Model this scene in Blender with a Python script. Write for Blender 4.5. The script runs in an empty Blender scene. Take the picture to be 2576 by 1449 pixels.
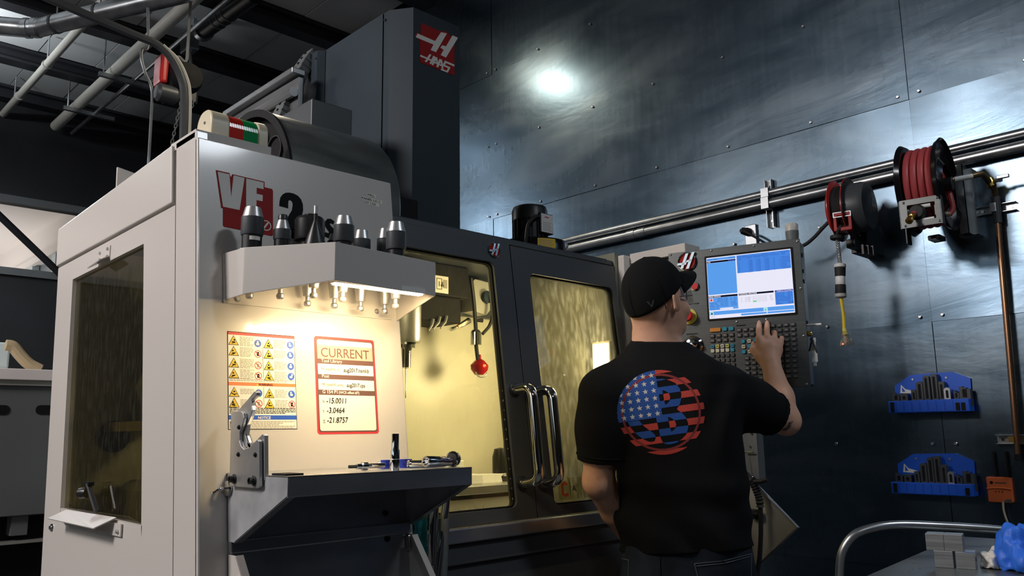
import bpy, bmesh, math, random
import numpy as np
from mathutils import Vector, Matrix, noise
random.seed(7)
sc = bpy.context.scene
COL = sc.collection

# ------------------------------------------------------------------ camera
FPX, YAW, PIT, ROL = 2062.4, .76722, .173946, -.0140005
CAM = np.array([0., 0., 1.22])
def _axes():
    cy, sy = math.cos(YAW), math.sin(YAW)
    f = np.array([sy*math.cos(PIT), cy*math.cos(PIT), math.sin(PIT)])
    r = np.array([cy, -sy, 0.]); u = np.cross(r, f)
    c, s = math.cos(ROL), math.sin(ROL)
    return c*r+s*u, -s*r+c*u, f
AR, AU, AW = _axes()
cd = bpy.data.cameras.new('camera'); cam = bpy.data.objects.new('camera', cd); COL.objects.link(cam)
cd.sensor_width = 36; cd.lens = FPX/2576*36; cd.clip_start = .05; cd.clip_end = 100
cam.matrix_world = Matrix(((AR[0], AU[0], -AW[0], CAM[0]), (AR[1], AU[1], -AW[1], CAM[1]), (AR[2], AU[2], -AW[2], CAM[2]), (0, 0, 0, 1)))
sc.camera = cam

# ------------------------------------------------------------------ world, big lights, exposure
wd = bpy.data.worlds.new('world'); sc.world = wd; wd.use_nodes = True
wd.node_tree.nodes['Background'].inputs[0].default_value = (.55, .72, 1, 1)
wd.node_tree.nodes['Background'].inputs[1].default_value = .02
sc.view_settings.view_transform = 'Standard'; sc.view_settings.look = 'None'
sc.view_settings.exposure = 0.0; sc.view_settings.gamma = 1.0; sc.view_settings.use_curve_mapping = False
# ceiling lamps of the hall, the last two added as fill: (x, y, z, radius, watts, colour)
HALL_LAMPS = [(-2.6, 2.9, 4.05, .6, 222, (1, .92, .89), -42, 0),
              (-4.6, 6.8, 4.2, .6, 90, (1, .95, .92), -42, 0),
              (2.72, 5.0, 4.55, .13, 18, (1, .88, .66), 0, 0),
              (2.6, -1.6, 4.55, .3, 56, (.86, .93, 1), 0, 0),
              (-1.2, -3.4, 4.5, .35, 27, (.86, .93, 1), 0, 0),  # added behind the viewer as general fill
              (.55, 8.2, 4.05, .35, 60, (.9, .95, 1), 0, 120)]  # added out of view to light the ceiling from below
TRAY_LAMP_W, CABIN_LAMP_W, NEXT_ROOM_W = 3.9, 6.5, 110.0
PANE_GLOW = 1.0

# ------------------------------------------------------------------ pixel rays -> points on real planes
def ray(x, y): return AR*(x-1288)/FPX-AU*(y-724.5)/FPX+AW
def PX(x, y, v): d = ray(x, y); return Vector(CAM+d*(v-CAM[0])/d[0])
def PY(x, y, v): d = ray(x, y); return Vector(CAM+d*(v-CAM[1])/d[1])
def PZ(x, y, v): d = ray(x, y); return Vector(CAM+d*(v-CAM[2])/d[2])
def PD(x, y, t): return Vector(CAM+ray(x, y)*t)
def PN(x, y, A, n):
    d = ray(x, y); n = np.array(n); return Vector(CAM+d*((np.array(A)-CAM)@n)/(d@n))
K = .125; Y0 = 1.731                       # leaning front of the machine: Y = Y0 + K z
def PF(x, y, off=0.): return PN(x, y, (0, Y0-off, 0), (0, 1, -K))
def YF(z): return Y0+K*z

# ------------------------------------------------------------------ materials
def mat(name, col, rough=.5, metal=0., nz=0., nscale=8., bump=0., bscale=60., emit=None, estr=0., spec=.5, stretch=None, coat=0., trans=0., ior=1.45, sheen=0.):
    m = bpy.data.materials.new(name); m.use_nodes = True
    nt = m.node_tree; b = nt.nodes['Principled BSDF']
    b.inputs['Base Color'].default_value = (*col, 1); b.inputs['Roughness'].default_value = rough
    b.inputs['Metallic'].default_value = metal; b.inputs['Specular IOR Level'].default_value = spec
    b.inputs['Coat Weight'].default_value = coat; b.inputs['Coat Roughness'].default_value = .09; b.inputs['Transmission Weight'].default_value = trans; b.inputs['IOR'].default_value = ior
    if sheen: b.inputs['Sheen Weight'].default_value = sheen
    if emit: b.inputs['Emission Color'].default_value = (*emit, 1); b.inputs['Emission Strength'].default_value = estr
    if nz or bump:
        tc = nt.nodes.new('ShaderNodeTexCoord'); mp = nt.nodes.new('ShaderNodeMapping')
        nt.links.new(tc.outputs['Object'], mp.inputs[0])
        if stretch: mp.inputs['Scale'].default_value = stretch
    if nz:
        n = nt.nodes.new('ShaderNodeTexNoise'); n.inputs['Scale'].default_value = nscale; n.inputs['Detail'].default_value = 5
        nt.links.new(mp.outputs[0], n.inputs['Vector'])
        r = nt.nodes.new('ShaderNodeValToRGB')
        r.color_ramp.elements[0].position = .3; r.color_ramp.elements[1].position = .7
        r.color_ramp.elements[0].color = (*[c*(1-nz) for c in col], 1); r.color_ramp.elements[1].color = (*[min(1, c*(1+nz)) for c in col], 1)
        nt.links.new(n.outputs[0], r.inputs[0]); nt.links.new(r.outputs[0], b.inputs['Base Color'])
        mr = nt.nodes.new('ShaderNodeMapRange'); mr.inputs['To Min'].default_value = max(.02, rough*(1-nz*.6)); mr.inputs['To Max'].default_value = min(1, rough*(1+nz*.6))
        nt.links.new(n.outputs[0], mr.inputs[0]); nt.links.new(mr.outputs[0], b.inputs['Roughness'])
    if bump:
        n2 = nt.nodes.new('ShaderNodeTexNoise'); n2.inputs['Scale'].default_value = bscale; n2.inputs['Detail'].default_value = 3
        nt.links.new(mp.outputs[0], n2.inputs['Vector'])
        bp = nt.nodes.new('ShaderNodeBump'); bp.inputs['Strength'].default_value = bump; bp.inputs['Distance'].default_value = .01
        nt.links.new(n2.outputs[0], bp.inputs['Height']); nt.links.new(bp.outputs[0], b.inputs['Normal'])
    return m
def glass(name, tint, rough=.03, dirt=0., refl=1.0):
    m = bpy.data.materials.new(name); m.use_nodes = True; nt = m.node_tree; nt.nodes.clear()
    out = nt.nodes.new('ShaderNodeOutputMaterial'); tr = nt.nodes.new('ShaderNodeBsdfTransparent'); gl = nt.nodes.new('ShaderNodeBsdfGlossy')
    tr.inputs[0].default_value = (*tint, 1); gl.inputs['Roughness'].default_value = rough; gl.inputs[0].default_value = (refl, refl, refl, 1)
    fr = nt.nodes.new('ShaderNodeFresnel'); fr.inputs[0].default_value = 1.5; ge = nt.nodes.new('ShaderNodeNewGeometry'); iv = nt.nodes.new('ShaderNodeMath'); iv.operation = 'SUBTRACT'; iv.inputs[0].default_value = 1; nt.links.new(ge.outputs['Backfacing'], iv.inputs[1]); ml = nt.nodes.new('ShaderNodeMath'); ml.operation = 'MULTIPLY'; nt.links.new(fr.outputs[0], ml.inputs[0]); nt.links.new(iv.outputs[0], ml.inputs[1])
    mx = nt.nodes.new('ShaderNodeMixShader'); nt.links.new(ml.outputs[0], mx.inputs[0]); nt.links.new(tr.outputs[0], mx.inputs[1]); nt.links.new(gl.outputs[0], mx.inputs[2])
    last = mx
    if dirt:
        tc = nt.nodes.new('ShaderNodeTexCoord'); mp = nt.nodes.new('ShaderNodeMapping'); mp.inputs['Scale'].default_value = (46, 46, 13)
        nt.links.new(tc.outputs['Object'], mp.inputs[0])
        n = nt.nodes.new('ShaderNodeTexNoise'); n.inputs['Scale'].default_value = 1.6; n.inputs['Detail'].default_value = 7; nt.links.new(mp.outputs[0], n.inputs['Vector'])
        rp = nt.nodes.new('ShaderNodeMapRange'); rp.inputs['From Min'].default_value = .47; rp.inputs['From Max'].default_value = .68; rp.inputs['To Min'].default_value = dirt*.12; rp.inputs['To Max'].default_value = dirt
        nt.links.new(n.outputs[0], rp.inputs[0])
        df = nt.nodes.new('ShaderNodeBsdfDiffuse'); df.inputs[0].default_value = (.75, .74, .66, 1)
        tl = nt.nodes.new('ShaderNodeBsdfTranslucent'); tl.inputs[0].default_value = (.75, .72, .6, 1)
        ad = nt.nodes.new('ShaderNodeMixShader'); ad.inputs[0].default_value = .5
        nt.links.new(df.outputs[0], ad.inputs[1]); nt.links.new(tl.outputs[0], ad.inputs[2])
        m2 = nt.nodes.new('ShaderNodeMixShader'); nt.links.new(rp.outputs[0], m2.inputs[0]); nt.links.new(mx.outputs[0], m2.inputs[1]); nt.links.new(ad.outputs[0], m2.inputs[2]); last = m2
    nt.links.new(last.outputs[0], out.inputs[0]); return m
def steel_wall_mat():
    m = bpy.data.materials.new('hot rolled steel sheet'); m.use_nodes = True; nt = m.node_tree; b = nt.nodes['Principled BSDF']
    b.inputs['Metallic'].default_value = .97; b.inputs['Specular IOR Level'].default_value = .5
    tc = nt.nodes.new('ShaderNodeTexCoord'); mp = nt.nodes.new('ShaderNodeMapping'); mp.inputs['Scale'].default_value = (1, .55, 1.5)
    nt.links.new(tc.outputs['Object'], mp.inputs[0])
    n = nt.nodes.new('ShaderNodeTexNoise'); n.inputs['Scale'].default_value = 2.2; n.inputs['Detail'].default_value = 6; n.inputs['Roughness'].default_value = .55; n.inputs['Distortion'].default_value = .6
    nt.links.new(mp.outputs[0], n.inputs['Vector'])
    r = nt.nodes.new('ShaderNodeValToRGB'); e = r.color_ramp.elements
    e[0].position = .3; e[0].color = (.095, .145, .195, 1); e[1].position = .72; e[1].color = (.18, .23, .275, 1)
    x = e.new(.52); x.color = (.13, .182, .232, 1)
    nt.links.new(n.outputs[0], r.inputs[0]); nt.links.new(r.outputs[0], b.inputs['Base Color'])
    mp2 = nt.nodes.new('ShaderNodeMapping'); mp2.inputs['Scale'].default_value = (1, 14, 1.1); nt.links.new(tc.outputs['Object'], mp2.inputs[0])
    n2 = nt.nodes.new('ShaderNodeTexNoise'); n2.inputs['Scale'].default_value = 2.5; n2.inputs['Detail'].default_value = 8; nt.links.new(mp2.outputs[0], n2.inputs['Vector'])
    mx = nt.nodes.new('ShaderNodeMath'); mx.operation = 'MULTIPLY_ADD'; mx.inputs[1].default_value = .055; nt.links.new(n2.outputs[0], mx.inputs[0])
    mr = nt.nodes.new('ShaderNodeMapRange'); mr.inputs['To Min'].default_value = .17; mr.inputs['To Max'].default_value = .32; nt.links.new(n.outputs[0], mr.inputs[0]); nt.links.new(mr.outputs[0], mx.inputs[2])
    nt.links.new(mx.outputs[0], b.inputs['Roughness'])
    bp = nt.nodes.new('ShaderNodeBump'); bp.inputs['Strength'].default_value = .1; bp.inputs['Distance'].default_value = .02
    nt.links.new(n.outputs[0], bp.inputs['Height']); nt.links.new(bp.outputs[0], b.inputs['Normal'])
    return m
def emis(name, col, s=1.):
    m = bpy.data.materials.new(name); m.use_nodes = True; nt = m.node_tree; nt.nodes.clear()
    o = nt.nodes.new('ShaderNodeOutputMaterial'); e = nt.nodes.new('ShaderNodeEmission'); e.inputs[0].default_value = (*col, 1); e.inputs[1].default_value = s
    nt.links.new(e.outputs[0], o.inputs[0]); return m
M = dict(
 wall=steel_wall_mat(), wallback=mat('black painted wall', (.012, .014, .017), .6, nz=.2, nscale=2),
 floor=mat('concrete floor', (.06, .06, .06), .5, nz=.3, nscale=3), ceil=mat('ceiling panel', (.34, .35, .35), .8, nz=.12, nscale=1.5),
 beam=mat('black beam paint', (.012, .013, .016), .5), cream=mat('machine off white paint', (.60, .565, .53), .3, bump=.02, bscale=420, coat=.3),
 creamin=mat('cabin enamel', (.62, .59, .47), .35, nz=.06, nscale=5), dark=mat('machine charcoal paint', (.05, .055, .061), .42, bump=.04, bscale=420),
 dark2=mat('column blue grey paint', (.024, .036, .047), .5, nz=.12, nscale=3, spec=.25, bump=.03, bscale=300), black=mat('black plastic', (.012, .012, .013), .38), blackm=mat('matt black', (.008, .008, .009), .65, spec=.2),
 gloss=mat('gloss black enamel', (.006, .006, .007), .14), chrome=mat('chrome', (.72, .72, .72), .07, 1), stainb=mat('smudged stainless', (.5, .51, .53), .46, .5, nz=.22, nscale=11), stain=mat('brushed stainless', (.5, .51, .54), .3, .92, nz=.18, nscale=4, stretch=(1, 1, 3)),
 stain2=mat('pendant brushed steel', (.085, .09, .09), .36, .8, nz=.1, nscale=3, stretch=(1, 1, 60)), steel=mat('machined steel', (.5, .5, .5), .36, .8, nz=.08, nscale=20), alu=mat('sawn aluminium', (.36, .37, .38), .42, .85, nz=.22, nscale=5, stretch=(1, 1, 26)),
 galv=mat('galvanised steel', (.5, .52, .54), .3, .95, nz=.2, nscale=9), silver=mat('silver sheet metal', (.34, .35, .36), .32, .85, nz=.12, nscale=3),
 red=mat('logo red', (.34, .016, .016), .5, spec=.12), redp=mat('red plastic', (.55, .03, .03), .25), reel=mat('red enamel', (.42, .03, .028), .25), hose=mat('red rubber hose', (.37, .055, .06), .4),
 white=mat('white print', (.78, .75, .7), .5), wplas=mat('white plastic', (.75, .75, .73), .4), cream2=mat('beacon cream plastic', (.62, .55, .4), .35), greylt=mat('light grey plastic', (.42, .41, .38), .4),
 yellow=mat('yellow plastic', (.72, .52, .03), .35), dullyel=mat('dull yellow', (.6, .5, .08), .4), orange=mat('orange plastic', (.72, .15, .045), .38), blue=mat('blue plastic', (.01, .1, .62), .38), bluek=mat('dark blue knob', (.012, .03, .3), .3),
 teal=mat('teal hose', (.02, .22, .24), .45), brass=mat('brass', (.62, .43, .12), .3, 1), copper=mat('copper pipe', (.7, .36, .2), .26, 1), rubber=mat('black rubber', (.013, .013, .014), .6),
 greyp=mat('grey machine panel', (.11, .12, .125), .5, bump=.03, bscale=300), pinkw=mat('white rail', (.75, .7, .68), .4), pvc=mat('off white pipe', (.42, .41, .37), .5), tan=mat('tan hose', (.42, .33, .2), .5),
 glassc=glass('cabin window', (.9, .88, .74), .03, .012), glassd=glass('dirty cabin window', (.84, .82, .68), .05, .26), glasss=glass('smoked side window', (.52, .5, .36), .04, .03), clear=glass('clear plastic', (.9, .92, .93), .05), cloudy=glass('cloudy plastic', (.8, .8, .78), .1, .45),
 skin=mat('skin', (.64, .36, .25), .5, nz=.07, nscale=30, spec=.35), cloth=mat('black cotton', (.009, .0095, .0105), .9, bump=.25, bscale=900, sheen=.0, spec=.15), cap=mat('black cap cloth', (.006, .0062, .0068), .85, bump=.2, bscale=800, spec=.2), jeans=mat('dark denim', (.016, .022, .032), .85, nz=.35, nscale=14, bump=.25, bscale=700, spec=.15),
 stitch=mat('denim stitch', (.08, .1, .12), .8), ink=mat('black ink', (.008, .008, .008), .6, spec=.1), brown=mat('sign brown', (.14, .07, .06), .5), pinkb=mat('sign pink band', (.62, .36, .3), .5), signred=mat('sign red', (.62, .045, .05), .5), paper=mat('sign white', (.82, .79, .7), .35),
 greytxt=mat('grey text', (.36, .33, .28), .6), sorange=mat('sign orange', (.78, .2, .06), .5), sblue=mat('sign blue', (.02, .1, .52), .5), syel=mat('sign yellow', (.75, .5, .03), .5),
 tred=mat('shirt print red', (.5, .055, .04), .8), tblue=mat('shirt print blue', (.015, .075, .32), .8), tstar=mat('shirt print star', (.6, .58, .52), .8), tdred=mat('shirt print dark red', (.23, .03, .03), .8),
 tat=mat('tattoo ink', (.12, .1, .11), .6), lred=mat('red lamp lens', (.3, .012, .01), .15, emit=(1, .05, .02), estr=.04), lgreen=mat('green lamp lens', (.004, .16, .045), .15, emit=(0, 1, .3), estr=.02),
 glove=mat('blue nitrile glove', (.03, .16, .75), .5), rag=mat('white paper towel', (.75, .72, .66), .85), white2=mat('bright room wall', (.82, .78, .74), .8), winblue=mat('pale window frame', (.55, .66, .68), .5), wglass=mat('far window glass', (.25, .28, .3), .25),
 key=mat('grey key', (.06, .062, .064), .3), keyo=mat('orange key', (.55, .2, .02), .35), keyb=mat('blue key', (.015, .22, .32), .35), keyc=mat('cream key', (.5, .48, .38), .4), keyy=mat('yellow key', (.5, .45, .12), .4),
 led=emis('work lamp glow', (1, .83, .55), 30.), led2=emis('cabin lamp glow', (1, .88, .6), 9.), sc_blue=emis('screen blue', (.08, .3, .95), .8), sc_blue2=emis('screen light blue', (.12, .4, .98), .85), sc_dk=emis('screen navy', (.03, .1, .55), .7), sc_wh=emis('screen white', (.86, .85, 1), .95), sc_bk=emis('screen black', (.004, .008, .03), .6), sc_gn=emis('screen green', (.1, .85, .15), .9), sc_rd=emis('screen red', (.9, .05, .05), .9), sc_cy=emis('screen cyan', (.45, .85, .9), .9), sc_gy=emis('screen grey', (.45, .45, .55), .8), glowred=emis('red led', (1, .08, .03), 6.))

# ------------------------------------------------------------------ mesh helpers
class MB:
    def __init__(s): s.v = []; s.f = []
    def add(s, V, F, T=None):
        n = len(s.v)
        s.v += [tuple(T @ Vector(p)) if T else tuple(p) for p in V]; s.f += [tuple(i+n for i in f) for f in F]; return s
    def box(s, a, b, T=None):
        x0, y0, z0 = a; x1, y1, z1 = b
        return s.add([(x0, y0, z0), (x1, y0, z0), (x1, y1, z0), (x0, y1, z0), (x0, y0, z1), (x1, y0, z1), (x1, y1, z1), (x0, y1, z1)],
                     [(0, 3, 2, 1), (4, 5, 6, 7), (0, 1, 5, 4), (1, 2, 6, 5), (2, 3, 7, 6), (3, 0, 4, 7)], T)
    def prism(s, poly, d, T=None):
        """poly: 3d points of one face, d: extrusion vector"""
        n = len(poly); P = [Vector(p) for p in poly]; d = Vector(d)
        return s.add([tuple(p) for p in P]+[tuple(p+d) for p in P], [tuple(range(n))[::-1], tuple(range(n, 2*n))]+[(i, (i+1) % n, n+(i+1) % n, n+i) for i in range(n)], T)
    def tube(s, pts, r, n=12, caps=True, T=None):
        P = [Vector(p) for p in pts]; rr = r if hasattr(r, '__len__') else [r]*len(P)
        V = []; F = []; t0 = (P[1]-P[0]).normalized(); up = Vector((0, 0, 1)) if abs(t0.z) < .9 else Vector((1, 0, 0)); a = t0.cross(up).normalized()
        for i, p in enumerate(P):
            t = (P[min(i+1, len(P)-1)]-P[max(i-1, 0)]).normalized(); a = (a-t*a.dot(t)).normalized(); b = t.cross(a)
            for k in range(n):
                w = 2*math.pi*k/n; V.append(tuple(p+(a*math.cos(w)+b*math.sin(w))*rr[i]))
        for i in range(len(P)-1):
            for k in range(n): F.append((i*n+k, i*n+(k+1) % n, (i+1)*n+(k+1) % n, (i+1)*n+k))
        if caps: F += [tuple(range(n))[::-1], tuple(range((len(P)-1)*n, len(P)*n))]
        return s.add(V, F, T)
    def lathe(s, prof, o=(0, 0, 0), ax=(0, 0, 1), n=24, T=None):
        """prof: (radius, height) list"""
        ax = Vector(ax).normalized(); up = Vector((0, 0, 1)) if abs(ax.z) < .9 else Vector((1, 0, 0)); a = ax.cross(up).normalized(); b = ax.cross(a); o = Vector(o); V = []; F = []
        for r, h in prof:
            for k in range(n):
                w = 2*math.pi*k/n; V.append(tuple(o+ax*h+(a*math.cos(w)+b*math.sin(w))*max(r, 1e-5)))
        m = len(prof)
        for i in range(m-1):
            for k in range(n): F.append((i*n+k, (i+1)*n+k, (i+1)*n+(k+1) % n, i*n+(k+1) % n))
        if abs(prof[0][0]-prof[-1][0])+abs(prof[0][1]-prof[-1][1]) < 1e-6: return s.add(V, F, T)
        if prof[0][0] > 1e-4: F.append(tuple(range(n)))
        if prof[-1][0] > 1e-4: F.append(tuple(range((m-1)*n, m*n))[::-1])
        return s.add(V, F, T)
    def grid(s, fn, nu, nv, thick=0., T=None):
        V = [tuple(fn(i/nu, j/nv)) for j in range(nv+1) for i in range(nu+1)]
        F = [(j*(nu+1)+i, j*(nu+1)+i+1, (j+1)*(nu+1)+i+1, (j+1)*(nu+1)+i) for j in range(nv) for i in range(nu)]
        return s.add(V, F, T)
W_INV = {}
def wmat(p): return Matrix.Translation(p.location) if p.type == 'EMPTY' else Matrix()
def link(name, me, m, parent=None, smooth=False, bevel=0., solid=0., ang=.6):
    o = bpy.data.objects.new(name, me); COL.objects.link(o)
    if m is not None: me.materials.append(M[m] if isinstance(m, str) else m)
    if parent is not None: o.parent = parent; o.matrix_parent_inverse = wmat(parent).inverted()
    if smooth:
        me.polygons.foreach_set('use_smooth', [True]*len(me.polygons))
        if smooth != 'all':
            try: me.set_sharp_from_angle(angle=ang)
            except Exception: pass
    if solid: d = o.modifiers.new('thick', 'SOLIDIFY'); d.thickness = solid; d.offset = 0
    if bevel: d = o.modifiers.new('bevel', 'BEVEL'); d.width = bevel; d.segments = 2; d.limit_method = 'ANGLE'
    return o
def build(mb, name, m, parent=None, smooth=False, bevel=0., solid=0., label=None, fixn=False, ang=.6):
    me = bpy.data.meshes.new(name); me.from_pydata(mb.v, [], mb.f); me.update()
    if fixn:
        bm = bmesh.new(); bm.from_mesh(me); bmesh.ops.recalc_face_normals(bm, faces=bm.faces); bm.to_mesh(me); bm.free()
    o = link(name, me, m, parent, smooth, bevel, solid, ang)
    if label: o['label'] = label
    return o
def tag(o, label, cat, group=None, kind=None):
    o['label'] = label; o['category'] = cat
    if group: o['group'] = group
    if kind: o['kind'] = kind
    return o
def thing(name, label, cat, loc=(0, 0, 0), group=None):
    o = bpy.data.objects.new(name, None); COL.objects.link(o); o.location = loc; o.empty_display_size = .05
    return tag(o, label, cat, group)
def struct(o): o['kind'] = 'structure'; return o
def copy_tree(o, parent=None):
    c = o.copy(); COL.objects.link(c); c.parent = parent
    for ch in list(o.children): copy_tree(ch, c)
    return c
def frame(o, ex, ey): # matrix with columns ex, ey, ex x ey
    ex = Vector(ex).normalized(); ey = Vector(ey); ez = ex.cross(ey).normalized(); ey = ez.cross(ex)
    return Matrix(((ex[0], ey[0], ez[0], o[0]), (ex[1], ey[1], ez[1], o[1]), (ex[2], ey[2], ez[2], o[2]), (0, 0, 0, 1)))
def flat(poly, T, d0, d1): # 2d polygon in a frame, from depth d0 to d1
    return MB().prism([(x, y, d0) for x, y in poly], (0, 0, d1-d0), T)
def rect(x0, y0, x1, y1): return [(x0, y0), (x1, y0), (x1, y1), (x0, y1)]
def rrect(x0, y0, x1, y1, r, n=5):
    out = []
    for cx, cy, a in ((x1-r, y1-r, 0), (x0+r, y1-r, 1), (x0+r, y0+r, 2), (x1-r, y0+r, 3)):
        for k in range(n+1):
            w = math.pi/2*(a+k/n); out.append((cx+r*math.cos(w), cy+r*math.sin(w)))
    return out
def disc2(cx, cy, r, n=24, ry=None): return [(cx+r*math.cos(2*math.pi*k/n), cy+(ry or r)*math.sin(2*math.pi*k/n)) for k in range(n)]
def text(s, size, T, m, parent, name='lettering', x=0., y=0., d=.0006, ext=.0003, bold=0., shear=0., align='LEFT', sx=1., rot=0.):
    c = bpy.data.curves.new('t', 'FONT'); c.body = s; c.size = size; c.extrude = ext; c.offset = bold; c.shear = shear; c.align_x = align; c.resolution_u = 3; c.space_character = 1.0
    o = bpy.data.objects.new('t', c); COL.objects.link(o)
    me = bpy.data.meshes.new_from_object(o.evaluated_get(bpy.context.evaluated_depsgraph_get()))
    bpy.data.objects.remove(o); bpy.data.curves.remove(c)
    me.transform(T @ Matrix.Translation((x, y, d)) @ Matrix.Rotation(rot, 4, 'Z') @ Matrix.Diagonal((sx, 1, 1, 1))); me.materials.clear()
    return link(name, me, m, parent)
def bez(p0, p1, p2, p3, n=16):
    p0, p1, p2, p3 = map(Vector, (p0, p1, p2, p3))
    return [p0*(1-t)**3+p1*3*t*(1-t)**2+p2*3*t*t*(1-t)+p3*t**3 for t in [i/n for i in range(n+1)]]
def spline(P, n=8):
    P = [Vector(p) for p in P]; Q = [P[0]*2-P[1]]+P+[P[-1]*2-P[-2]]; out = []
    for i in range(1, len(Q)-2):
        a, b, c, d = Q[i-1:i+3]
        for k in range(n):
            t = k/n; out.append(.5*((2*b)+(c-a)*t+(2*a-5*b+4*c-d)*t*t+(3*b-a-3*c+d)*t**3))
    return out+[P[-1]]
def round_path(P, r, n=6): # straight runs with rounded corners
    P = [Vector(p) for p in P]; out = [P[0]]
    for i in range(1, len(P)-1):
        a = (P[i-1]-P[i]).normalized(); b = (P[i+1]-P[i]).normalized(); q = min(r, (P[i-1]-P[i]).length*.49, (P[i+1]-P[i]).length*.49)
        s, e = P[i]+a*q, P[i]+b*q
        out += [s*(1-t)**2+P[i]*2*t*(1-t)+e*t*t for t in [k/n for k in range(n+1)]]
    return out+[P[-1]]
# ================================================================== THE SETTING
WX = 4.1
f = build(MB().box((-8, -6, -.1), (4.3, 20, 0)), 'floor', 'floor'); struct(f)
wr = build(MB().box((WX+.012, -6, 0), (WX+.2, 10.2, 5.1)), 'wall_right', 'beam'); struct(wr)
ys = [-4.71, -1.66, 1.393, 4.44, 7.49, 10.0]; zs = [0., .57, 1.706, 2.815, 3.98, 5.02]
def screw_head(c, n, r=.0065, h=.004):
    return MB().lathe([(r, 0), (r, h*.5), (r*.7, h), (0, h)], c, n, 10)
for i in range(5):
    for j in range(5):
        if i == 0 and j != 9 and False: continue
        y0, y1, z0, z1 = ys[i]+.0006, ys[i+1]-.0006, zs[j]+.0006, zs[j+1]-.0006
        def fn(u, v, y0=y0, y1=y1, z0=z0, z1=z1, i=i, j=j):
            y = y0+(y1-y0)*u; z = z0+(z1-z0)*v
            e = min(v, 1-v)*(z1-z0); b = .0035*noise.noise(Vector((y*1.1, z*1.6, 3.1*i+j)))
            b += .0045*math.exp(-e/.07)*(math.sin(math.pi*(y-y0)/.508)**2)*(.4+.6*noise.noise(Vector((y*2.1, j*7.7, 1)))) 
            return (WX-.004-b-(.004 if (i+j) % 2 else 0), y, z)
        pn = build(MB().grid(fn, 48, 14), 'panel', 'wall', wr, smooth='all')
    # screws
seen = set()
for zz in (1.706, 2.815, 3.98, 2.26, 3.4, 1.14):
    for yy in [ys[2]-.05-.508*k for k in range(1)]+[ys[2]+s for s in (.05, .508, 1.016, 1.525, 2.03, 2.54, 3.0)]+[4.49, 4.95, 5.46, 5.97]+[.885]:
        dz = .028 if zz in (1.706, 2.815, 3.98) else 0
        build(screw_head((WX-.012, yy, zz+dz), (-1, 0, 0), .0085, .005), 'screw', 'galv', wr, smooth=True)
# far wall with the long opening into the bright room
OX0, OX1, OZ0, OZ1 = -2.0, 2.80, 3.03, 3.765
wb = build(MB().box((-8, 10, 0), (4.3, 10.15, OZ0)).box((-8, 10, OZ1), (4.3, 10.15, 5.1)).box((-8, 10, OZ0), (OX0, 10.15, OZ1)).box((OX1, 10, OZ0), (4.3, 10.15, OZ1)), 'wall_back', 'wallback'); struct(wb)
t = build(MB().box((OX0, 9.96, OZ1-.01), (OX1+.06, 10.0, OZ1+.07)).box((OX0, 9.96, OZ0-.07), (OX1+.06, 10, OZ0+.01)).box((OX1, 9.96, OZ0), (OX1+.07, 10, OZ1)), 'trim_1', 'greyp'); struct(t)
br0, br1 = PY(-30, 515, 9.93), PY(165, 702, 9.93)
tag(build(MB().tube([br0, br1], .04, 4), 'diagonal_brace', 'beam'), 'dark diagonal steel brace crossing the bright opening in the far wall', 'brace')
# the bright room beyond
NX, NZ = 3.12, 4.22
nr = build(MB().box((-4, 10.2, NZ), (NX+.2, 20, NZ+.1)), 'ceiling_next_room', 'white2'); struct(nr)
nw = build(MB().box((NX, 10.2, 3.72), (NX+.15, 20, NZ)).box((NX, 10.2, 2.2), (NX+.15, 20, 2.6)), 'wall_next_room_right', 'white2'); struct(nw)
build(MB().box((NX-.06, 10.2, 3.70), (NX+.001, 20, 3.80)), 'window_header', 'white2', nw)
for k in range(7):
    y = 12.2+k*1.15
    build(MB().box((NX-.03, y-.09, 2.6), (NX+.06, y+.09, 3.72)), 'mullion', 'winblue', nw)
    build(MB().box((NX+.07, y+.09, 2.6), (NX+.09, y+1.06, 3.72)), 'pane', 'wglass', nw)
struct(build(MB().box((-4, 20, 0), (3.3, 20.1, 4.3)), 'wall_next_room_end', 'white2'))
struct(build(MB().box((-4.1, 10.2, 0), (-4, 20, 4.3)), 'wall_next_room_left', 'white2'))
cm = PY(100, 672, 13.4)
c0 = thing('security_camera', 'small white camera mounted by the windows of the bright room', 'camera', cm)
build(MB().lathe([(.05, 0), (.06, .02), (.06, .2), (.045, .24), (0, .25)], cm-Vector((.1, 0, .1)), (.7, -.1, .7), 12), 'housing', 'wplas', c0, smooth=True)
build(MB().tube([cm, cm+Vector((NX-cm.x, .05, .0))], .02, 8), 'bracket', 'wplas', c0)
la = bpy.data.lights.new('next room light', 'AREA'); la.energy = NEXT_ROOM_W; la.size = 3.5; la.color = (1, .95, .92)
lo = bpy.data.objects.new('next room light', la); COL.objects.link(lo); lo.location = (.6, 14.5, 2.3); lo.rotation_euler = (math.pi, 0, 0)
# left and near walls, out of view; glowing windows added in the left one for steel wall reflections
glow_pane = emis('added glowing pane', (.8, .92, 1), PANE_GLOW)
for k in range(6):
    y = -3.2+k*2.0
    w_ = struct(build(MB().box((-8.0, y, 3.2), (-7.97, y+1.9, 3.26)).box((-8.0, y, 4.74), (-7.97, y+1.9, 4.8)).box((-8, y, 3.2), (-7.97, y+.06, 4.8)).box((-8, y+1.84, 3.2), (-7.97, y+1.9, 4.8)), 'window_%d' % (k+1), 'greyp'))
    build(MB().box((-7.995, y+.06, 3.26), (-7.985, y+1.84, 4.74)), 'pane', glow_pane, w_)
struct(build(MB().box((-8.2, -6, 0), (-8, 10, 5.1)), 'wall_left', 'wallback'))
struct(build(MB().box((-8.2, -6.2, 0), (4.3, -6, 5.1)), 'wall_near', 'wallback'))
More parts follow.
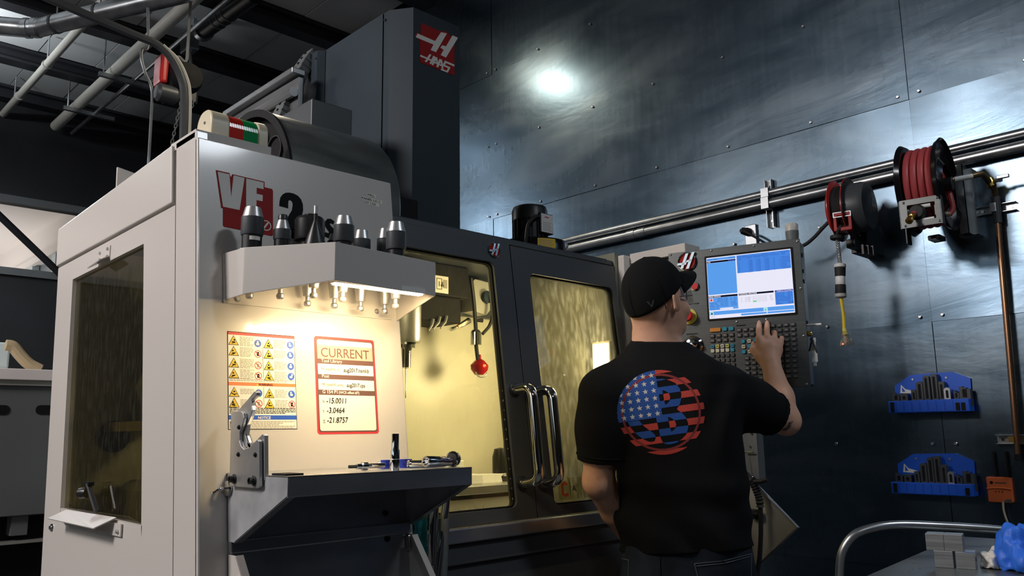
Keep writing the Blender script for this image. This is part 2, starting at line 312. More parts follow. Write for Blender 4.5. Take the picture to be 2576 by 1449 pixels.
# ceiling
ce = build(MB().box((-8.2, -6.2, 5.06), (4.3, 10.2, 5.2)), 'ceiling', 'beam'); struct(ce)
for j, (a, b) in enumerate(((8.95, 9.9), (7.75, 8.75), (6.55, 7.55), (5.35, 6.35))):
    for k in range(8):
        x0 = -.2+k*.53
        build(MB().box((x0+.004, a+.004, 5.02+.004*((k+j) % 2)), (x0+.526, b-.004, 5.06)), 'panel', 'ceil', ce)
build(MB().box((-8, -6, 5.02), (4.1, 5.2, 5.06)), 'panel', 'ceil', ce)
for k, y in enumerate((9.82, 8.76, 7.56, 6.36, 5.16, 2.5, -.5)):
    struct(build(MB().box((-8, y, 4.87), (4.09, y+.16, 4.895)).box((-8, y+.065, 4.895), (4.09, y+.095, 5.0)).box((-8, y, 4.99), (4.09, y+.16, 5.02)), 'beam', 'beam'))
# hall lamps (their own light inside the builder)
for k, (x, y, z, r, wts, colr, tilt, up_) in enumerate(HALL_LAMPS):
    t = thing('high_bay_lamp', ['round high bay lamp over the left side of the hall', 'round high bay lamp over the far left of the hall', 'small round warm high bay lamp over the back of the machine', 'round high bay lamp over the right aisle near the viewer', 'round fill lamp added behind the viewer, out of view', 'round lamp added beyond the machine to brighten the ceiling'][k], 'lamp', (x, y, z))
    build(MB().lathe([(r*.25, .42), (r*.3, .3), (r*.8, .12), (r*1.08, 0), (r*1.05, -.02), (r*1.02, 0), (r*.75, .1), (r*.2, .2)], (x, y, z), (0, 0, 1), 28), 'reflector', 'silver', t, smooth=True)
    build(MB().tube([(x, y, z+.42), (x, y, 5.04)], .012, 8), 'hanger', 'galv', t)
    L = bpy.data.lights.new('bulb', 'AREA'); L.shape = 'DISK'; L.size = 2*r; L.energy = wts; L.color = colr
    o = bpy.data.objects.new('bulb', L); COL.objects.link(o); o.location = (x, y, z-.03)
    o.rotation_euler = (0, math.radians(tilt), 0)
    if up_: # added uplight, brightens the ceiling from out of view
        L2 = bpy.data.lights.new('added uplight', 'AREA'); L2.shape = 'DISK'; L2.size = r; L2.energy = up_; L2.color = colr; o2 = bpy.data.objects.new('added uplight', L2); COL.objects.link(o2); o2.location = (x, y, z+.44); o2.rotation_euler = (math.pi, 0, 0)

# ------------------------------------------------------------------ overhead pipes and conduits
def pipe_thing(name, pts, r, m, label, cat='pipe', n=12, clamps=()):
    t = thing(name, label, cat, pts[0]); build(MB().tube(pts, r, n), 'pipe', m, t, smooth=True)
    for c, w in clamps: build(MB().lathe([(w*1.25, -.02), (w*1.25, .02)], c, pts[-1]-pts[0] if isinstance(pts[0], Vector) else (0, 1, 0), 12), 'coupling', m, t, smooth=True)
    return t
V = Vector
t = pipe_thing('white_pipe', [V((1.905, 9.95, 4.72)), V((1.905, 5.6, 4.72))], .036, 'pvc', 'thin off-white pipe hanging under the ceiling, leftmost of the two', clamps=((V((1.905, 9.3, 4.72)), .036), (V((1.905, 8.3, 4.72)), .036)))
for y in (9.5, 8.3): build(MB().tube([(1.905, y, 4.75), (1.905, y, 5.0)], .008, 6), 'hanger_rod', 'galv', t)
t = pipe_thing('white_pipe', [V((2.40, 9.85, 4.68)), V((2.40, 5.2, 4.68))], .055, 'pvc', 'thick off-white pipe hanging under the ceiling, beside the curved track')
for y in (9.0, 7.9):
    build(MB().box((2.25, y-.02, 4.58), (2.75, y+.02, 4.62)), 'hanger_strut', 'galv', t); build(MB().tube([(2.29, y, 4.6), (2.29, y, 5.0)], .008, 6), 'hanger_rod', 'galv', t)
pipe_thing('thin_conduit', [V((2.56, 9.8, 4.62)), V((2.56, 5.2, 4.62))], .02, 'galv', 'thin metal conduit running beside the thick white ceiling pipe', 'conduit')
dp = [PZ(-80, 58, 4.5), PZ(62, 71, 4.5), PZ(98, 70, 4.5), PZ(480, -22, 4.5)]
t = thing('spiral_duct', 'shiny galvanised round duct with an elbow under the ceiling', 'duct', dp[0])
build(MB().tube(round_path(dp, .15), .075, 18), 'duct', 'galv', t, smooth=True)
for q in (PZ(70, 71, 4.5), PZ(92, 70, 4.5)): build(MB().lathe([(.082, -.02), (.082, .02)], q, dp[2]-dp[1], 18), 'joint_collar', 'galv', t, smooth=True)
for a in (.12, .42): 
    q = dp[2].lerp(dp[3], a); build(MB().lathe([(.08, -.012), (.08, .012)], q, dp[3]-dp[2], 18), 'joint_collar', 'dark', t, smooth=True); build(MB().tube([q+V((0, 0, .08)), q+V((0, 0, .5))], .006, 6), 'hanger_rod', 'galv', t)
TY = 6.1
tp = [PY(x, y, TY-.42) for x, y in ((40, -42), (150, 8), (330, 84), (395, 112), (432, 148), (455, 195), (463, 240), (461, 345), (452, 560))]
t = thing('curved_track', 'dark steel door track curving from the ceiling down behind the machine', 'track', tp[-1])
build(MB().tube(spline(tp, 6), .03, 8), 'rail', 'dark', t, smooth=True); build(MB().tube([p+V((.035, -.02, .0)) for p in spline(tp[3:], 6)], .012, 6), 'bright_edge', 'pvc', t, smooth=True)
hc = PY(437, 215, TY-.1)
t = thing('chain_hoist', 'red and black chain hoist hanging beside the curved track', 'hoist', hc)
s = .0035
build(MB().box(hc+V((-.13, -.08, -.03)), hc+V((-.07, .08, .2))), 'red_cover', 'redp', t, bevel=.02)
build(MB().lathe([(.0, -.16), (.1, -.15), (.12, -.1), (.12, .12), (.09, .16), (0, .17)], hc+V((.06, 0, .05)), (0, 1, 0), 18), 'motor_drum', 'blackm', t, smooth=True)
build(MB().box(hc+V((-.06, -.09, -.14)), hc+V((.16, .09, .16))), 'gear_case', 'black', t, bevel=.02)
build(MB().lathe([(.05, -.09), (.07, -.07), (.07, .05), (.05, .07)], hc+V((-.06, -.06, -.11)), (1, 0, 0), 14), 'limit_wheel', 'dark', t, smooth=True)
build(MB().tube(spline([hc+V((-.02, 0, .15)), hc+V((.02, 0, .24)), hc+V((.08, 0, .22)), hc+V((.09, 0, .4)), V((hc.x+.09, hc.y, 5.01))], 5), .012, 8), 'top_hook', 'steel', t, smooth=True)
def chain(p, q, name, parent, r=.0035, step=.03, m='greyp'):
    mb = MB(); p, q = V(p), V(q); n = int((q-p).length/step); d = (q-p)/n
    for i in range(n):
        c = p+d*(i+.5); L = d.length*.72; ax = d.normalized(); sd = V((1, 0, 0)) if i % 2 else V((0, 1, 0))
        ring = [c+ax*L*math.cos(w)+sd*L*.45*math.sin(w) for w in [2*math.pi*k/8 for k in range(9)]]
        mb.tube(ring, r, 5, False)
    return build(mb, name, m, parent, smooth=True)
chain(hc+V((.03, -.1, -.12)), PY(421, 410, TY-.2), 'load_chain', t); chain(hc+V((.12, -.1, -.12)), PY(452, 350, TY-.2), 'hand_chain', t)
wp = [PY(x, y, TY-.15) for x, y in ((372, 20), (372, 116), (358, 124), (356, 148), (366, 185), (382, 226), (380, 300), (372, 440))]
tag(build(MB().tube(spline(wp, 6), .011, 8), 'hoist_cable', 'galv', smooth=True), 'pale power cable looping down past the red chain hoist', 'cable')
dpath = [PX(505, 82, 2.75), PX(640, -14, 2.75)]
t = pipe_thing('black_duct', [dpath[0], dpath[1]], .075, 'black', 'black round duct high in front of the steel wall', 'duct', 18)
build(MB().lathe([(.09, -.03), (.09, .03)], dpath[0].lerp(dpath[1], .05), dpath[1]-dpath[0], 18), 'end_collar', 'galv', t, smooth=True)
for a in (.35, .45, .55): build(MB().lathe([(.079, -.008), (.079, .008)], dpath[0].lerp(dpath[1], a), dpath[1]-dpath[0], 18), 'band', 'greyp', t, smooth=True)
b0 = PX(478, 95, 2.75)
t = thing('duct_bracket', 'pale steel bracket and strut holding the black duct end', 'bracket', b0)
build(MB().box(b0+V((-.05, -.1, -.14)), b0+V((.05, .1, .08))), 'box_plate', 'galv', t, bevel=.01); build(MB().box(b0+V((.01, -.04, .08)), b0+V((.04, .04, 5.0-b0.z))), 'post', 'galv', t); build(MB().tube([b0+V((0, 0, -.12)), b0+V((.02, -.1, -.5))], .014, 6), 'rod', 'galv', t)
st0, st1 = PX(498, 150, 4.02), PX(497, 420, 4.02)
t = thing('wall_strut', 'tall slotted steel strut standing in the far wall corner', 'strut', st1)
build(MB().box((3.98, st0.y-.03, 3.2), (4.06, st0.y+.03, 5.0)), 'channel', 'dark', t); build(MB().box((3.975, st0.y-.032, 3.2), (3.985, st0.y-.02, 5.0)), 'lip', 'galv', t)
for k in range(2):
    q = PX(415+k*2, 285+k*48, 4.0); tag(build(MB().box(q+V((-.03, -.35, -.03)), q+V((.03, .35, .03))), 'wall_cross_strut', 'dark2'), ['upper short steel strut on the dark far wall behind the chains', 'lower short steel strut on the dark far wall behind the chains'][k], 'strut')
for k, (px, r, lab) in enumerate(((878, .035, 'pale vertical conduit on the wall above the column, left one'), (911, .03, 'dark vertical strut on the wall above the column, right one'))):
    a = PX(px, 60, 4.03); tag(build(MB().tube([(4.03, a.y, 2.2), (4.03, a.y, 5.0)], r, 10 if k == 0 else 4), ['vertical_conduit', 'vertical_strut'][k], ['pvc', 'greyp'][k], smooth=(k == 0)), lab, ['conduit', 'strut'][k])

# ------------------------------------------------------------------ second machine at the far left
NY = 4.4
q = lambda x, y: PY(x, y, NY)
x1 = q(160, 940).x+.3
t = thing('neighbour_machine', 'dark grey machine with a white top rail beyond the left edge', 'machine', (q(60, 1300).x, NY, 0))
zt, zb = q(60, 968).z, q(60, 1297).z
build(MB().box((.6, NY, zb), (x1, NY+.6, zt)), 'front_panel', 'greyp', t, bevel=.004)
build(MB().box((.6, NY-.03, q(60, 957).z), (x1, NY+.62, q(60, 929).z)), 'top_rail', 'pinkw', t, bevel=.003); build(MB().box((.6, NY-.015, q(60, 970).z), (x1, NY+.6, q(60, 957).z)), 'under_rail', 'greylt', t)
for px in (-4, 116): 
    c = q(px, 1031); build(flat(rrect(-.045, -.022, .045, .022, .02), frame(c, (1, 0, 0), (0, 0, 1)), -.001, .003), 'slot', 'blackm', t)
build(MB().box((.6, NY+.1, 0), (x1, NY+.6, zb)), 'base', 'blackm', t); build(MB().box((.6, NY+.02, q(60, 1368).z), (x1, NY+.1, q(60, 1360).z)), 'foot_rail', 'steel', t); build(MB().box((q(30, 1330).x, NY+.02, q(0, 1352).z), (q(72, 1330).x, NY+.1, zb)), 'foot_block', 'greyp', t)
hp = [PY(x, y, NY+.2) for x, y in ((14, 868), (32, 872), (50, 893), (72, 915), (100, 930))]
tag(build(MB().tube(spline(hp, 5), .028, 10), 'flexible_hose', 'tan', smooth=True), 'tan flexible hose curving down behind the white rail', 'hose')
tag(build(MB().box(PY(-30, 925, NY+.3), PY(28, 862, NY+.3)+V((0, .15, 0))), 'control_box', 'winblue', bevel=.01), 'pale blue box standing behind the white rail at the left edge', 'box')
# ================================================================== THE MILLING MACHINE
S = math.sqrt(1+K*K)
MF = frame((0, Y0, 0), (1, 0, 0), (0, K, 1))
def fr(x0, z0, x1, z1): return rect(x0, z0*S, x1, z1*S)
def ring(outer, inner, T, d0, d1):
    n = len(outer); mb = MB()
    A = [T @ V((x, y, d)) for d in (d0, d1) for x, y in outer]; B = [T @ V((x, y, d)) for d in (d0, d1) for x, y in inner]
    F = []
    for i in range(n):
        j = (i+1) % n
        F += [(n+i, n+j, 3*n+j, 3*n+i), (j, i, 2*n+i, 2*n+j), (i, j, n+j, n+i), (2*n+j, 2*n+i, 3*n+i, 3*n+j)]
    return mb.add([tuple(p) for p in A+B], F)
mm = thing('milling_machine', 'large off-white and charcoal milling machine with lit cabin behind the man', 'milling machine', (1.85, 2.5, 0))
build(flat(fr(.8, .02, 1.393, 1.964), MF, -.004, .012), 'front_panel', 'cream', mm, bevel=.004)
# --- left side, plane X = .8
SX = .8
def sp(y, z, x=SX): return (x, y, z)
def sfront(z): return YF(z)-.006
def seam(z): return sfront(z)+.129
def back(z): return 3.0+.09*(z-.79)
def side(poly, x, th, name, m='cream', bev=.002): return build(MB().prism([sp(y, z, x) for y, z in poly], (th, 0, 0)), name, m, mm, bevel=bev, fixn=True)
side([(sfront(.02), .02), (seam(.02), .02), (seam(1.985), 1.985), (sfront(1.985), 1.985)], SX, .03, 'corner_post')
ztp = PX(404, 402, SX).z; ztb = PX(152, 578, SX).z
side([(seam(1.815)+.01, 1.818), (back(1.8)+.002, 1.806), (back(1.94), ztb), (seam(ztp)+.012, ztp+.015)], SX-.008, .03, 'side_top_panel', bev=.004)
wTL, wTR, wBR, wBL = PX(183, 703, SX), PX(361.6, 613, SX), PX(355, 1356, SX), PX(150, 1307, SX)
def q2(v): return (v.y, v.z)
# side door skin: four strips round the window
g = .003
sk = MB()
for poly in ([(seam(.02)+g, .02), (seam(1.812)+g, 1.812), (wTR.y, wTR.z), (wBR.y, wBR.z), (wBR.y-.02, .02)],
             [(wTR.y, wTR.z), (seam(1.812)+g, 1.812), (back(1.81), 1.80), (wTL.y, wTL.z)],
             [(wTL.y, wTL.z), (back(1.80), 1.80), (back(.02), .02), (wBL.y, .02), (wBL.y, wBL.z)],
             [(wBR.y, wBR.z), (wBL.y, wBL.z), (wBL.y, .02), (wBR.y-.02, .02)]):
    sk.prism([sp(y, z) for y, z in poly], (.028, 0, 0))
build(sk, 'side_panel', 'cream', mm, fixn=True)
build(MB().prism([sp(y, z, SX+.012) for y, z in ((wTL.y+.01, wTL.z+.01), (wTR.y-.01, wTR.z+.01), (wBR.y-.01, wBR.z-.01), (wBL.y+.01, wBL.z-.01))], (.006, 0, 0)), 'side_window', 'glasss', mm, fixn=True)
# window sill strip with folded pull and three bolts
s0, s1 = PX(152, 1278, SX), PX(355, 1322, SX)
sl = build(MB().prism([sp(wBR.y, wBR.z), sp(wBL.y, wBL.z), sp(wBL.y, s0.z), sp(wBR.y, s1.z)], (.01, 0, 0)), 'window_sill_strip', 'cream', mm, fixn=True)
a, b = PX(165, 1298, SX), PX(309, 1338, SX)
build(MB().prism([(SX-.002, a.y, a.z+.008), (SX-.002, b.y, b.z+.02), (SX-.002, b.y, b.z-.012), (SX-.002, a.y, a.z-.022)], (-.004, 0, 0)), 'pull_flange', 'cream', mm, fixn=True)
a2, b2 = PX(170, 1283, SX), PX(290, 1305, SX)
build(MB().add([(SX-.004, a2.y, a2.z), (SX-.004, b2.y-.02, b2.z+.004), (SX-.05, b2.y+.01, b2.z-.022), (SX-.05, a2.y+.01, a2.z-.022)], [(0, 1, 2, 3)]), 'pull_lip', 'cream', mm, solid=.003)
for px, py in ((181, 1309), (239, 1322), (303, 1337)): build(MB().lathe([(.006, 0), (.006, .004), (.004, .007), (0, .007)], PX(px, py, SX)+V((-.005, 0, 0)), (-1, 0, 0), 6), 'bolt', 'steel', mm)
build(MB().lathe([(.013, 0), (.012, .003), (.007, .004), (.006, .008), (0, .009)], PX(131, 1327, SX), (-1, 0, 0), 20), 'lock_barrel', 'chrome', mm, smooth=True)
a, b = PX(247, 668, SX), PX(279, 625, SX)
build(MB().box((SX-.003, b.y, a.z+.005), (SX, a.y, b.z+.01)), 'latch_plate', 'cream', mm); build(MB().add([(SX-.004, b.y, a.z+.012), (SX-.004, a.y, a.z+.004), (SX-.03, a.y, a.z-.012), (SX-.03, b.y, a.z-.004)], [(0, 1, 2, 3)]), 'latch_lip', 'cream', mm, solid=.003)
for px, py in ((255, 637), (274, 626), (273, 645), (254, 654)): build(MB().lathe([(.005, 0), (.005, .004), (0, .005)], PX(px, py, SX)+V((-.003, 0, 0)), (-1, 0, 0), 8), 'bolt', 'steel', mm)
# black clamp lever seen on the side window and round dark sticker
c = PX(226, 1218, SX-.012)
lv = build(MB().tube([PX(243, 1286, SX-.01), PX(232, 1250, SX-.012), PX(222, 1218, SX-.015)], [.007, .008, .007], 8).box(c+V((-.008, -.012, -.004)), c+V((.008, .03, .006))), 'clamp_lever', 'black', mm, smooth=True)
build(MB().lathe([(.014, -.012), (.016, 0), (.014, .012)], PX(210, 1240, SX-.02), (-.6, 1, 0), 14), 'clamp_knob', 'black', lv, smooth=True)
sc_ = PY(286, 1098, 2.985); Ts = frame(sc_, (1, 0, 0), (0, 0, 1))
stk = build(flat(disc2(0, 0, .054, 32), Ts, 0, .001), 'round_sticker', 'dark', mm)
text('O\nC\nO', .03, Ts, 'greyp', stk, align='CENTER', y=.022, d=.0012, sx=1.1)
# inside the tool-changer bay (seen through the side window)
lb_ = bpy.data.lights.new('bay lamp', 'AREA'); lb_.energy = 1.6; lb_.size = .1; lb_.color = (1, .86, .55); lo = bpy.data.objects.new('bay lamp', lb_); COL.objects.link(lo); lo.location = (1.34, 2.3, 1.25); lo.rotation_euler = Vector((-.35, .85, -.3)).to_track_quat('-Z', 'Y').to_euler()  # area light and its housing, added to lift the dark bay
build(MB().box((1.345, 2.22, 1.2), (1.39, 2.36, 1.3)), 'added_bay_lamp', 'cream2', mm, bevel=.004)
build(MB().box((.83, 3.0, .3), (1.4, 3.02, 1.86)), 'bay_back_wall', 'creamin', mm); build(MB().box((.83, 1.95, .55), (1.4, 3.0, .57)), 'bay_floor', 'greylt', mm)
build(MB().add([(1.05, 2.7, 1.62), (1.12, 2.95, 1.62), (.98, 2.8, 1.38), (1.05, 2.72, 1.12), (1.2, 2.9, 1.3)], [(0, 1, 4), (0, 2, 4), (2, 3, 4)]), 'chip_guard', 'silver', mm, solid=.004)
build(MB().box((1.0, 2.55, .6), (1.3, 2.95, 1.08)), 'drive_cover', 'greylt', mm, bevel=.03); build(MB().box((.95, 2.6, 1.24), (1.35, 2.98, 1.27)), 'bay_shelf', 'tan', mm)
# --- beacon
build(MB().box((.8, 1.98, 1.966), (1.01, 2.14, 1.992)), 'beacon_plate', 'cream', mm, bevel=.003)
def beacon_seg(x0, x1, name, m, ins=0., par=None, ribs=False):
    prof = []; w, h, r = .047-ins, .084-ins, .041
    pts = [(-w, 0)]+[(-w+r-r*math.cos(t), h-r+r*math.sin(t)) for t in [math.pi/2*k/6 for k in range(7)]]+[(w-r+r*math.sin(t), h-r+r*math.cos(t)) for t in [math.pi/2*k/6 for k in range(7)]]+[(w, 0)]
    if not ribs: return build(MB().prism([(x0, 2.055+y, 1.992+z) for y, z in pts], (x1-x0, 0, 0)), name, m, par, bevel=.004, smooth=True, fixn=True)
    mb = MB(); n = 12
    for k in range(n):
        a, b = x0+(x1-x0)*k/n, x0+(x1-x0)*(k+1)/n; q = 1-.02*(k % 2)
        mb.prism([(a, 2.055+y*q, 1.992+z*q) for y, z in pts], (b-a, 0, 0))
    return build(mb, name, m, par, fixn=True)
bc = beacon_seg(.852, .903, 'beacon_end', 'cream2', par=mm)
beacon_seg(.903, .943, 'red_lens', 'lred', .002, bc, True); beacon_seg(.943, .984, 'green_lens', 'lgreen', .002, bc, True); beacon_seg(.984, 1.014, 'beacon_tip', 'cream2', par=bc)
build(MB().lathe([(.004, 0), (.004, .001)], (.851, 2.05, 2.04), (-1, 0, 0), 10), 'beacon_screw', 'greyp', bc)
# --- doors
def door(x0, x1, gx0, gx1, gz0, gz1, z0, z1, gm, name):
    o = rrect(x0, z0*S, x1, z1*S, .006, 5); i = rrect(gx0, gz0*S, gx1, gz1*S, .022, 5)
    d = build(ring(o, i, MF, -.036, 0), name, 'dark', mm, bevel=.0015)
    gk = build(ring(rrect(gx0-.001, gz0*S-.001, gx1+.001, gz1*S+.001, .022), rrect(gx0+.006, gz0*S+.006, gx1-.006, gz1*S-.006, .018), MF, -.022, -.009), 'window_gasket', 'blackm', d)
    p = build(flat(rrect(gx0+.001, gz0*S+.001, gx1-.001, gz1*S-.001, .02), MF, -.021, -.016), 'window_pane', gm, d)
    return d
dl = door(1.33, 1.8815, 1.362, 1.80, .994, 1.774, .957, 1.85, 'glassc', 'door_left')
dr = door(1.885, 2.44, 1.966, 2.41, .988, 1.757, .957, 1.845, 'glassd', 'door_right')
def handle(x, zt, zb, par):
    P = [MF @ V((x, zt*S, 0)), MF @ V((x+.004, zt*S, .075)), MF @ V((x-.004, zb*S, .075)), MF @ V((x-.006, zb*S, 0))]
    h = build(MB().tube(round_path(P, .05, 8), .0165, 16), 'handle', 'chrome', par, smooth=True)
    for p in (P[0], P[-1]): build(MB().lathe([(.023, 0), (.023, .004), (.018, .006)], p, MF.to_3x3() @ V((0, 0, 1)), 18), 'mount_washer', 'black', h, smooth=True)
handle(1.836, 1.352, 1.062, dl); handle(1.926, 1.347, 1.057, dr)
def badge(T, r, par, name='badge'):
    b = build(MB().lathe([(r*.86, 0), (r, 0), (r, r*.18), (r*.93, r*.24), (r*.86, r*.2), (r*.86, 0)], (0, 0, 0), (0, 0, 1), 32, T), name, 'chrome', par, smooth=True)
    build(flat(disc2(0, 0, r*.87, 32), T, 0, r*.1), 'red_field', 'red', b)
    sl = .42
    bar = lambda x, y0, y1, w: [(x+sl*y0, y0), (x+w+sl*y0, y0), (x+w+sl*y1, y1), (x+sl*y1, y1)]
    mb = MB()
    for poly in ([(p*r, q*r) for p, q in bar(-.42, -.72, .85, .3)], [(p*r, q*r) for p, q in bar(.22, -.78, .92, .3)], [(-1.05*r, -.33*r), (-.1*r, -.33*r), (0, -.1*r), (-.95*r, -.1*r)], [(-.1*r, -.12*r), (.5*r, .02*r), (.55*r, .22*r), (0, .1*r)]):
        mb.prism([(x, y, r*.08) for x, y in poly], (0, 0, r*.22), T)
    build(mb, 'letter_h', 'chrome', b, fixn=True); return b
badge(MF @ Matrix.Translation((1.806, 1.816*S, 0)), .026, dl)
cs = MF @ Matrix.Translation((2.035, 1.035*S, -.0155))
hexC = [(-.017, .016), (.001, .026), (.017, .019), (.012, .011), (.001, .015), (-.006, .010), (-.006, -.010), (.001, -.015), (.012, -.011), (.017, -.019), (.001, -.026), (-.017, -.016)]
lg = build(flat([(-.03, -.033), (.16, -.033), (.16, .036), (-.03, .036)], cs, 0, .0006), 'door_label', glass('label film', (.8, .78, .6), .2, .3), dr)
build(flat(hexC, cs, .0008, .0016), 'label_emblem', mat('label orange red', (.5, .09, .03), .5), lg, fixn=True); build(flat(rect(.026, -.027, .0275, .027), cs, .0008, .0014), 'label_rule', 'ink', lg); text('A', .028, cs, 'ink', lg, x=.037, y=-.009, d=.001)
build(flat(fr(1.33, 1.851, 2.44, 1.868), MF, -.07, -.006), 'leak_strip', 'dark', mm)  # added strip, blocks cabin light leaking over the doors
# --- sill, apron
build(flat(fr(1.36, .912, 2.46, .952), MF, -.06, .03), 'door_sill', 'stain', mm, bevel=.004); build(flat(fr(1.36, .02, 2.46, .905), MF, -.06, -.004), 'lower_apron', 'dark', mm)
build(flat(fr(1.36, .855, 2.46, .912), MF, -.06, .012), 'apron_lip', 'dark', mm, bevel=.003)
# --- right hand housing
build(MB().box((2.462, 1.93, .02), (2.9, 2.045, 1.89)), 'right_front_housing', 'cream', mm, bevel=.006); build(MB().box((2.464, 2.048, .02), (2.9, 3.05, 1.888)), 'right_rear_housing', 'cream', mm, bevel=.006)
build(MB().box((2.508, 1.80, .02), (2.88, 1.932, 1.88)), 'control_cabinet', 'cream', mm, bevel=.004)
arm = build(MB().box((2.50, 1.675, 1.858), (2.60, 1.93, 1.897)), 'pendant_arm', 'cream', mm, bevel=.003)
build(MB().box((2.499, 1.79, 1.77), (2.507, 1.92, 1.85)), 'document_pocket', 'clear', mm); build(MB().lathe([(.006, 0), (.005, .004), (0, .005)], (2.508, 1.868, 1.862), (-1, 0, 0), 10), 'bolt', 'steel', mm)
build(MB().box((2.52, 1.60, 1.80), (2.60, 1.80, 1.86)), 'arm_bracket', 'dark', mm)
# --- column
cz = 2.832
plan = [(1.761, 2.35), (1.992, 2.35), (2.05, 2.43), (2.05, 2.465), (1.706, 2.465), (1.706, 2.428)]
build(MB().prism([(x, y, 1.88) for x, y in plan], (0, 0, cz-1.88)), 'column_front', 'dark2', mm, fixn=True)
build(MB().box((1.703, 2.469, 1.88), (2.05, 2.885, cz)), 'column_side_cover', 'dark2', mm)
build(MB().prism([(x, y, 1.88) for x, y in ((1.700, 2.885), (1.673, 2.905), (1.673, 2.975), (2.05, 2.975), (2.05, 2.885))], (0, 0, cz-1.88-.004)), 'column_rear_cover', 'dark2', mm, fixn=True)
for p in (PX(969, 50, 1.703), PX(796, 148, 1.673)): build(MB().lathe([(.006, 0), (.005, .004), (0, .005)], p, (-1, 0, 0), 10), 'screw', 'chrome', mm, smooth=True)
build(MB().box((1.70, 3.0, 1.88), (2.05, 3.06, 2.80)), 'column_back_plate', 'blackm', mm)
# sign on the column front
Yc = 2.349
def cpl(pts): return [(p.x, p.z) for p in (PY(x, y, 2.35) for x, y in pts)]
TC = frame((0, 2.35, 0), (1, 0, 0), (0, 0, 1))
z2 = lambda x, y: (480+x/3.37, 0+y/3.37)
sg = build(flat(cpl([z2(*p) for p in ((1950, 195), (2125, 270), (2145, 262), (2175, 275), (2200, 310), (2220, 298), (2262, 322), (2232, 372), (2232, 640), (1942, 528), (1942, 345), (1898, 312), (1915, 278), (1946, 292))]), TC, 0, .0015), 'logo_plate', 'red', mm, fixn=True)
mb = MB()
for poly in (((1905, 318), (1920, 286), (2068, 350), (2118, 275), (2168, 285), (2075, 445), (2030, 425), (2055, 380)), ((2215, 302), (2262, 322), (2160, 490), (2115, 468), (2140, 425), (2112, 405), (2130, 385), (2160, 395))):
    mb.prism([(x, y, .0016) for x, y in cpl([z2(*p) for p in poly])], (0, 0, .001), TC)
build(mb, 'logo_mark', 'white', sg, fixn=True)
def logo_text(): # slanted block letters under the mark
    mb = MB(); P = lambda pts: mb.prism([(x, y, .0016+len(mb.f)*2e-6) for x, y in cpl([z2(*p) for p in pts])], (0, 0, .001), TC)
    P(((1943, 466), (2000, 490), (1996, 502), (1943, 482)))
    P(((2020, 460), (2036, 467), (1996, 530), (1980, 522))); P(((2052, 474), (2068, 481), (2036, 546), (2020, 539))); P(((2000, 492), (2050, 512), (2044, 524), (1994, 504)))
    P(((2064, 482), (2086, 490), (2052, 556), (2038, 549))); P(((2070, 484), (2086, 490), (2098, 570), (2084, 564))); P(((2056, 522), (2090, 536), (2088, 547), (2052, 533)))
    P(((2104, 500), (2126, 508), (2092, 574), (2078, 568))); P(((2110, 502), (2126, 508), (2140, 588), (2124, 581))); P(((2096, 540), (2130, 554), (2128, 565), (2092, 551)))
    P(((2150, 515), (2232, 550), (2230, 566), (2144, 530))); P(((2150, 515), (2165, 522), (2150, 556), (2134, 548))); P(((2136, 546), (2196, 572), (2190, 586), (2134, 560))); P(((2182, 568), (2198, 574), (2180, 608), (2166, 602))); P(((2118, 582), (2180, 608), (2174, 618), (2116, 596)))
    build(mb, 'logo_lettering', 'white', sg, fixn=True)
logo_text()
# --- tool carousel
Yk, Zk, Rk = 2.33, 1.917, .297
ca = build(MB().lathe([(Rk-.004, 1.13), (Rk-.004, 1.10), (Rk, 1.10), (Rk, 1.475), (Rk-.006, 1.484), (0, 1.487)], (0, Yk, Zk), (1, 0, 0), 64), 'carousel_cover', mat('dull carousel sheet', (.12, .13, .125), .33, .3, nz=.3, nscale=6, stretch=(1, 3, 3)), mm, smooth=True)
build(MB().lathe([(Rk-.02, 1.097), (Rk+.003, 1.097), (Rk+.003, 1.106), (Rk-.02, 1.106), (Rk-.02, 1.097)], (0, Yk, Zk), (1, 0, 0), 64), 'carousel_rim', 'blackm', ca, smooth=True)
build(MB().lathe([(0, 1.128), (Rk-.004, 1.128), (Rk-.004, 1.14)], (0, Yk, Zk), (1, 0, 0), 48), 'carousel_disc', 'blackm', ca)
for k in range(12):
    w = 2*math.pi*(k+.5)/12; c = V((1.126, Yk+.205*math.cos(w), Zk+.205*math.sin(w)))
    build(MB().lathe([(.044, -.006), (.046, -.006), (.046, .004), (.044, .004), (.044, -.006)], c, (1, 0, 0), 24), 'tool_pocket', 'dark', ca, smooth=True)
build(MB().box((1.367, 2.4, 2.1), (1.53, 2.76, 2.367)), 'drive_motor_box', 'dark', mm, bevel=.004)
build(MB().box((1.4, 2.3, 1.9), (1.75, 2.6, 2.05)), 'changer_bracket', 'blackm', mm)
# cable chain
cp = spline([PY(x, y, 2.99) for x, y in ((786, 138), (768, 160), (750, 192), (737, 225), (724, 254), (713, 280), (703, 304))], 10)
L = [0]
for i in range(1, len(cp)): L.append(L[-1]+(cp[i]-cp[i-1]).length)
nl = 12
cl = None
for k in range(nl):
    def at(s):
        for i in range(1, len(cp)):
            if L[i] >= s: return cp[i-1].lerp(cp[i], (s-L[i-1])/(L[i]-L[i-1]+1e-9))
        return cp[-1]
    a, b = at(L[-1]*k/nl), at(L[-1]*(k+.96)/nl); d = (b-a); T = frame((a+b)/2, d, (0, -1, 0)); h = d.length/2*1.1
    lk = build(flat([(h*math.cos(t)*1.0, h*.0) for t in ()] or rrect(-h, -.04, h, .04, .012, 4), T, -.024, .024), 'chain_link', 'greyp', mm, bevel=.003)
    build(MB().lathe([(.006, 0), (.006, .004)], (h*.45, 0, .024), (0, 0, 1), 10, T), 'link_pin', 'blackm', lk)
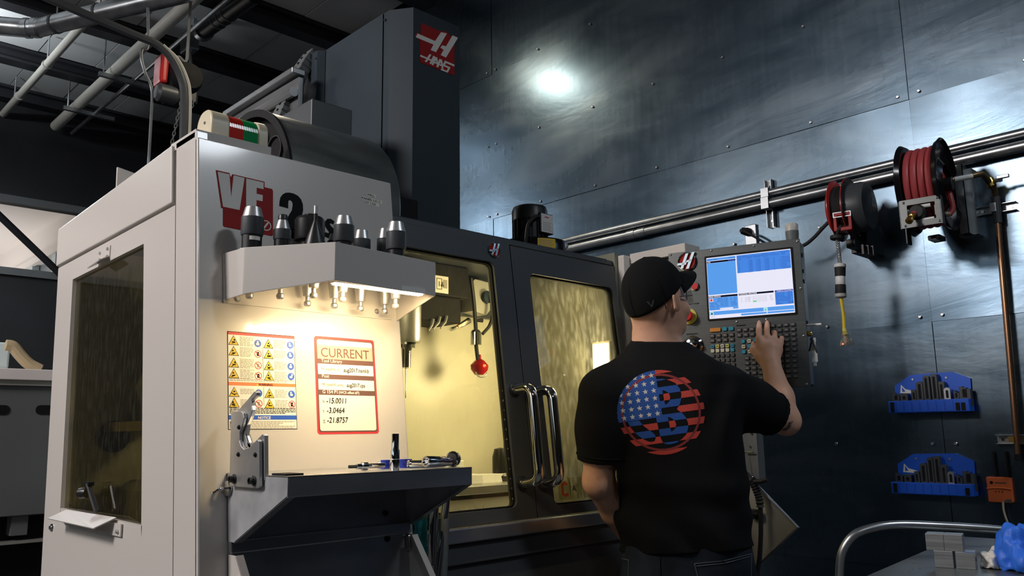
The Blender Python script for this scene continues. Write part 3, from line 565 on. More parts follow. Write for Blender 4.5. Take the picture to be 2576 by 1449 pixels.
# silver roof sheet and rail
RX = 1.58
r0, r1 = PX(575, 288, RX), PX(752, 182, RX)
build(MB().prism([(RX, r0.y, r0.z-.02), (RX, r1.y, r1.z-.02), (RX, r1.y, r1.z-.55), (RX, r0.y, r0.z-.55)], (.02, 0, 0)), 'roof_sheet', 'silver', mm, fixn=True)
build(MB().box((RX-.03, r1.y, (r0.z+r1.z)/2-.015), (RX+.03, r0.y, (r0.z+r1.z)/2+.012)), 'roof_rail', 'silver', mm, bevel=.004)
build(MB().tube([(RX-.02, r1.y, r1.z-.09), (RX-.02, r0.y, r0.z-.09)], .02, 10), 'roof_tube', 'silver', mm, smooth=True)
for k in range(5): build(MB().lathe([(.006, 0), (.004, .006), (0, .007)], (RX-.02, r1.y+.1+k*.12, (r0.z+r1.z)/2+.012), (0, 0, 1), 8), 'rivet', 'galv', mm)
a = PX(296, 420, .95); build(MB().prism([(.95, a.y-.02, a.z-.3), (.95, a.y, a.z), (1.25, a.y-.02, a.z-.06), (1.25, a.y-.06, a.z-.3)], (0, .01, 0)), 'rear_hood', 'cream', mm, fixn=True)
# --- cabin interior
build(MB().box((1.4, 2.6, .3), (2.46, 2.62, 1.70)), 'cabin_back_wall', 'creamin', mm); build(MB().box((1.4, 2.57, 1.70), (2.46, 2.62, 1.9)), 'cabin_back_header', 'dark', mm)
build(MB().box((2.444, 1.96, .3), (2.46, 2.6, 1.9)), 'cabin_right_wall', mat('oily cabin sheet', (.2, .2, .155), .3, .2, nz=.3, nscale=6), mm)
build(MB().box((1.40, 2.0, 1.862), (2.46, 2.62, 1.88)), 'cabin_roof', 'dark', mm); build(MB().box((1.4, 1.93, .3), (2.46, 2.6, .32)), 'cabin_floor', 'creamin', mm)
lamp = build(MB().box((2.428, 1.985, 1.385), (2.443, 2.075, 1.56)), 'cabin_lamp', 'cream2', mm, bevel=.003); build(MB().box((2.424, 1.992, 1.395), (2.428, 2.068, 1.55)), 'lamp_lens', 'led2', lamp)
ll = bpy.data.lights.new('cabin lamp', 'AREA'); ll.energy = CABIN_LAMP_W; ll.size = .16; ll.shape = 'SQUARE'; ll.color = (1, .86, .55); lo = bpy.data.objects.new('cabin lamp', ll); COL.objects.link(lo); lo.location = (2.41, 2.05, 1.48); lo.rotation_euler = (0, math.radians(90), math.radians(-25))
l2 = bpy.data.lights.new('added cabin fill top', 'AREA'); l2.energy = CABIN_LAMP_W*.7; l2.size = .3; l2.color = (1, .86, .55); lo = bpy.data.objects.new('added cabin fill top', l2); COL.objects.link(lo); lo.location = (2.2, 2.09, 1.835); lo.rotation_euler = (math.radians(30), 0, 0)  # unseen lamp added above the door to light the back wall
l3 = bpy.data.lights.new('added cabin fill left', 'AREA'); l3.energy = CABIN_LAMP_W*.6; l3.size = .16; l3.color = (1, .86, .55); lo = bpy.data.objects.new('added cabin fill left', l3); COL.objects.link(lo); lo.location = (1.46, 2.1, 1.72); lo.rotation_euler = Vector((.85, .35, -.35)).to_track_quat('-Z', 'Y').to_euler()  # unseen lamp and housing added to light the right cabin wall
build(MB().box((1.40, 2.02, 1.64), (1.44, 2.18, 1.80)), 'added_side_lamp', 'cream2', mm, bevel=.004)
lamp2 = build(MB().box((2.04, 2.03, 1.845), (2.36, 2.15, 1.862)), 'added_top_lamp', 'cream2', mm); 
# spindle head
HY = 2.42
xl, xr = PY(975, 760, HY).x, PY(1160, 760, HY).x
hz = PY(1100, 808, HY).z
hd = build(MB().box((xl, HY, hz), (xr, 2.6, 1.86)), 'spindle_head', 'blackm', mm, bevel=.006); build(MB().box((xl-.02, HY-.02, PY(1100, 745, HY).z), (xr+.025, HY+.15, 1.86)), 'head_cover', 'blackm', hd, bevel=.006)
sc2 = PY(1028, 800, HY-.02)
build(MB().lathe([(.05, -.16), (.055, -.15), (.055, .14)], (sc2.x, HY-.005, sc2.z-.01+.08), (0, 0, 1), 28), 'spindle_nose', 'steel', hd, smooth=True)
nb = sc2.z-.01+.08-.16
build(MB().lathe([(.006, -.02), (.034, -.02), (.034, -.008), (.04, 0)], (sc2.x, HY-.005, nb), (0, 0, 1), 24), 'spindle_face', 'chrome', hd, smooth=True)
to = build(MB().lathe([(.0015, -.2), (.002, -.095), (.018, -.09), (.019, -.03), (.023, -.02)], (sc2.x, HY-.005, nb), (0, 0, 1), 20), 'tool_in_spindle', 'chrome', hd, smooth=True)
lb0, lb1 = PY(1095, 735, HY-.022), PY(1128, 697, HY-.022); TL = frame((lb0.x, HY-.021, lb0.z), (1, 0, 0), (0, 0, 1)); lw, lh = lb1.x-lb0.x, lb1.z-lb0.z
lb = build(flat(rect(0, 0, lw, lh), TL, 0, .001), 'head_label', 'white', hd); build(ring(rect(lw*.1, lh*.2, lw*.5, lh*.85), rect(lw*.13, lh*.23, lw*.47, lh*.82), TL, .001, .0016), 'label_frame', 'ink', lb); text('1&', lh*.42, TL, 'ink', lb, x=lw*.18, y=lh*.38, d=.0012); build(flat(rect(lw*.58, lh*.3, lw*.9, lh*.8), TL, .001, .0014), 'label_patch', 'greytxt', lb)
for k, (x0, y0, x1, y1) in enumerate(((1086, 818, 1078, 832), (1103, 812, 1090, 828), (1120, 810, 1108, 826))): build(MB().tube([PY(x0+3, y0-14, HY), PY(x0, y0, HY-.01), PY(x1, y1, HY-.02)], [.007, .006, .003], 8), 'coolant_nozzle', 'steel', hd, smooth=True)
# coolant arm, gauge and red lamp
GY = 2.5
cb0, cb1 = PY(1190, 788, GY), PY(1232, 715, GY)
gb = build(MB().prism([(cb0.x, GY, cb0.z+.01), (cb0.x, GY, cb1.z), (cb0.x+.012, GY, cb1.z+.012), (cb1.x, GY, cb1.z+.005), (cb1.x, GY, cb0.z+.02), (cb1.x-.02, GY, cb0.z)], (0, .1, 0)), 'mist_unit', 'greylt', mm, fixn=True)
build(MB().lathe([(.026, 0), (.026, .012), (.02, .015), (0, .015)], PY(1222, 748, GY-.004), (.2, -1, .05), 24), 'gauge', 'dark2', gb, smooth=True)
build(MB().tube(spline([PY(x, y, GY-.06) for x, y in ((1185, 700), (1192, 760), (1195, 800), (1197, 830), (1198, 870), (1202, 905))], 5), .008, 8), 'hanging_rod', 'black', gb, smooth=True)
build(MB().lathe([(.022, 0), (.022, .05), (.014, .06)], PY(1197, 868, GY-.06), (0, 0, 1), 16), 'filter_bowl', 'chrome', gb, smooth=True)
build(MB().tube(spline([PY(x, y, GY-.03) for x, y in ((1238, 750), (1240, 785), (1232, 818), (1214, 840))], 6), .007, 8), 'air_line', 'rubber', gb, smooth=True)
build(MB().tube([PY(1180, 806, GY-.06), PY(1165, 815, GY-.06), PY(1150, 823, GY-.06), PY(1134, 829, GY-.06)], [.012, .011, .006, .008], 10), 'spray_nozzle', 'chrome', gb, smooth=True); build(MB().tube([PY(1160, 817, GY-.062), PY(1151, 822, GY-.062)], .008, 10), 'nozzle_band', 'copper', gb, smooth=True)
build(MB().tube([PY(1197, 806, GY-.06), PY(1214, 806, GY-.07)], [.006, .009], 10), 'clamp_screw', 'black', gb, smooth=True)
rl = PY(1206, 924, GY-.06)
rb = build(MB().lathe([(0, -.032), (.018, -.03), (.034, -.01), (.036, .008), (.02, .026), (.006, .034), (.005, .05)], rl, (.05, 0, 1), 22), 'red_signal_lamp', mat('deep red lens', (.26, .008, .01), .2), gb, smooth=True)
build(MB().lathe([(.006, 0), (.005, .002), (0, .003)], rl+V((-.006, -.0345, .004)), (0, -1, 0), 10), 'lamp_led', 'glowred', rb); build(MB().tube([rl+V((.03*math.cos(t), -.012, -.02-.02*math.sin(t))) for t in [math.pi*k/8 for k in range(9)]], .003, 6), 'lamp_bail', 'steel', rb, smooth=True)
# table, vise and parts in the cabin
TYb = 2.2
zt = PY(1200, 1222, TYb).z
build(MB().box((1.15, TYb, zt-.03), (2.3, 2.56, zt)), 'work_table', 'steel', mm, bevel=.003); build(MB().box((1.15, TYb+.01, zt-.09), (2.3, 2.56, zt-.045)), 'table_edge', 'greylt', mm); build(MB().box((1.15, TYb-.06, .6), (2.3, TYb+.36, zt-.1)), 'saddle_cover', 'silver', mm)
a, b = PY(1130, 1222, 2.26), PY(1216, 1190, 2.26); build(MB().box((a.x, 2.26, zt), (b.x, 2.4, zt+.035)).box((a.x+.02, 2.28, zt+.035), (b.x-.055, 2.36, zt+.06)).box((a.x+.045, 2.29, zt+.06), (b.x-.065, 2.33, zt+.085)), 'vise_body', 'wplas', mm, bevel=.003)
for dx in (.03, .075): build(MB().lathe([(.009, 0), (.009, .003)], (a.x+dx, 2.26, zt+.017), (0, -1, 0), 14), 'vise_bolt', 'dark2', mm)
a = PY(1272, 1185, 2.3); build(MB().lathe([(.035, 0), (.038, .02), (.03, .03), (.03, .09), (.022, .12), (0, .125)], (a.x, 2.33, zt), (0, 0, 1), 18), 'probe_fixture', 'black', mm, smooth=True); build(MB().box((a.x-.12, 2.3, zt), (a.x+.05, 2.36, zt+.03)), 'fixture_base', 'wplas', mm)
for k in range(9):
    x = 1.52+.012*k*1.7; build(MB().box((-.006, -.0006, 0), (.006, .0006, .001), MF @ Matrix.Translation((x+.01*(k % 3), 1.0*S+.003*(k % 2), -.014)) @ Matrix.Rotation(k*1.1, 4, 'Z')), 'metal_chip', 'steel', dl)
for k in range(12): build(MB().box((-.0015, -.003, 0), (.0015, .003, .002), MF @ Matrix.Translation((1.793+.002*(k % 2), (1.02+.03*k)*S, -.012)) @ Matrix.Rotation(k*.9, 4, 'Z')), 'metal_chip', 'steel', dl)
# --- front lettering
def pl2(pts): # pixels on the front panel -> front frame
    I = MF.inverted(); return [tuple((I @ PN(x, y, (0, Y0-.012*S, 0), (0, 1, -K))).xy) for x, y in pts]
z5 = lambda x, y: (480+x/3.294, 380+y/3.294)
FP = .0121
vf = build(flat(pl2([z5(*p) for p in ((207, 158), (320, 183), (330, 218), (345, 192), (610, 255), (610, 300), (672, 315), (680, 330), (680, 695), (672, 705), (275, 628), (266, 615), (266, 475), (252, 472))]), MF, FP, FP+.0008), 'model_logo_field', 'red', mm, fixn=True)
mb = MB()
for poly in (((220, 172), (318, 194), (332, 385), (352, 202), (443, 224), (402, 490), (265, 462)), ((457, 228), (602, 262), (600, 318), (543, 305), (543, 355), (594, 367), (592, 418), (542, 408), (540, 520), (456, 505))):
    mb.prism([(x, y, FP+.0009) for x, y in pl2([z5(*p) for p in poly])], (0, 0, .0006), MF)
build(mb, 'model_logo_letters', 'white', vf, fixn=True)
ec = pl2([z5(622, 618)])[0]; build(ring(disc2(ec[0], ec[1], .0145, 28), disc2(ec[0], ec[1], .0118, 28), MF, FP+.0009, FP+.0014), 'emblem_ring', 'white', vf); build(flat([(ec[0]-.008, ec[1]-.007), (ec[0]-.004, ec[1]-.009), (ec[0]+.008, ec[1]+.008), (ec[0]+.004, ec[1]+.01)], MF, FP+.0009, FP+.0014), 'emblem_bar', 'white', vf)
two = ((733, 455), (735, 420), (742, 385), (760, 360), (785, 346), (815, 345), (850, 352), (885, 370), (912, 400), (927, 440), (930, 490), (920, 540), (900, 590), (872, 640), (845, 668), (920, 690), (912, 740), (700, 692), (705, 650), (760, 600), (805, 545), (838, 490), (845, 440), (838, 418), (822, 406), (808, 412), (806, 440), (806, 475))
build(flat(pl2([z5(*p) for p in two]), MF, FP, FP+.0008), 'model_numeral', 'ink', mm, fixn=True)
es = ((1190, 585), (1160, 562), (1130, 562), (1112, 585), (1112, 620), (1130, 650), (1145, 670), (1140, 682), (1110, 672), (1105, 705), (1150, 728), (1190, 722), (1205, 690), (1190, 650), (1160, 622), (1150, 605), (1160, 598), (1180, 610))
build(flat(pl2([z5(*p) for p in es]), MF, FP, FP+.0008), 'model_letter', 'ink', mm, fixn=True)
for k, (s_, x0, y0, x1, y1) in enumerate((('MILL', 1462, 372, 1532, 380), ('PANEL LC-1', 1408, 398, 1586, 432), ('CT 1,3,5', 1438, 436, 1560, 462))):
    p0, p1 = pl2([z5(x0, y0), z5(x1, y1)]); h = .0095
    tp_ = build(flat(rect(p0[0], p0[1]-.001, p1[0], p0[1]+h), MF, FP, FP+.0005), 'label_tape', 'paper', mm); text(s_, .0088, MF, 'ink', tp_, x=p0[0]+.0015, y=p0[1]+.0015, d=FP+.0008, sx=(p1[0]-p0[0]-.003)/(.0088*len(s_)*.56))
# ================================================================== SIGNS ON THE FRONT PANEL
D0 = .0122
# --- safety decal
x0, x1, z0, z1 = .873, 1.053, 1.233, 1.4695
sg = thing('safety_sign', 'safety decal with yellow hazard triangles, blue NOTICE bar and orange WARNING bar', 'sign', Vector((.963, YF(1.35)-.012, 1.35)))
TS = MF @ Matrix.Translation((x0, z1*S, D0)); W_, H_ = x1-x0, (z1-z0)*S
def R(u0, v0, u1, v1, m, name, d=.0004, h=.0002, par=sg): return build(flat(rect(u0*W_, -v1*H_, u1*W_, -v0*H_), TS, d, d+h), name, m, par)
R(0, 0, 1, 1, 'ink', 'border', 0, .0003); R(.008, .006, .992, .994, 'paper', 'sheet', .0003, .0002)
R(.008, .006, .992, .034, 'signred', 'danger_bar', .0005); R(.008, .522, .992, .556, 'sorange', 'warning_bar', .0005); R(.008, .856, .992, .9, 'sblue', 'notice_bar', .0005)
text('WARNING', .0078, TS, 'ink', sg, x=.54*W_, y=-.551*H_, d=.0008, bold=.0001, align='CENTER'); text('NOTICE', .0092, TS, 'white', sg, x=.51*W_, y=-.894*H_, d=.0008, bold=.0002, align='CENTER')
build(flat([(.40*W_, -.552*H_), (.44*W_, -.552*H_), (.42*W_, -.527*H_)], TS, .0007, .0009), 'bar_triangle', 'syel', sg)
def tri(u, v, k):
    c = (u*W_, -v*H_); s_ = .0135
    t = build(flat([(c[0]-s_, c[1]-s_*.78), (c[0]+s_, c[1]-s_*.78), (c[0], c[1]+s_)], TS, .0005, .0007), 'hazard_triangle', 'ink', sg)
    build(flat([(c[0]-s_*.84, c[1]-s_*.69), (c[0]+s_*.84, c[1]-s_*.69), (c[0], c[1]+s_*.83)], TS, .0007, .0009), 'triangle_field', 'syel', t)
    rnd = random.Random(k); mb = MB()
    mb.prism([(x, y, .0009) for x, y in disc2(c[0]+rnd.uniform(-.003, .003), c[1]+.002, .0022, 10)], (0, 0, .0002), TS)
    for q in range(3):
        a = rnd.uniform(-.9, .9); x, y = c[0]+rnd.uniform(-.003, .003), c[1]-.004+rnd.uniform(-.002, .002); dx, dy = .0045*math.cos(a), .0045*math.sin(a)
        mb.prism([(x-dx-dy*.2, y-dy+dx*.2, .0009), (x-dx+dy*.2, y-dy-dx*.2, .0009), (x+dx+dy*.2, y+dy-dx*.2, .0009), (x+dx-dy*.2, y+dy+dx*.2, .0009)], (0, 0, .0002), TS)
    build(mb, 'pictogram', 'ink', t)
def circ(u, v, kind, k):
    c = (u*W_, -v*H_); r = .0094
    if kind == 'b':
        t = build(flat(disc2(c[0], c[1], r, 24), TS, .0005, .0007), 'mandatory_disc', 'sblue', sg); rnd = random.Random(k+50)
        build(flat(rect(c[0]-.004, c[1]-.004, c[0]+.0035, c[1]+.001), TS, .0007, .0009), 'pictogram', 'paper', t); build(flat(disc2(c[0]+rnd.uniform(-.003, .003), c[1]+.004, .0024, 10), TS, .0007, .0009), 'pictogram', 'paper', t)
    else:
        t = build(ring(disc2(c[0], c[1], r, 24), disc2(c[0], c[1], r*.84, 24), TS, .0005, .0009), 'prohibition_ring', 'signred', sg)
        build(flat([(c[0]-.0058, c[1]+.0066), (c[0]-.0068, c[1]+.0056), (c[0]+.0058, c[1]-.0066), (c[0]+.0068, c[1]-.0056)], TS, .001, .0012), 'slash', 'signred', t); build(flat(rect(c[0]-.003, c[1]-.005, c[0]+.003, c[1]+.005), TS, .0006, .0008), 'pictogram', 'ink' if k % 2 else 'greytxt', t)
def lines(u0, u1, v0, n, dv, m='greytxt', seed=0):
    rnd = random.Random(seed); mb = MB()
    for k in range(n):
        u = u0
        end = u1-rnd.uniform(0, .3)*(u1-u0)*(k == n-1 or rnd.random() < .4)
        while u < end-.01:
            w = min(rnd.uniform(.02, .06), end-u); a, b = u*W_, (u+w)*W_; y = -(v0+k*dv)*H_
            mb.prism([(a, y, .0006), (b, y, .0006), (b, y+dv*H_*.5, .0006), (a, y+dv*H_*.5, .0006)], (0, 0, .0001), TS); u += w+.008
    build(mb, 'small_print', m, sg)
rows = [.097, .208, .329, .438]
for k, v in enumerate(rows):
    tri(.085, v, k); tri(.592, v+.012, k+10); lines(.172, .37, v-.04, 7, .0145, seed=k); lines(.675, .865, v-.03, 6, .0145, seed=k+20)
    circ(.435, v+.012, 'b' if k == 0 else 'r', k); circ(.928, v-.006+.012, 'b', k+9)
for k, v in enumerate((.627, .735)):
    tri(.085, v, k+30); tri(.592, v+.006, k+40); lines(.172, .37, v-.03, 4+k, .0145, seed=k+60); lines(.675, .865, v-.03, 6, .0145, seed=k+70); circ(.435, v+.003, 'br'[k], k*2); circ(.928, v+.006, 'br'[k], k*2+1)
R(.507, .1, .511, .47, 'ink', 'divider', .0005); R(.507, .565, .511, .76, 'ink', 'divider', .0005)
lines(.02, .98, .492, 2, .016, 'greytxt', 81); lines(.02, .98, .79, 4, .016, 'ink', 82); lines(.14, .97, .925, 5, .016, 'greytxt', 83)
R(.02, .915, .1, .985, 'greytxt', 'sketch', .0005); R(.03, .92, .09, .94, 'ink', 'sketch', .0007)
# --- CURRENT board
cx0, cx1, cz0, cz1 = 1.11, 1.298, 1.2195, 1.475
cu = thing('current_board', 'red framed CURRENT board with handwritten offsets', 'sign', Vector((1.2, YF(1.35)-.012, 1.35)))
TB = MF @ Matrix.Translation((cx0, cz1*S, D0)); CW, CH = cx1-cx0, (cz1-cz0)*S
def B(u0, v0, u1, v1, m, name, d, r=0): return build(flat(rrect(u0*CW, -v1*CH, u1*CW, -v0*CH, r, 5) if r else rect(u0*CW, -v1*CH, u1*CW, -v0*CH), TB, d, d+.0003), name, m, cu)
B(0, 0, 1, 1, 'signred', 'red_frame', 0, .008); B(.025, .02, .975, .98, 'brown', 'brown_frame', .0003, .007); B(.042, .034, .958, .966, 'paper', 'board', .0006, .006)
B(.042, .09, .958, .235, 'pinkb', 'title_band', .0009); B(.042, .235, .958, .285, 'brown', 'band', .0009); B(.042, .395, .958, .443, 'brown', 'band', .0009); B(.042, .553, .958, .605, 'brown', 'band', .0009)
def tx(s_, size, u, v, m='white', **kw): return text(s_, size, TB, m, cu, x=u*CW, y=-v*CH, d=.0016, **kw)
tx('CURRENT', .0355, .09, .214, 'brown', sx=.95); tx('Tool Library', .0125, .095, .272); tx('Post', .0125, .095, .43); tx('G 154 P1', .0125, .095, .59, bold=.00015); tx('(WCS offset #7)', .0095, .355, .59, bold=.00015)
tx('P9_haasMill_lib_', .0095, .09, .352, 'greytxt', sx=.98); tx('P9_haasMill_post_', .0095, .09, .51, 'greytxt', sx=.98)
tx('aug2017.hsmlib', .0155, .45, .362, 'ink', shear=.12, sx=.84); tx('aug2017.cps', .0145, .49, .518, 'ink', shear=.1, sx=.82)
for k, (l, s_) in enumerate((('X', '-15.0011'), ('Y', '-3.0464'), ('Z', '-21.8757'))): tx(l, .0105, .09, .685+k*.1, 'greytxt'); tx(s_, .0205, .15, .69+k*.098, 'ink', shear=.14, sx=.86)

# ================================================================== TOOL RACK
P_ = [(.866, 1.936), (.876, 1.835), (1.015, 1.652), (1.345, 1.688), (1.385, 1.92)]
zt_ = [1.668, 1.668, 1.67, 1.67, 1.662]; zb_ = [1.547, 1.553, 1.577, 1.579, 1.537]
rk = thing('tool_rack', 'off-white faceted tool rack shelf with a work light underneath', 'tool rack', (1.1, 1.8, 1.6))
mb = MB(); th = .004
for i in range(4):
    a, b = P_[i], P_[i+1]; d = V((b[0]-a[0], b[1]-a[1], 0)).normalized(); n = V((-d.y, d.x, 0))*th
    if i == 3: # right end: tapered gusset
        mb.prism([(a[0], a[1], zb_[3]), (1.372, 1.84, 1.553), (b[0], b[1], zb_[4]), (b[0], b[1], 1.60), (a[0], a[1], zt_[3])], n)
    else: mb.prism([(a[0], a[1], zb_[i]), (b[0], b[1], zb_[i+1]), (b[0], b[1], zt_[i+1]), (a[0], a[1], zt_[i])], n)
build(mb, 'skirt', 'cream', rk, fixn=True, bevel=.0015)
build(flat(fr(.863, 1.538, 1.362, 1.662), MF, .0125, .0155), 'back_plate', 'cream', rk)
build(MB().prism([(P_[i][0]+(.004 if i < 2 else 0), P_[i][1]+.004, 1.648) for i in range(4)]+[(1.37, 1.925, 1.648)], (0, 0, .004)), 'tool_plate', 'cream', rk, fixn=True)
for px, py, r in ((946, 784, .0075), (596, 752, .009)): build(MB().lathe([(r, 0), (r*.9, .002), (r*.6, .004), (0, .004)], MF @ V((*pl2([(px, py)])[0], .0156)), MF.to_3x3() @ V((0, 0, 1)), 18), 'bolt', 'steel', rk, smooth=True)
ls = build(MB().box((1.03, 1.675, 1.578), (1.30, 1.70, 1.592)), 'work_light', 'wplas', rk); build(MB().box((1.035, 1.678, 1.5745), (1.295, 1.697, 1.578)), 'light_tube', 'led', ls)
L_ = bpy.data.lights.new('work light', 'AREA'); L_.shape = 'RECTANGLE'; L_.size = .26; L_.size_y = .03; L_.energy = TRAY_LAMP_W; L_.color = (1, .76, .41); lo = bpy.data.objects.new('work light', L_); COL.objects.link(lo); lo.location = (1.165, 1.69, 1.573); lo.rotation_euler = (math.radians(22), 0, 0)
# --- tool holders standing in the rack
def holder(px, ytop, Y, prof, label, mats, wide=1., ring_=True):
    top = PY(px, ytop, Y); x = top.x; zf = 1.653; H = top.z-zf-.016
    t = thing('tool_holder', label, 'tool holder', (x, Y, 1.5), 'tool holders in the rack')
    build(MB().lathe([(.0, -.004), (.0305, -.004), (.0318, 0), (.0318, .005), (.027, .007), (.027, .009), (.0318, .011), (.0318, .016), (.0, .016)], (x, Y, zf), (0, 0, 1), 28), 'flange', 'steel', t, smooth=True)
    build(MB().lathe([(0, -.072), (.012, -.072), (.0222, 0)], (x, Y, zf-.004), (0, 0, 1), 24), 'taper', 'steel', t, smooth=True)
    build(MB().lathe([(0, -.032), (.0065, -.031), (.0095, -.027), (.0095, -.02), (.0058, -.016), (.0058, -.006), (.0115, -.004), (.0115, 0)], (x, Y, zf-.074), (0, 0, 1), 16), 'pull_stud', 'steel', t, smooth=True)
    for k, (pr, m) in enumerate(prof): build(MB().lathe([(r*wide, zf+.016+h*H) for r, h in pr], (x, Y, 0), (0, 0, 1), 30), ['holder_body', 'collet_nut', 'nose_ring', 'cutter'][k], m, t, smooth=True)
    return t, x, Y, zf, H
cone = lambda lo=.02: [([(0, 0), (lo, 0), (lo, .38), (0, .38)], 'black'), ([(0, .34), (.026, .34), (.0275, .4), (.0275, .76), (0, .76)], 'dark'), ([(0, .74), (.0265, .74), (.019, 1), (.012, 1), (.011, .95), (0, .95)], 'steel')]
t, x, Y, zf, H = holder(637, 523, 1.86, cone(.024), 'large collet chuck with a white tape strip, leftmost in the rack', ['brass'])
mb = MB(); mb.grid(lambda u, v: (x+.0252*math.cos(math.pi*(1.28+.35*u)), Y+.0252*math.sin(math.pi*(1.28+.35*u)), zf+.016+H*(.2+.09*v)), 10, 1); build(mb, 'tape_strip', 'white', t)
holder(712, 541, 1.82, [([(0, 0), (.0195, 0), (.0195, .32), (0, .32)], 'black'), ([(0, .3), (.021, .3), (.022, .36), (.022, .58), (0, .58)], 'dark'), ([(0, .56), (.0205, .56), (.0125, .84), (0, .84)], 'steel'), ([(0, .82), (.0115, .82), (.0115, .97), (.01, 1), (0, 1)], 'black')], 'small collet chuck with a short black plug, second from the left', [])
holder(780, 540, 1.88, [([(0, 0), (.026, 0), (.026, .45), (0, .45)], 'black'), ([(0, .43), (.038, .43), (.0395, .5), (.0395, .86), (.033, .93), (0, .93)], 'black'), ([(0, .9), (.014, .92), (.014, 1), (0, 1)], 'black')], 'wide black face mill behind the cone shaped holder', [])
holder(795, 518, 1.76, [([(0, 0), (.0265, 0), (.0265, .14), (.005, .68), (0, .68)], 'black'), ([(0, .66), (.0052, .66), (.0052, .82), (0, .82)], 'black'), ([(0, .81), (.0052, .81), (.0052, 1), (0, 1)], 'steel')], 'slim black cone holder with a thin silver pin', [])
holder(866, 545, 1.765, cone(.022), 'collet chuck just right of the cone shaped holder', ['brass'], .95)
holder(910, 581, 1.87, cone(.02), 'short collet chuck set back between two taller ones', ['brass'], .9)
holder(970, 577, 1.87, cone(.02), 'collet chuck mostly hidden behind the rightmost one', [], .88)
holder(997, 560, 1.77, cone(.022), 'large grey collet chuck, rightmost in the rack', [], 1.0)
holder(845, 590, 1.87, cone(.018), 'low collet chuck at the back of the rack, hidden by the right of centre chuck', [], .8)

# ================================================================== STEEL SHELF BELOW
sh = thing('steel_shelf', 'stainless shelf with sloping gusset sides under the lit panel', 'shelf', (1.12, 1.85, .9))
ZS = 1.136; XA, XB, YS = .868, 1.372, 1.575
yw = YF(ZS)-.013
build(MB().box((XA, YS, ZS-.003), (XB, yw, ZS)), 'top_plate', 'stain', sh)
build(MB().box((XA, YS, ZS-.043), (XB, YS+.003, ZS-.001)), 'front_lip', 'stain', sh, bevel=.002)
def gus(x, dx, lo=.985):
    ya = YF(lo)-.013
    return [(x, YS+.001, ZS-.003), (x, yw, ZS-.003), (x, ya, lo), (x, ya-.035, lo), (x, YS+.001, ZS-.041)], (dx, 0, 0)
p, d = gus(XA, .003); build(MB().prism(p, d), 'left_gusset', 'stainb', sh, fixn=True)
p, d = gus(XB-.003, .003); build(MB().prism(p, d), 'right_gusset', 'stainb', sh, fixn=True)
ya = YF(.985)-.013
for x, n in ((XA, 'left_flange'), (XB-.018, 'right_flange')):
    build(MB().add([(x, YS+.001, ZS-.041), (x+.018, YS+.001, ZS-.041), (x+.018, ya-.035, .985), (x, ya-.035, .985)], [(0, 1, 2, 3)]), n, 'stain', sh, solid=.003)
build(flat(fr(XA, .984, XB, ZS-.004), MF, .013, .016), 'back_plate', 'stain', sh); build(flat(fr(XA, .955, XB, .984), MF, .013, .03), 'cross_rail', 'stain', sh, bevel=.003)
# lower chute, flaring out again
lo_ = .62; yb = YF(.955)-.013
def g2(x): return [(x, yb, .957), (x, yb-.04, .957), (x, YS-.05, lo_), (x, YS-.05, .02), (x, YF(.02)-.013, .02)]
build(MB().prism(g2(XA), (.003, 0, 0)), 'lower_left_gusset', 'cream', sh, fixn=True); build(MB().prism(g2(XB-.003), (.003, 0, 0)), 'lower_right_gusset', 'cream', sh, fixn=True)
for x in (XA, XB-.018): build(MB().add([(x, yb-.04, .957), (x+.018, yb-.04, .957), (x+.018, YS-.05, lo_), (x, YS-.05, lo_)], [(0, 1, 2, 3)]), 'lower_flange', 'cream', sh, solid=.003)
build(flat(fr(XA, .02, XB, .955), MF, .013, .016), 'lower_back_plate', 'stain', sh); build(MB().box((XA, YS-.05, .02), (XB, YS-.047, lo_)), 'lower_front_plate', 'dark', sh)
for px, py in ((967, 1291), (972, 1356)): build(MB().lathe([(.008, 0), (.007, .004), (0, .005)], MF @ V((*pl2([(px, py)])[0], .017)), (0, -1, .12), 14), 'bolt', 'black', sh, smooth=True)
# --- things on the shelf
def on(px, py, Y=1.63): v = PY(px, py, Y); return V((v.x, Y, ZS))
# tool fixture bracket on the left gusset
fx = thing('tool_fixture', 'upright steel tool tightening fixture bolted to the shelf side', 'tool fixture', (XA, 1.66, 1.1))
def fpt(x, y): return PX(x, y, XA-.006)
z7 = lambda x, y: (500+x/2.963, 960+y/2.963)
outl = [(245, 780), (258, 230), (275, 220), (335, 218), (350, 235), (356, 270), (345, 320), (322, 380), (322, 440), (335, 480), (356, 502), (395, 490), (425, 460), (455, 430), (468, 440), (470, 780), (450, 795)]
poly = [(v.y, v.z) for v in (fpt(*z7(*p)) for p in outl)]
def sidepl(poly, x0, x1, name, m, par, bev=.0015): return build(MB().prism([(x0, y, z) for y, z in poly], (x1-x0, 0, 0)), name, m, par, bevel=bev, fixn=True)
sidepl(poly, XA-.012, XA-.004, 'front_plate', 'steel', fx); sidepl([(y-.004, z+.012) for y, z in poly[5:]+[poly[1]]], XA-.002, XA+.008, 'inner_plate', 'steel', fx)
arm_ = [(300, 215), (375, 130), (415, 80), (430, 68), (440, 80), (438, 105), (400, 140), (402, 180), (408, 215), (395, 260), (368, 320), (358, 400), (372, 480), (355, 500), (330, 470), (320, 400), (330, 340), (352, 270), (345, 225)]
sidepl([(v.y, v.z) for v in (PX(*z7(*p), XA) for p in arm_)], XA-.003, XA+.007, 'hook_arm', 'steel', fx)
for p in ((302, 340), (297, 542), (424, 545)): build(MB().lathe([(.0055, 0), (.0052, .002), (.003, .0045), (0, .005)], PX(*z7(*p), XA-.012), (-1, 0, 0), 16), 'rivet', 'black', fx, smooth=True)
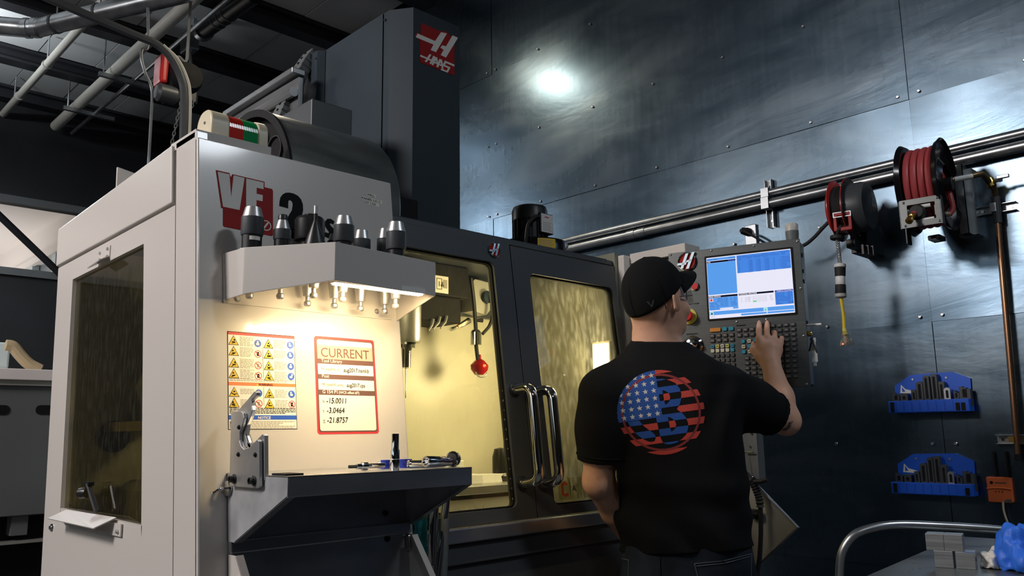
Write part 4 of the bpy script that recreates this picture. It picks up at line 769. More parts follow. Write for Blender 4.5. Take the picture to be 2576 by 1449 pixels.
for p in ((265, 725), (412, 738)): 
    b_ = build(MB().lathe([(.011, 0), (.011, .002), (.0075, .003), (.0075, .012), (.005, .012), (.005, .009), (0, .009)], PX(*z7(*p), XA-.012), (-1, 0, 0), 16), 'bolt', 'black', fx, smooth=True)
build(MB().box((XA+.008, 1.60, ZS), (XA+.05, 1.66, ZS+.004)), 'foot', 'blackm', fx)
# magnetic hook
hk = thing('magnet_hook', 'chrome magnetic hook stuck to the left shelf gusset', 'hook', PX(575, 1228, XA))
hc_ = PX(577, 1228, XA)
build(MB().lathe([(.017, 0), (.018, .004), (.016, .008), (.004, .009)], hc_, (-1, 0, 0), 24), 'magnet', 'chrome', hk, smooth=True)
hp = [hc_+V((-.006, 0, 0)), hc_+V((-.022, .0, 0)), hc_+V((-.03, .012, -.008)), hc_+V((-.042, .02, -.014)), hc_+V((-.052, .024, -.004)), hc_+V((-.05, .024, .012)), hc_+V((-.044, .02, .02))]
build(MB().tube(spline(hp, 5), .003, 8), 'hook', 'chrome', hk, smooth=True)
def socket(name, a, b, prof, label, cat='socket'):
    a, b = V(a), V(b); d = b-a; t = thing(name, label, cat, a); L = d.length
    build(MB().lathe([(r, h*L) for r, h in prof], a, d, 26), 'body', 'chrome', t, smooth=True); return t
c = on(993, 1177, 1.605); cz = PY(993, 1091, c.y).z-ZS
t = thing('deep_socket', 'tall chrome socket standing upright on the shelf edge', 'socket', c)
build(MB().lathe([(0, .002), (.0105, 0), (.0112, .002), (.0112, cz*.53), (.0092, cz*.58), (.0092, cz), (.0075, cz), (.0075, cz*.9), (0, cz*.9)], c, (0, 0, 1), 28), 'body', 'chrome', t, smooth=True); build(MB().lathe([(.0113, cz*.29), (.0116, cz*.3), (.0113, cz*.31)], c, (0, 0, 1), 28), 'engraved_ring', 'steel', t)
# hex bit on extension
a, b = on(878, 1168, 1.65)+V((0, 0, .0105)), on(966, 1166, 1.65)+V((0, 0, .0105))
def lying(name, label, cat, a, b, segs):
    t = thing(name, label, cat, a); d = b-a; L = d.length
    for nm, m, pr, n in segs: build(MB().lathe([(r, h*L) for r, h in pr], a, d, n), nm, m, t, smooth=n > 8)
    return t
lying('hex_bit_driver', 'chrome extension with a black hex bit, leftmost tool lying on the shelf', 'driver bit', a, b, [('hex_bit', 'black', [(0, 0), (.0042, 0), (.0042, .24), (0, .24)], 6), ('socket_body', 'chrome', [(.004, .2), (.0066, .21), (.0066, .34), (.0098, .36), (.0098, .5), (.0062, .52)], 24), ('extension', 'chrome', [(.0058, .5), (.0058, 1), (0, 1)], 20)])
for k, (px, py, lab) in enumerate(((970, 1174, 'blue grooved stopper left of the upright socket'), (1012, 1172, 'blue grooved stopper just right of the upright socket'), (1024, 1172, 'blue grooved stopper beside the small lying socket'))):
    c = on(px, py, 1.70); t = thing('blue_stopper', lab, 'stopper', c, 'blue stoppers on the shelf'); c = V((c.x, c.y, ZS))
    build(MB().lathe([(0, 0), (.0125, .0), (.0125, .007), (.0105, .009), (.0125, .0115), (.0125, .021), (0, .021)], c, (0, 0, 1), 24), 'body', 'bluek', t, smooth=True); build(MB().lathe([(.0127, .003), (.013, .0035), (.0127, .004)], c, (0, 0, 1), 24), 'rib', 'bluek', t)
a = on(1027, 1172, 1.66)+V((0, 0, .0098)); b = a+V((.075, -.01, -.001)); lying('small_socket', 'small chrome socket lying beside the blue stoppers', 'socket', a, b, [('body', 'chrome', [(.0045, .12), (.0062, 0), (.0092, 0), (.0095, .06), (.0095, 1), (0, 1)], 24)])
c = on(1140, 1174, 1.625); a = on(1070, 1160, 1.61); a.z = ZS+.0165; b = V((c.x-.012, c.y, ZS+.0135))
lying('long_socket', 'large chrome deep socket lying on the shelf in front of the ratchet', 'socket', a, b, [('body', 'chrome', [(.007, .2), (.0085, 0), (.0125, 0), (.0135, .03), (.0135, .75), (.011, .85), (.011, 1), (0, 1)], 28)])
rt = thing('ratchet', 'chrome ratchet head at the right end of the shelf', 'ratchet', c)
cr = V((c.x+.008, c.y+.01, ZS+.019)); build(MB().lathe([(0, -.008), (.0175, -.008), (.0195, -.004), (.0195, .006), (.0175, .01), (0, .01)], cr, (-.85, -.5, .1), 28), 'head', 'chrome', rt, smooth=True); build(MB().lathe([(.0135, .01), (.0135, .012), (0, .0125)], cr, (-.85, -.5, .1), 24), 'head_plate', 'black', rt, smooth=True)
build(MB().tube([cr+V((-.01, .02, -.009)), cr+V((-.07, .06, -.011)), cr+V((-.16, .1, -.011))], [.007, .006, .0085], 12), 'shaft', 'chrome', rt, smooth=True)
# tubes and teal hose beside the shelf
for k, (pa, pb, r, m, lab) in enumerate((((1098, 1150), (1086, 1420), .0125, 'chrome', 'chrome standpipe just right of the shelf'), ((1128, 1220), (1096, 1470), .011, 'chrome', 'slanted chrome tube with a grey grip right of the shelf'))):
    A_, B_ = PY(*pa, 1.80), PY(*pb, 1.78); t = thing('standpipe', lab, 'pipe', B_); build(MB().tube([A_, B_], r, 14), 'tube', m, t, smooth=True)
    if k: build(MB().tube([A_.lerp(B_, .35), B_+V((0, 0, -.3))], r*1.45, 12), 'grip', 'greyp', t, smooth=True)
    else: build(MB().tube([B_, B_+V((0, 0, -.8))], r, 14), 'lower_tube', m, t, smooth=True)
A_ = PY(1058, 1325, 1.83); mb = MB(); 
mb.lathe([(.017+.0025*(k % 2), -.012*k) for k in range(60)], A_+V((0, 0, .14)), (0, 0, 1), 14)
tag(build(mb, 'teal_hose', 'teal', smooth=True), 'teal ribbed hose hanging behind the shelf gusset', 'hose')

# ================================================================== FAN UNIT ON THE ROOF
FY = 2.62; fc = PY(1340, 640, FY); ze = PY(1340, 590, FY-.1).z; zd = 1.885
Rf = (PY(1420, 615, FY).x-PY(1262, 615, FY).x)/2*.80
fn = thing('mist_extractor', 'glossy black drum fan with a motor on top of the machine', 'fan unit', (fc.x, FY, zd))
zt2 = PY(1340, 585, FY-Rf).z
build(MB().lathe([(Rf, 0), (Rf, .035), (Rf*.985, .04), (Rf, .045), (Rf, zt2-zd-.01), (Rf*.97, zt2-zd), (0, zt2-zd)], (fc.x, FY, zd), (0, 0, 1), 48), 'drum', 'gloss', fn, smooth=True)
mc = PY(1333, 560, FY); Rm = Rf*.5; ztm = PY(1333, 522, FY).z; zmid = PY(1333, 555, FY).z
mo = build(MB().lathe([(Rm*.9, zt2), (Rm*.9, zmid)], (mc.x, FY, 0), (0, 0, 1), 32), 'motor', 'black', fn)
build(MB().lathe([(Rm, zmid-.005), (Rm, ztm-.02), (Rm*.92, ztm-.004), (Rm*.8, ztm), (0, ztm)], (mc.x, FY, 0), (0, 0, 1), 32), 'motor_cowl', 'black', mo, smooth=True)
for k in range(20):
    w = 2*math.pi*k/20; build(MB().box((Rm*.88, -.002, zt2), (Rm*1.0, .002, zmid-.006), Matrix.Translation((mc.x, FY, 0)) @ Matrix.Rotation(w, 4, 'Z')), 'cooling_fin', 'black', mo)
jb0, jb1 = PY(1362, 582, FY-Rm*1.1), PY(1390, 543, FY-Rm*1.1)
jb = build(MB().box((jb0.x-.006, FY-Rm*1.1, jb0.z-.004), (jb1.x+.004, FY-Rm*.5, jb1.z+.004)), 'terminal_box', 'black', mo, bevel=.003)
jT = frame((jb0.x, FY-Rm*1.1, jb0.z), (1, 0, 0), (0, 0, 1)); jw, jh = jb1.x-jb0.x, jb1.z-jb0.z
pl_ = build(flat(rect(0, 0, jw, jh), jT, 0, .001), 'rating_plate', 'wplas', jb); build(flat(rect(jw*.3, jh*.8, jw*.65, jh*.86), jT, .001, .0014), 'plate_print', 'signred', pl_)
for k in range(5): build(flat(rect(jw*.12, jh*(.12+.1*k), jw*(.88-.1*(k % 2)), jh*(.12+.1*k)+jh*.025), jT, .001, .0014), 'plate_print', 'greytxt', pl_)
build(MB().tube(spline([V((jb0.x+.005, FY-Rm*1.0, jb1.z-.01)), PY(1345, 546, FY-Rm*1.2), PY(1328, 566, FY-Rm*1.25), PY(1323, 600, FY-Rf-.01), PY(1321, 628, FY-Rf-.012)], 6), .007, 8), 'power_lead', 'rubber', fn, smooth=True)
def drum_patch(x0, x1, y0, y1, name, m, rr=Rf+.001, par=fn):
    zA, zB = PY(1385, y1, FY-Rf*.9).z, PY(1385, y0, FY-Rf*.9).z
    def ang(px): # find drum angle seen at the pixel column
        best = min((abs(((lambda d: 1288+FPX*np.dot(d, AR)/np.dot(d, AW))(np.array([fc.x+Rf*math.cos(w), FY+Rf*math.sin(w), zt2])-CAM))-px), w) for w in [math.pi*(1.0+.9*k/300) for k in range(301)]); return best[1]
    a, b = ang(x0), ang(x1); mb = MB(); mb.grid(lambda u, v: (fc.x+rr*math.cos(a+(b-a)*u), FY+rr*math.sin(a+(b-a)*u), zA+(zB-zA)*v), 12, 1); return build(mb, name, m, par)
yl = drum_patch(1352, 1396, 602, 630, 'yellow_label', 'syel'); bl = drum_patch(1351, 1397, 633, 646, 'blue_label', 'sblue'); drum_patch(1378, 1396, 637, 645, 'barcode', 'wplas', Rf+.0015, bl)
for k in range(5): drum_patch(1356, 1392-5*(k % 2), 606+4.4*k, 607.6+4.4*k, 'label_print', 'greytxt', Rf+.0016, yl)
# ================================================================== CONTROL PENDANT
PRv = V((.30236989, -.95319067, 0)); PA = V((2.502, 1.417, 0.))
TP = frame(PA, PRv, (0, 0, 1))
pe = thing('control_pendant', 'steel control pendant with a lit blue screen and rows of keys', 'control panel', PA+V((.03, 0, 1.35)))
u0, u1, v0, v1 = -.287, .168, 1.352, 1.846
build(flat(rrect(u0, v0, u1, v1, .004, 2), TP, -.003, 0), 'face_plate', 'stain2', pe, bevel=.001)
build(flat(rect(u0+.006, v0+.006, u1-.004, v1-.004), TP, -.1, -.003), 'housing', 'stain2', pe, bevel=.004)
for u, v in ((-.278, 1.8405), (-.13, 1.8395), (.0164, 1.838), (.160, 1.8365), (.159, 1.677), (.1575, 1.518), (.155, 1.3605), (-.057, 1.5813), (.042, 1.5815)):
    build(MB().lathe([(.0042, 0), (.004, .0015), (.0022, .0028), (0, .003)], (u, v, 0), (0, 0, 1), 12, TP), 'screw', 'galv', pe, smooth=True)
# screen
bz = build(ring(rrect(-.1555, 1.591, .1425, 1.8195, .004, 3), rrect(-.1497, 1.597, .1365, 1.8135, .002, 3), TP, 0, .0035), 'screen_bezel', 'blackm', pe)
scn = build(flat(rect(-.1497, 1.597, .1365, 1.8135), TP, 0, .0008), 'screen', 'sc_wh', pe)
sx, sy, SWd, SHt = -.1485, 1.8128, .284, .2150
def Q(a, b, c, d, m, name='screen_area', z=.001): return build(flat(rect(sx+a*SWd, sy-d*SHt, sx+c*SWd, sy-b*SHt), TP, z, z+.0002), name, m, scn)
Q(.0, .012, .352, .05, 'sc_blue2'); Q(.0, .058, .352, .088, 'sc_bk'); Q(.26, .064, .345, .082, 'sc_dk', z=.0013); Q(0, .09, .352, .612, 'sc_blue2')
Q(.367, .01, .996, .3, 'sc_blue'); Q(0, .632, .352, .662, 'sc_bk'); Q(0, .664, .352, .865, 'sc_blue2'); Q(.367, .632, .776, .66, 'sc_bk'); Q(.79, .632, .996, .66, 'sc_dk'); Q(.79, .663, .996, .86, 'sc_blue')
Q(.0, .885, .996, .945, 'sc_blue2'); Q(.38, .955, .68, .985, 'sc_blue2'); Q(.69, .955, .996, .985, 'sc_blue2'); Q(.13, .838, .29, .862, 'sc_wh', z=.0013); Q(.53, .765, .57, .785, 'sc_gn'); 
for y in (.7, .735, .765): build(ring([(sx+a*SWd, sy-b*SHt) for a, b in ((.53, y), (.69, y), (.69, y+.022), (.53, y+.022))], [(sx+a*SWd, sy-b*SHt) for a, b in ((.532, y+.002), (.688, y+.002), (.688, y+.02), (.532, y+.02))], TP, .001, .0013), 'bar_outline', 'sc_gy', scn)
Q(.012, .675, .052, .725, 'sc_wh', z=.0013); build(flat(disc2(sx+.032*SWd, sy-.70*SHt, .0046, 8), TP, .0016, .0018), 'stop_sign', 'sc_rd', scn); Q(.006, .888, .05, .94, 'sc_cy', z=.0013); Q(.645, .884, .695, .945, 'sc_cy', z=.0013)
build(flat(rect(sx+.018*SWd, sy-.932*SHt, sx+.038*SWd, sy-.912*SHt), TP, .0016, .0018), 'lock_icon', 'sc_bk', scn); build(ring(disc2(sx+.028*SWd, sy-.91*SHt, .0026, 14), disc2(sx+.028*SWd, sy-.91*SHt, .0017, 14), TP, .0016, .0018), 'lock_icon', 'sc_bk', scn); text('x', .009, TP, 'sc_bk', scn, x=sx+.66*SWd, y=sy-.935*SHt, d=.0016)
def st(s_, size, a, b, m, **kw): return text(s_, size, TP, m, scn, x=sx+a*SWd, y=sy-b*SHt, d=.0014, ext=.0001, **kw)
st('SETUP: ZERO', .0062, .006, .044, 'sc_dk'); st('POSITION', .0055, .27, .042, 'sc_dk'); st('MDI', .0062, .008, .084, 'sc_wh'); st('MAIN SPINDLE', .0062, .006, .657, 'sc_wh', bold=.0001); st('POSITION: MACHINE', .0062, .375, .655, 'sc_wh', bold=.0001); st('TIMERS & COUNTERS', .0052, .81, .655, 'sc_wh')
st('APPROXIMATE\n   LENGTH', .0048, .47, .055, 'sc_dk'); st('APPROXIMATE\n DIAMETER', .0048, .57, .055, 'sc_dk'); st('PROBING\nEDGE MEASURE\n  HEIGHT', .0046, .67, .04, 'sc_dk'); st('TOOL\nTOLERANCE', .0046, .78, .045, 'sc_dk'); st('TOOL OFFSET  16\n    PROBE\n     TYPE', .0046, .875, .035, 'sc_dk')
st('TOOL INFO\nTOOL   12\n  OFF\n\n 15\n 16\n 17\n 18\n 19\n 20', .0056, .375, .045, 'sc_dk')
for k, c_ in enumerate((('1.5000\n1.4000\n1.6000\n2.5000\n1.6000\n1.2500\n2.0000\n2.4000', .5), ('0.1250\n0.2500\n0.2250\n0.3750\n0.1250\n0.2250\n0.1250\n0.2250', .595), ('0.2500\n0.2500\n0.2500\n0.2500\n0.1250\n0.2500\n0.2500\n0.2500', .695), ('0.\n0.\n0.\n0.\n0.\n0.\n0.\n0.', .8), ('1- NON ROT\n1- ROTATING\n2- NON ROT\n1- ROTATING\n0- NONE\n0- NONE\n1- NON ROT\n1- NON ROT', .87))): st(c_[0], .0056, c_[1], .12, 'sc_dk')
st('SPINDLE SPEED\nSPINDLE LOAD\nSURFACE SPEED\nCHIP LOAD\nFEED RATE\nACTIVE FEED', .0055, .235, .685, 'sc_dk', align='RIGHT'); st('0     RPM\n0.0   KW\n0     FPM\n0.00000\n100.0000\n100.0000', .0055, .265, .685, 'sc_dk'); st('OVERRIDES\n  FEED: 100%\nSPINDLE: 100%\n  RAPID: 100%', .0052, .006, .755, 'sc_dk'); st('SPINDLE LOAD(%)', .0052, .006, .857, 'sc_dk')
st('X    -15.0000\nY     -8.1200\nZ      0.1110', .0062, .39, .72, 'sc_gy'); st('0%\n0%\n15%', .0062, .73, .72, 'sc_gy'); st('THIS CYCLE:\nLAST CYCLE:\nREMAINING:\nM30 COUNTER #1:\nM30 COUNTER #2:\nLOOPS REMAINING:\nV103:\nMACRO 2:', .0052, .795, .685, 'sc_dk'); st('0:00:18\n0:01:17\n0:00:29\n  906\n  576\n    0\n0.001250\n0.000000', .0052, .93, .685, 'sc_dk'); st('INPUT:', .0056, .01, .982, 'sc_gy')
# keys
def key(u, v, w, h, m, par=pe):
    k_ = build(MB().prism([(x, y, 0) for x, y in rrect(u-w/2, v-h/2, u+w/2, v+h/2, .003, 3)], (0, 0, .0055), TP), 'key', m, par, bevel=.0012)
    k_.data.name = 'key'; return k_
def legend(u, v, m='greytxt'): build(flat(rect(u-.004, v-.001, u+.004, v+.0012), TP, .0056, .0059), 'key_legend', m, pe)
key(-.1315, 1.558, .037, .0135, 'keyo'); key(-.0994, 1.5587, .0165, .0135, 'keyb'); key(-.0771, 1.5587, .0165, .0135, 'keyb')
for r, v in enumerate((1.538, 1.5215)):
    for k in range(4): key(-.144+k*.0222, v, .017, .0135, 'key'); legend(-.144+k*.0222, v)
for k, m in enumerate(('keyb', 'keyy', 'keyc', 'keyy', 'keyb')): key(-.1445+k*.017, 1.501, .0125, .0125, m); legend(-.1445+k*.017, 1.501, 'ink')
for k, m in enumerate(('keyc', 'keyc', 'keyc', 'keyc', 'keyb')): key(-.1448+k*.017, 1.4858, .0125, .0125, m)
for k in range(5):
    for r in range(3): key(-.1448+k*.017, 1.4690-.0165*r, .0125, .0125, 'key')
for r, v in enumerate((1.5522, 1.5344)):
    for k in range(3): key(-.0511+.0216*k, v, .017, .0135, 'key'); legend(-.0511+.0216*k, v)
build(flat(rect(-.059, 1.5655, -.028, 1.569), TP, 0, .0006), 'label_strip', 'ink', pe)
for k, (u, v, m) in enumerate([(-.0389+.0202*i, 1.5122-.0178*j, ('keyb' if (i+j) % 2 == 0 else 'keyc')) for j in range(3) for i in range(3)]): key(u, v, .0125, .0125, m); (m == 'keyc') and legend(u, v, 'ink')
for r in range(6):
    for k in range(5): key(.0392+.0216*k, 1.5585-.0165*r, .0175, .0125, 'key'); legend(.0392+.0216*k, 1.5585-.0165*r)
for r in range(5):
    for k in range(8): key(.1241-.0002*r-.0221*k, 1.4549-.0168*r, .0175, .0125, 'key'); legend(.1241-.0002*r-.0221*k, 1.4549-.0168*r)
badge(TP @ Matrix.Translation((-.218, 1.808, 0)), .034, pe)
rbt = build(MB().lathe([(.0155, 0), (.0155, .004), (.013, .006)], (-.1945, 1.7165, 0), (0, 0, 1), 24, TP), 'stop_button_ring', 'chrome', pe, smooth=True); build(MB().lathe([(.0125, .003), (.0125, .008), (.011, .010), (0, .010)], (-.1945, 1.7165, 0), (0, 0, 1), 24, TP), 'stop_button', 'redp', rbt, smooth=True)
build(MB().lathe([(.0155, 0), (.0155, .004), (.013, .006)], (-.243, 1.7165, 0), (0, 0, 1), 24, TP), 'start_button_ring', 'chrome', pe, smooth=True); build(MB().lathe([(.0125, .003), (.0125, .008), (0, .009)], (-.243, 1.7165, 0), (0, 0, 1), 24, TP), 'start_button', 'lgreen', pe, smooth=True)
ye = build(MB().lathe([(.0285, 0), (.0285, .006), (.026, .008), (.015, .008)], (-.222, 1.612, 0), (0, 0, 1), 32, TP), 'emergency_stop_collar', 'dullyel', pe, smooth=True); build(MB().lathe([(.011, .006), (.011, .018), (.0195, .021), (.0205, .028), (.018, .036), (0, .038)], (-.222, 1.612, 0), (0, 0, 1), 28, TP), 'emergency_stop_button', 'redp', ye, smooth=True)
text('EMERGENCY STOP', .0078, TP, 'ink', pe, x=-.217, y=1.653, d=.0006, align='CENTER', bold=.0001); text('HANDLE JOG', .007, TP, 'ink', pe, x=-.214, y=1.5475, d=.0006, align='CENTER', bold=.0001)
jw_ = build(MB().lathe([(.036, 0), (.036, .006), (.03, .012), (.029, .02), (.02, .024), (0, .024)], (-.213, 1.507, 0), (0, 0, 1), 36, TP), 'jog_wheel', 'chrome', pe, smooth=True); build(MB().lathe([(.006, .022), (.007, .04), (0, .043)], (-.198, 1.515, 0), (0, 0, 1), 14, TP), 'jog_knob', 'black', jw_, smooth=True)
kb = TP @ V((.137, 1.844, -.05)); build(MB().lathe([(.02, 0), (.021, .02), (.022, .03), (.022, .04), (.0185, .042), (.0185, .022)], kb, (0, 0, 1), 24), 'beacon_base', 'greyp', pe, smooth=True); build(MB().lathe([(.0215, .036), (.0215, .062), (.019, .066), (0, .067)], kb, (0, 0, 1), 24), 'beacon_cap', 'greylt', pe, smooth=True)
for v in (1.79, 1.735, 1.70, 1.56): build(MB().box((u1-.005, v, -.05), (u1-.001, v+.012, -.038), TP), 'side_port', 'black', pe)
ph = TP @ V((u1-.004, 1.557, -.04)); build(MB().tube([ph, ph+PRv*.045], .0042, 10), 'side_handle', 'wplas', pe, smooth=True)
# key bunch and memory stick hanging at the pendant side
kt = thing('key_bunch', 'key bunch with a white memory stick hanging on the pendant side', 'keys', TP @ V((u1+.01, 1.52, -.03)))
build(MB().lathe([(.009, 0), (.009, .012), (.007, .015)], TP @ V((u1-.003, 1.527, -.03)), PRv, 14), 'lock_barrel', 'brass', kt, smooth=True)
for k, (du, dv, L_) in enumerate(((.012, -.02, .045), (.018, -.024, .04), (.008, -.03, .05))): build(flat([(-.004, 0), (.004, 0), (.005, -.012), (.003, -.014), (.003, -L_), (-.002, -L_-.003), (-.003, -.014), (-.005, -.012)], TP @ Matrix.Translation((u1+du, 1.52+dv*.3, -.03+.004*k)) @ Matrix.Rotation(.3*(k-1), 4, 'Z'), -.001, .001), 'key_blade', ['black', 'steel', 'black'][k], kt)
build(MB().tube([TP @ V((u1+.014+.006*math.cos(w), 1.474+.006*math.sin(w), -.03)) for w in [2*math.pi*k/12 for k in range(13)]], .0018, 6), 'yellow_loop', 'yellow', kt, smooth=True)
build(flat(rrect(u1+.005, 1.432, u1+.023, 1.47, .002, 2), TP, -.034, -.026), 'memory_stick', 'wplas', kt, bevel=.001); build(flat(rect(u1+.009, 1.42, u1+.019, 1.432), TP, -.032, -.028), 'stick_plug', 'galv', kt)
# hanging hose, chain and sheet under the pendant
t = thing('coolant_gun_hose', 'black ribbed coolant hose hanging behind the man', 'hose', PX(1905, 1300, 2.62))
hp = [PX(x, y, 2.62) for x, y in ((1880, 1200), (1893, 1215), (1905, 1240), (1912, 1270), (1914, 1330), (1911, 1400), (1905, 1449), (1902, 1600))]; sp_ = spline(hp, 8)
build(MB().tube(sp_, .008, 10), 'hose', 'rubber', t, smooth=True); build(MB().tube(sp_[2:26], [.0105+.0035*(k % 2) for k in range(24)], 12), 'strain_relief', 'rubber', t); build(MB().tube([PX(1872, 1192, 2.62), PX(1892, 1210, 2.62)], .013, 12), 'gun_grip', 'rubber', t, smooth=True); build(MB().tube([PX(1890, 1211, 2.62), PX(1915, 1211, 2.62), PX(1930, 1206, 2.62)], .008, 10), 'gun_nozzle', 'rubber', t, smooth=True)
t = thing('ball_chain', 'thin ball chain with a ring hanging from the pin behind the man', 'chain', PX(1884, 1137, 2.64))
build(MB().tube([PX(1874, 1138, 2.64), PX(1895, 1138, 2.64)], .003, 8), 'pin', 'chrome', t, smooth=True)
for k in range(22):
    for a_, b_ in (((1878, 1146), (1886, 1198)),): 
        p = PX(a_[0]+(b_[0]-a_[0])*k/21, a_[1]+(b_[1]-a_[1])*k/21, 2.64); build(MB().lathe([(0, -.0015), (.0013, -.0007), (.0013, .0007), (0, .0015)], p, (0, 0, 1), 6), 'bead', 'steel', t)
rc = PX(1889, 1202, 2.64); build(MB().tube([rc+V((0, .008*math.cos(w), .008*math.sin(w))) for w in [2*math.pi*k/14 for k in range(15)]], .0014, 6), 'ring', 'chrome', t, smooth=True)
for px, py in ((1890, 1091), (1886, 1124)): build(MB().lathe([(.004, 0), (0, .003)], PX(px, py, 2.65), (-1, 0, 0), 10), 'screw', 'chrome', t)
build(MB().box((2.655, PX(1895, 1100, 2.65).y-.01, PX(1885, 1215, 2.65).z), (2.70, PX(1860, 1100, 2.65).y+.2, 1.45)), 'post', 'greyp', t)
cn = [PX(x, y, 2.66) for x, y in ((1700, 1120), (1905, 1222), (2007, 1326), (1903, 1425), (1700, 1560))]
dg = thing('drip_guard', 'grey folded sheet guard with a pointed right corner behind the man', 'guard', cn[2])
build(MB().prism([p for p in cn], (.012, 0, 0)), 'sheet', 'greylt', dg, fixn=True, bevel=.002); build(MB().tube([cn[1], cn[2], cn[3]], .006, 6), 'folded_edge', 'stain', dg)
build(MB().lathe([(.018, 0), (.018, .03), (.01, .04)], PX(1893, 1293, 2.65), (-.4, -1, 0), 14), 'latch_knob', 'black', dg, smooth=True)

# ================================================================== RIGHT WALL FITTINGS
for k, (za, r, lab) in enumerate(((2.497, .021, 'upper of the two steel conduits along the right wall'), (2.437, .027, 'lower of the two steel conduits along the right wall'))):
    t = thing('wall_conduit', lab, 'conduit', (WX-.05, 2.5, za), 'conduits along the right wall')
    build(MB().tube([(WX-.052, -2.6, za), (WX-.052, 5.2, za)], r, 16), 'tube', 'galv', t, smooth=True)
    for y in (3.02, 3.1): k == 1 and build(MB().lathe([(r*1.12, -.03), (r*1.12, .03)], (WX-.052, y, za), (0, 1, 0), 16), 'coupling', 'galv', t, smooth=True)
def strut(y, zc, L, vertical, label, x=WX, pieces=()):
    t = thing('strut_channel', label, 'strut', (x-.02, y, zc)); w = .02
    if vertical: mb = MB().box((x-.008, y-w, zc-L/2), (x-.005, y+w, zc+L/2)).box((x-.036, y-w, zc-L/2), (x-.005, y-w+.003, zc+L/2)).box((x-.036, y+w-.003, zc-L/2), (x-.005, y+w, zc+L/2))
    else: mb = MB().box((x-.008, y-L/2, zc-w), (x-.005, y+L/2, zc+w)).box((x-.036, y-L/2, zc-w), (x-.005, y+L/2, zc-w+.003)).box((x-.036, y-L/2, zc+w-.003), (x-.005, y+L/2, zc+w))
    build(mb, 'channel', 'galv', t)
    for s_ in (-.36, 0, .36):
        c = (x-.009, y, zc+s_*L) if vertical else (x-.009, y+s_*L, zc); build(MB().lathe([(.008, 0), (.007, .004), (0, .004)], c, (-1, 0, 0), 10), 'bolt_head', 'chrome', t)
    return t
sy_ = PX(1942, 510, WX).y
t = strut(sy_, 2.445, .27, True, 'vertical slotted strut clamping the two wall conduits')
for za, r in ((2.497, .021), (2.437, .027)): build(MB().box((WX-.052-r-.004, sy_-.022, za-r-.004), (WX-.03, sy_+.022, za-r)).box((WX-.052-r-.004, sy_-.022, za+r), (WX-.03, sy_+.022, za+r+.004)).box((WX-.052-r-.006, sy_-.022, za-r-.004), (WX-.052-r-.002, sy_+.022, za+r+.004)), 'pipe_clamp', 'galv', t)
# outlet with plug
oc = PX(1888, 592, WX-.02)
t = thing('wall_outlet', 'wall outlet with a black plug above the pendant', 'outlet', oc)
build(MB().box(oc+V((0, -.035, -.06)), oc+V((.018, .035, .06))), 'plate', 'galv', t, bevel=.003); build(MB().lathe([(.022, 0), (.024, .01), (.02, .045), (.01, .06)], oc+V((-.0, .01, .02)), (-1, .25, .05), 16), 'plug', 'rubber', t, smooth=True)
build(MB().tube(spline([oc+V((-.05, .02, .02)), oc+V((-.07, -.02, .0)), oc+V((-.06, -.1, -.06)), oc+V((-.05, -.2, -.14))], 6), .007, 8), 'lead', 'rubber', t, smooth=True)

# --- cord reel
rc_ = PX(2136, 524, 3.80); Yr = rc_.y; Zr = rc_.z; Rr = .15
cr = thing('cord_reel', 'red retractable cord reel with a black drum cover on the wall', 'cord reel', (WX, Yr, Zr))
ax = V((.08, -1, 0)).normalized()   # reel axle
o_ = V((3.82, Yr, Zr))
flg = lambda a, b, r, rim, n=40: [(0, a), (r-.004, a), (r, (a*.7+b*.3)), (r, (a*.3+b*.7)), (r-.004, b), (0, b)]
build(MB().lathe(flg(.058, .064, Rr, 0), o_, -ax, 44), 'rear_flange', 'reel', cr, smooth=True); build(MB().lathe([(.0, .064), (.06, .064), (Rr*.72, .066), (Rr*.7, .085), (Rr*.5, .092), (0, .092)], o_, -ax, 40), 'rear_hub', 'reel', cr, smooth=True)
build(MB().lathe(flg(.0, .006, Rr, 0), o_, ax, 44), 'front_flange', 'reel', cr, smooth=True); build(MB().lathe(flg(.006, .009, Rr*.985, 0), o_, ax, 44), 'flange_face', 'black', cr, smooth=True)
cv = build(MB().lathe([(Rr*.80, .009), (Rr*.80, .065), (Rr*.74, .088), (Rr*.3, .094), (0, .094)], o_, ax, 44), 'drum_cover', 'dark', cr, smooth=True)
ex_ = V((0, 0, 1)).cross(ax).normalized(); Tl = frame(o_+ax*.0945+ex_*.035+V((0, 0, .01)), ex_, (0, 0, 1))
lb = build(flat(disc2(0, 0, .032, 28), Tl, 0, .001), 'maker_label', 'wplas', cv); build(flat([(.03*math.cos(w), .03*math.sin(w)) for w in [math.pi*(1.12+.76*k/12) for k in range(13)]], Tl, .001, .0015), 'label_band', 'sorange', lb)
for k in range(3): build(flat(rect(-.02, .004+.007*k, .02-.004*k, .007+.007*k), Tl, .001, .0014), 'label_print', 'greytxt', lb)
mb = MB()
for k in range(6): 
    for L_ in range(2): mb.lathe([(Rr*.76-.012*L_+.0062*math.cos(w), -.054+.0094*k+.0062*math.sin(w)) for w in [2*math.pi*j/8 for j in range(9)]], o_, ax, 36)
mb.lathe([(Rr*.68, -.058), (Rr*.68, 0)], o_, ax, 30); build(mb, 'wound_cord', 'rubber', cr, smooth=True)
for w in [2*math.pi*k/6 for k in range(6)]: build(MB().lathe([(.004, 0), (.003, .004), (0, .004)], o_+ax*.009+(ex_*math.cos(w)+V((0, 0, 1))*math.sin(w))*Rr*.92, ax, 8), 'screw', 'chrome', cr)
build(MB().box((3.9, Yr-.03, Zr-.2), (WX-.003, Yr+.05, Zr-.05)).box((3.80, Yr-.015, Zr-.19), (3.95, Yr+.03, Zr-.15)), 'wall_bracket', 'black', cr, bevel=.003)
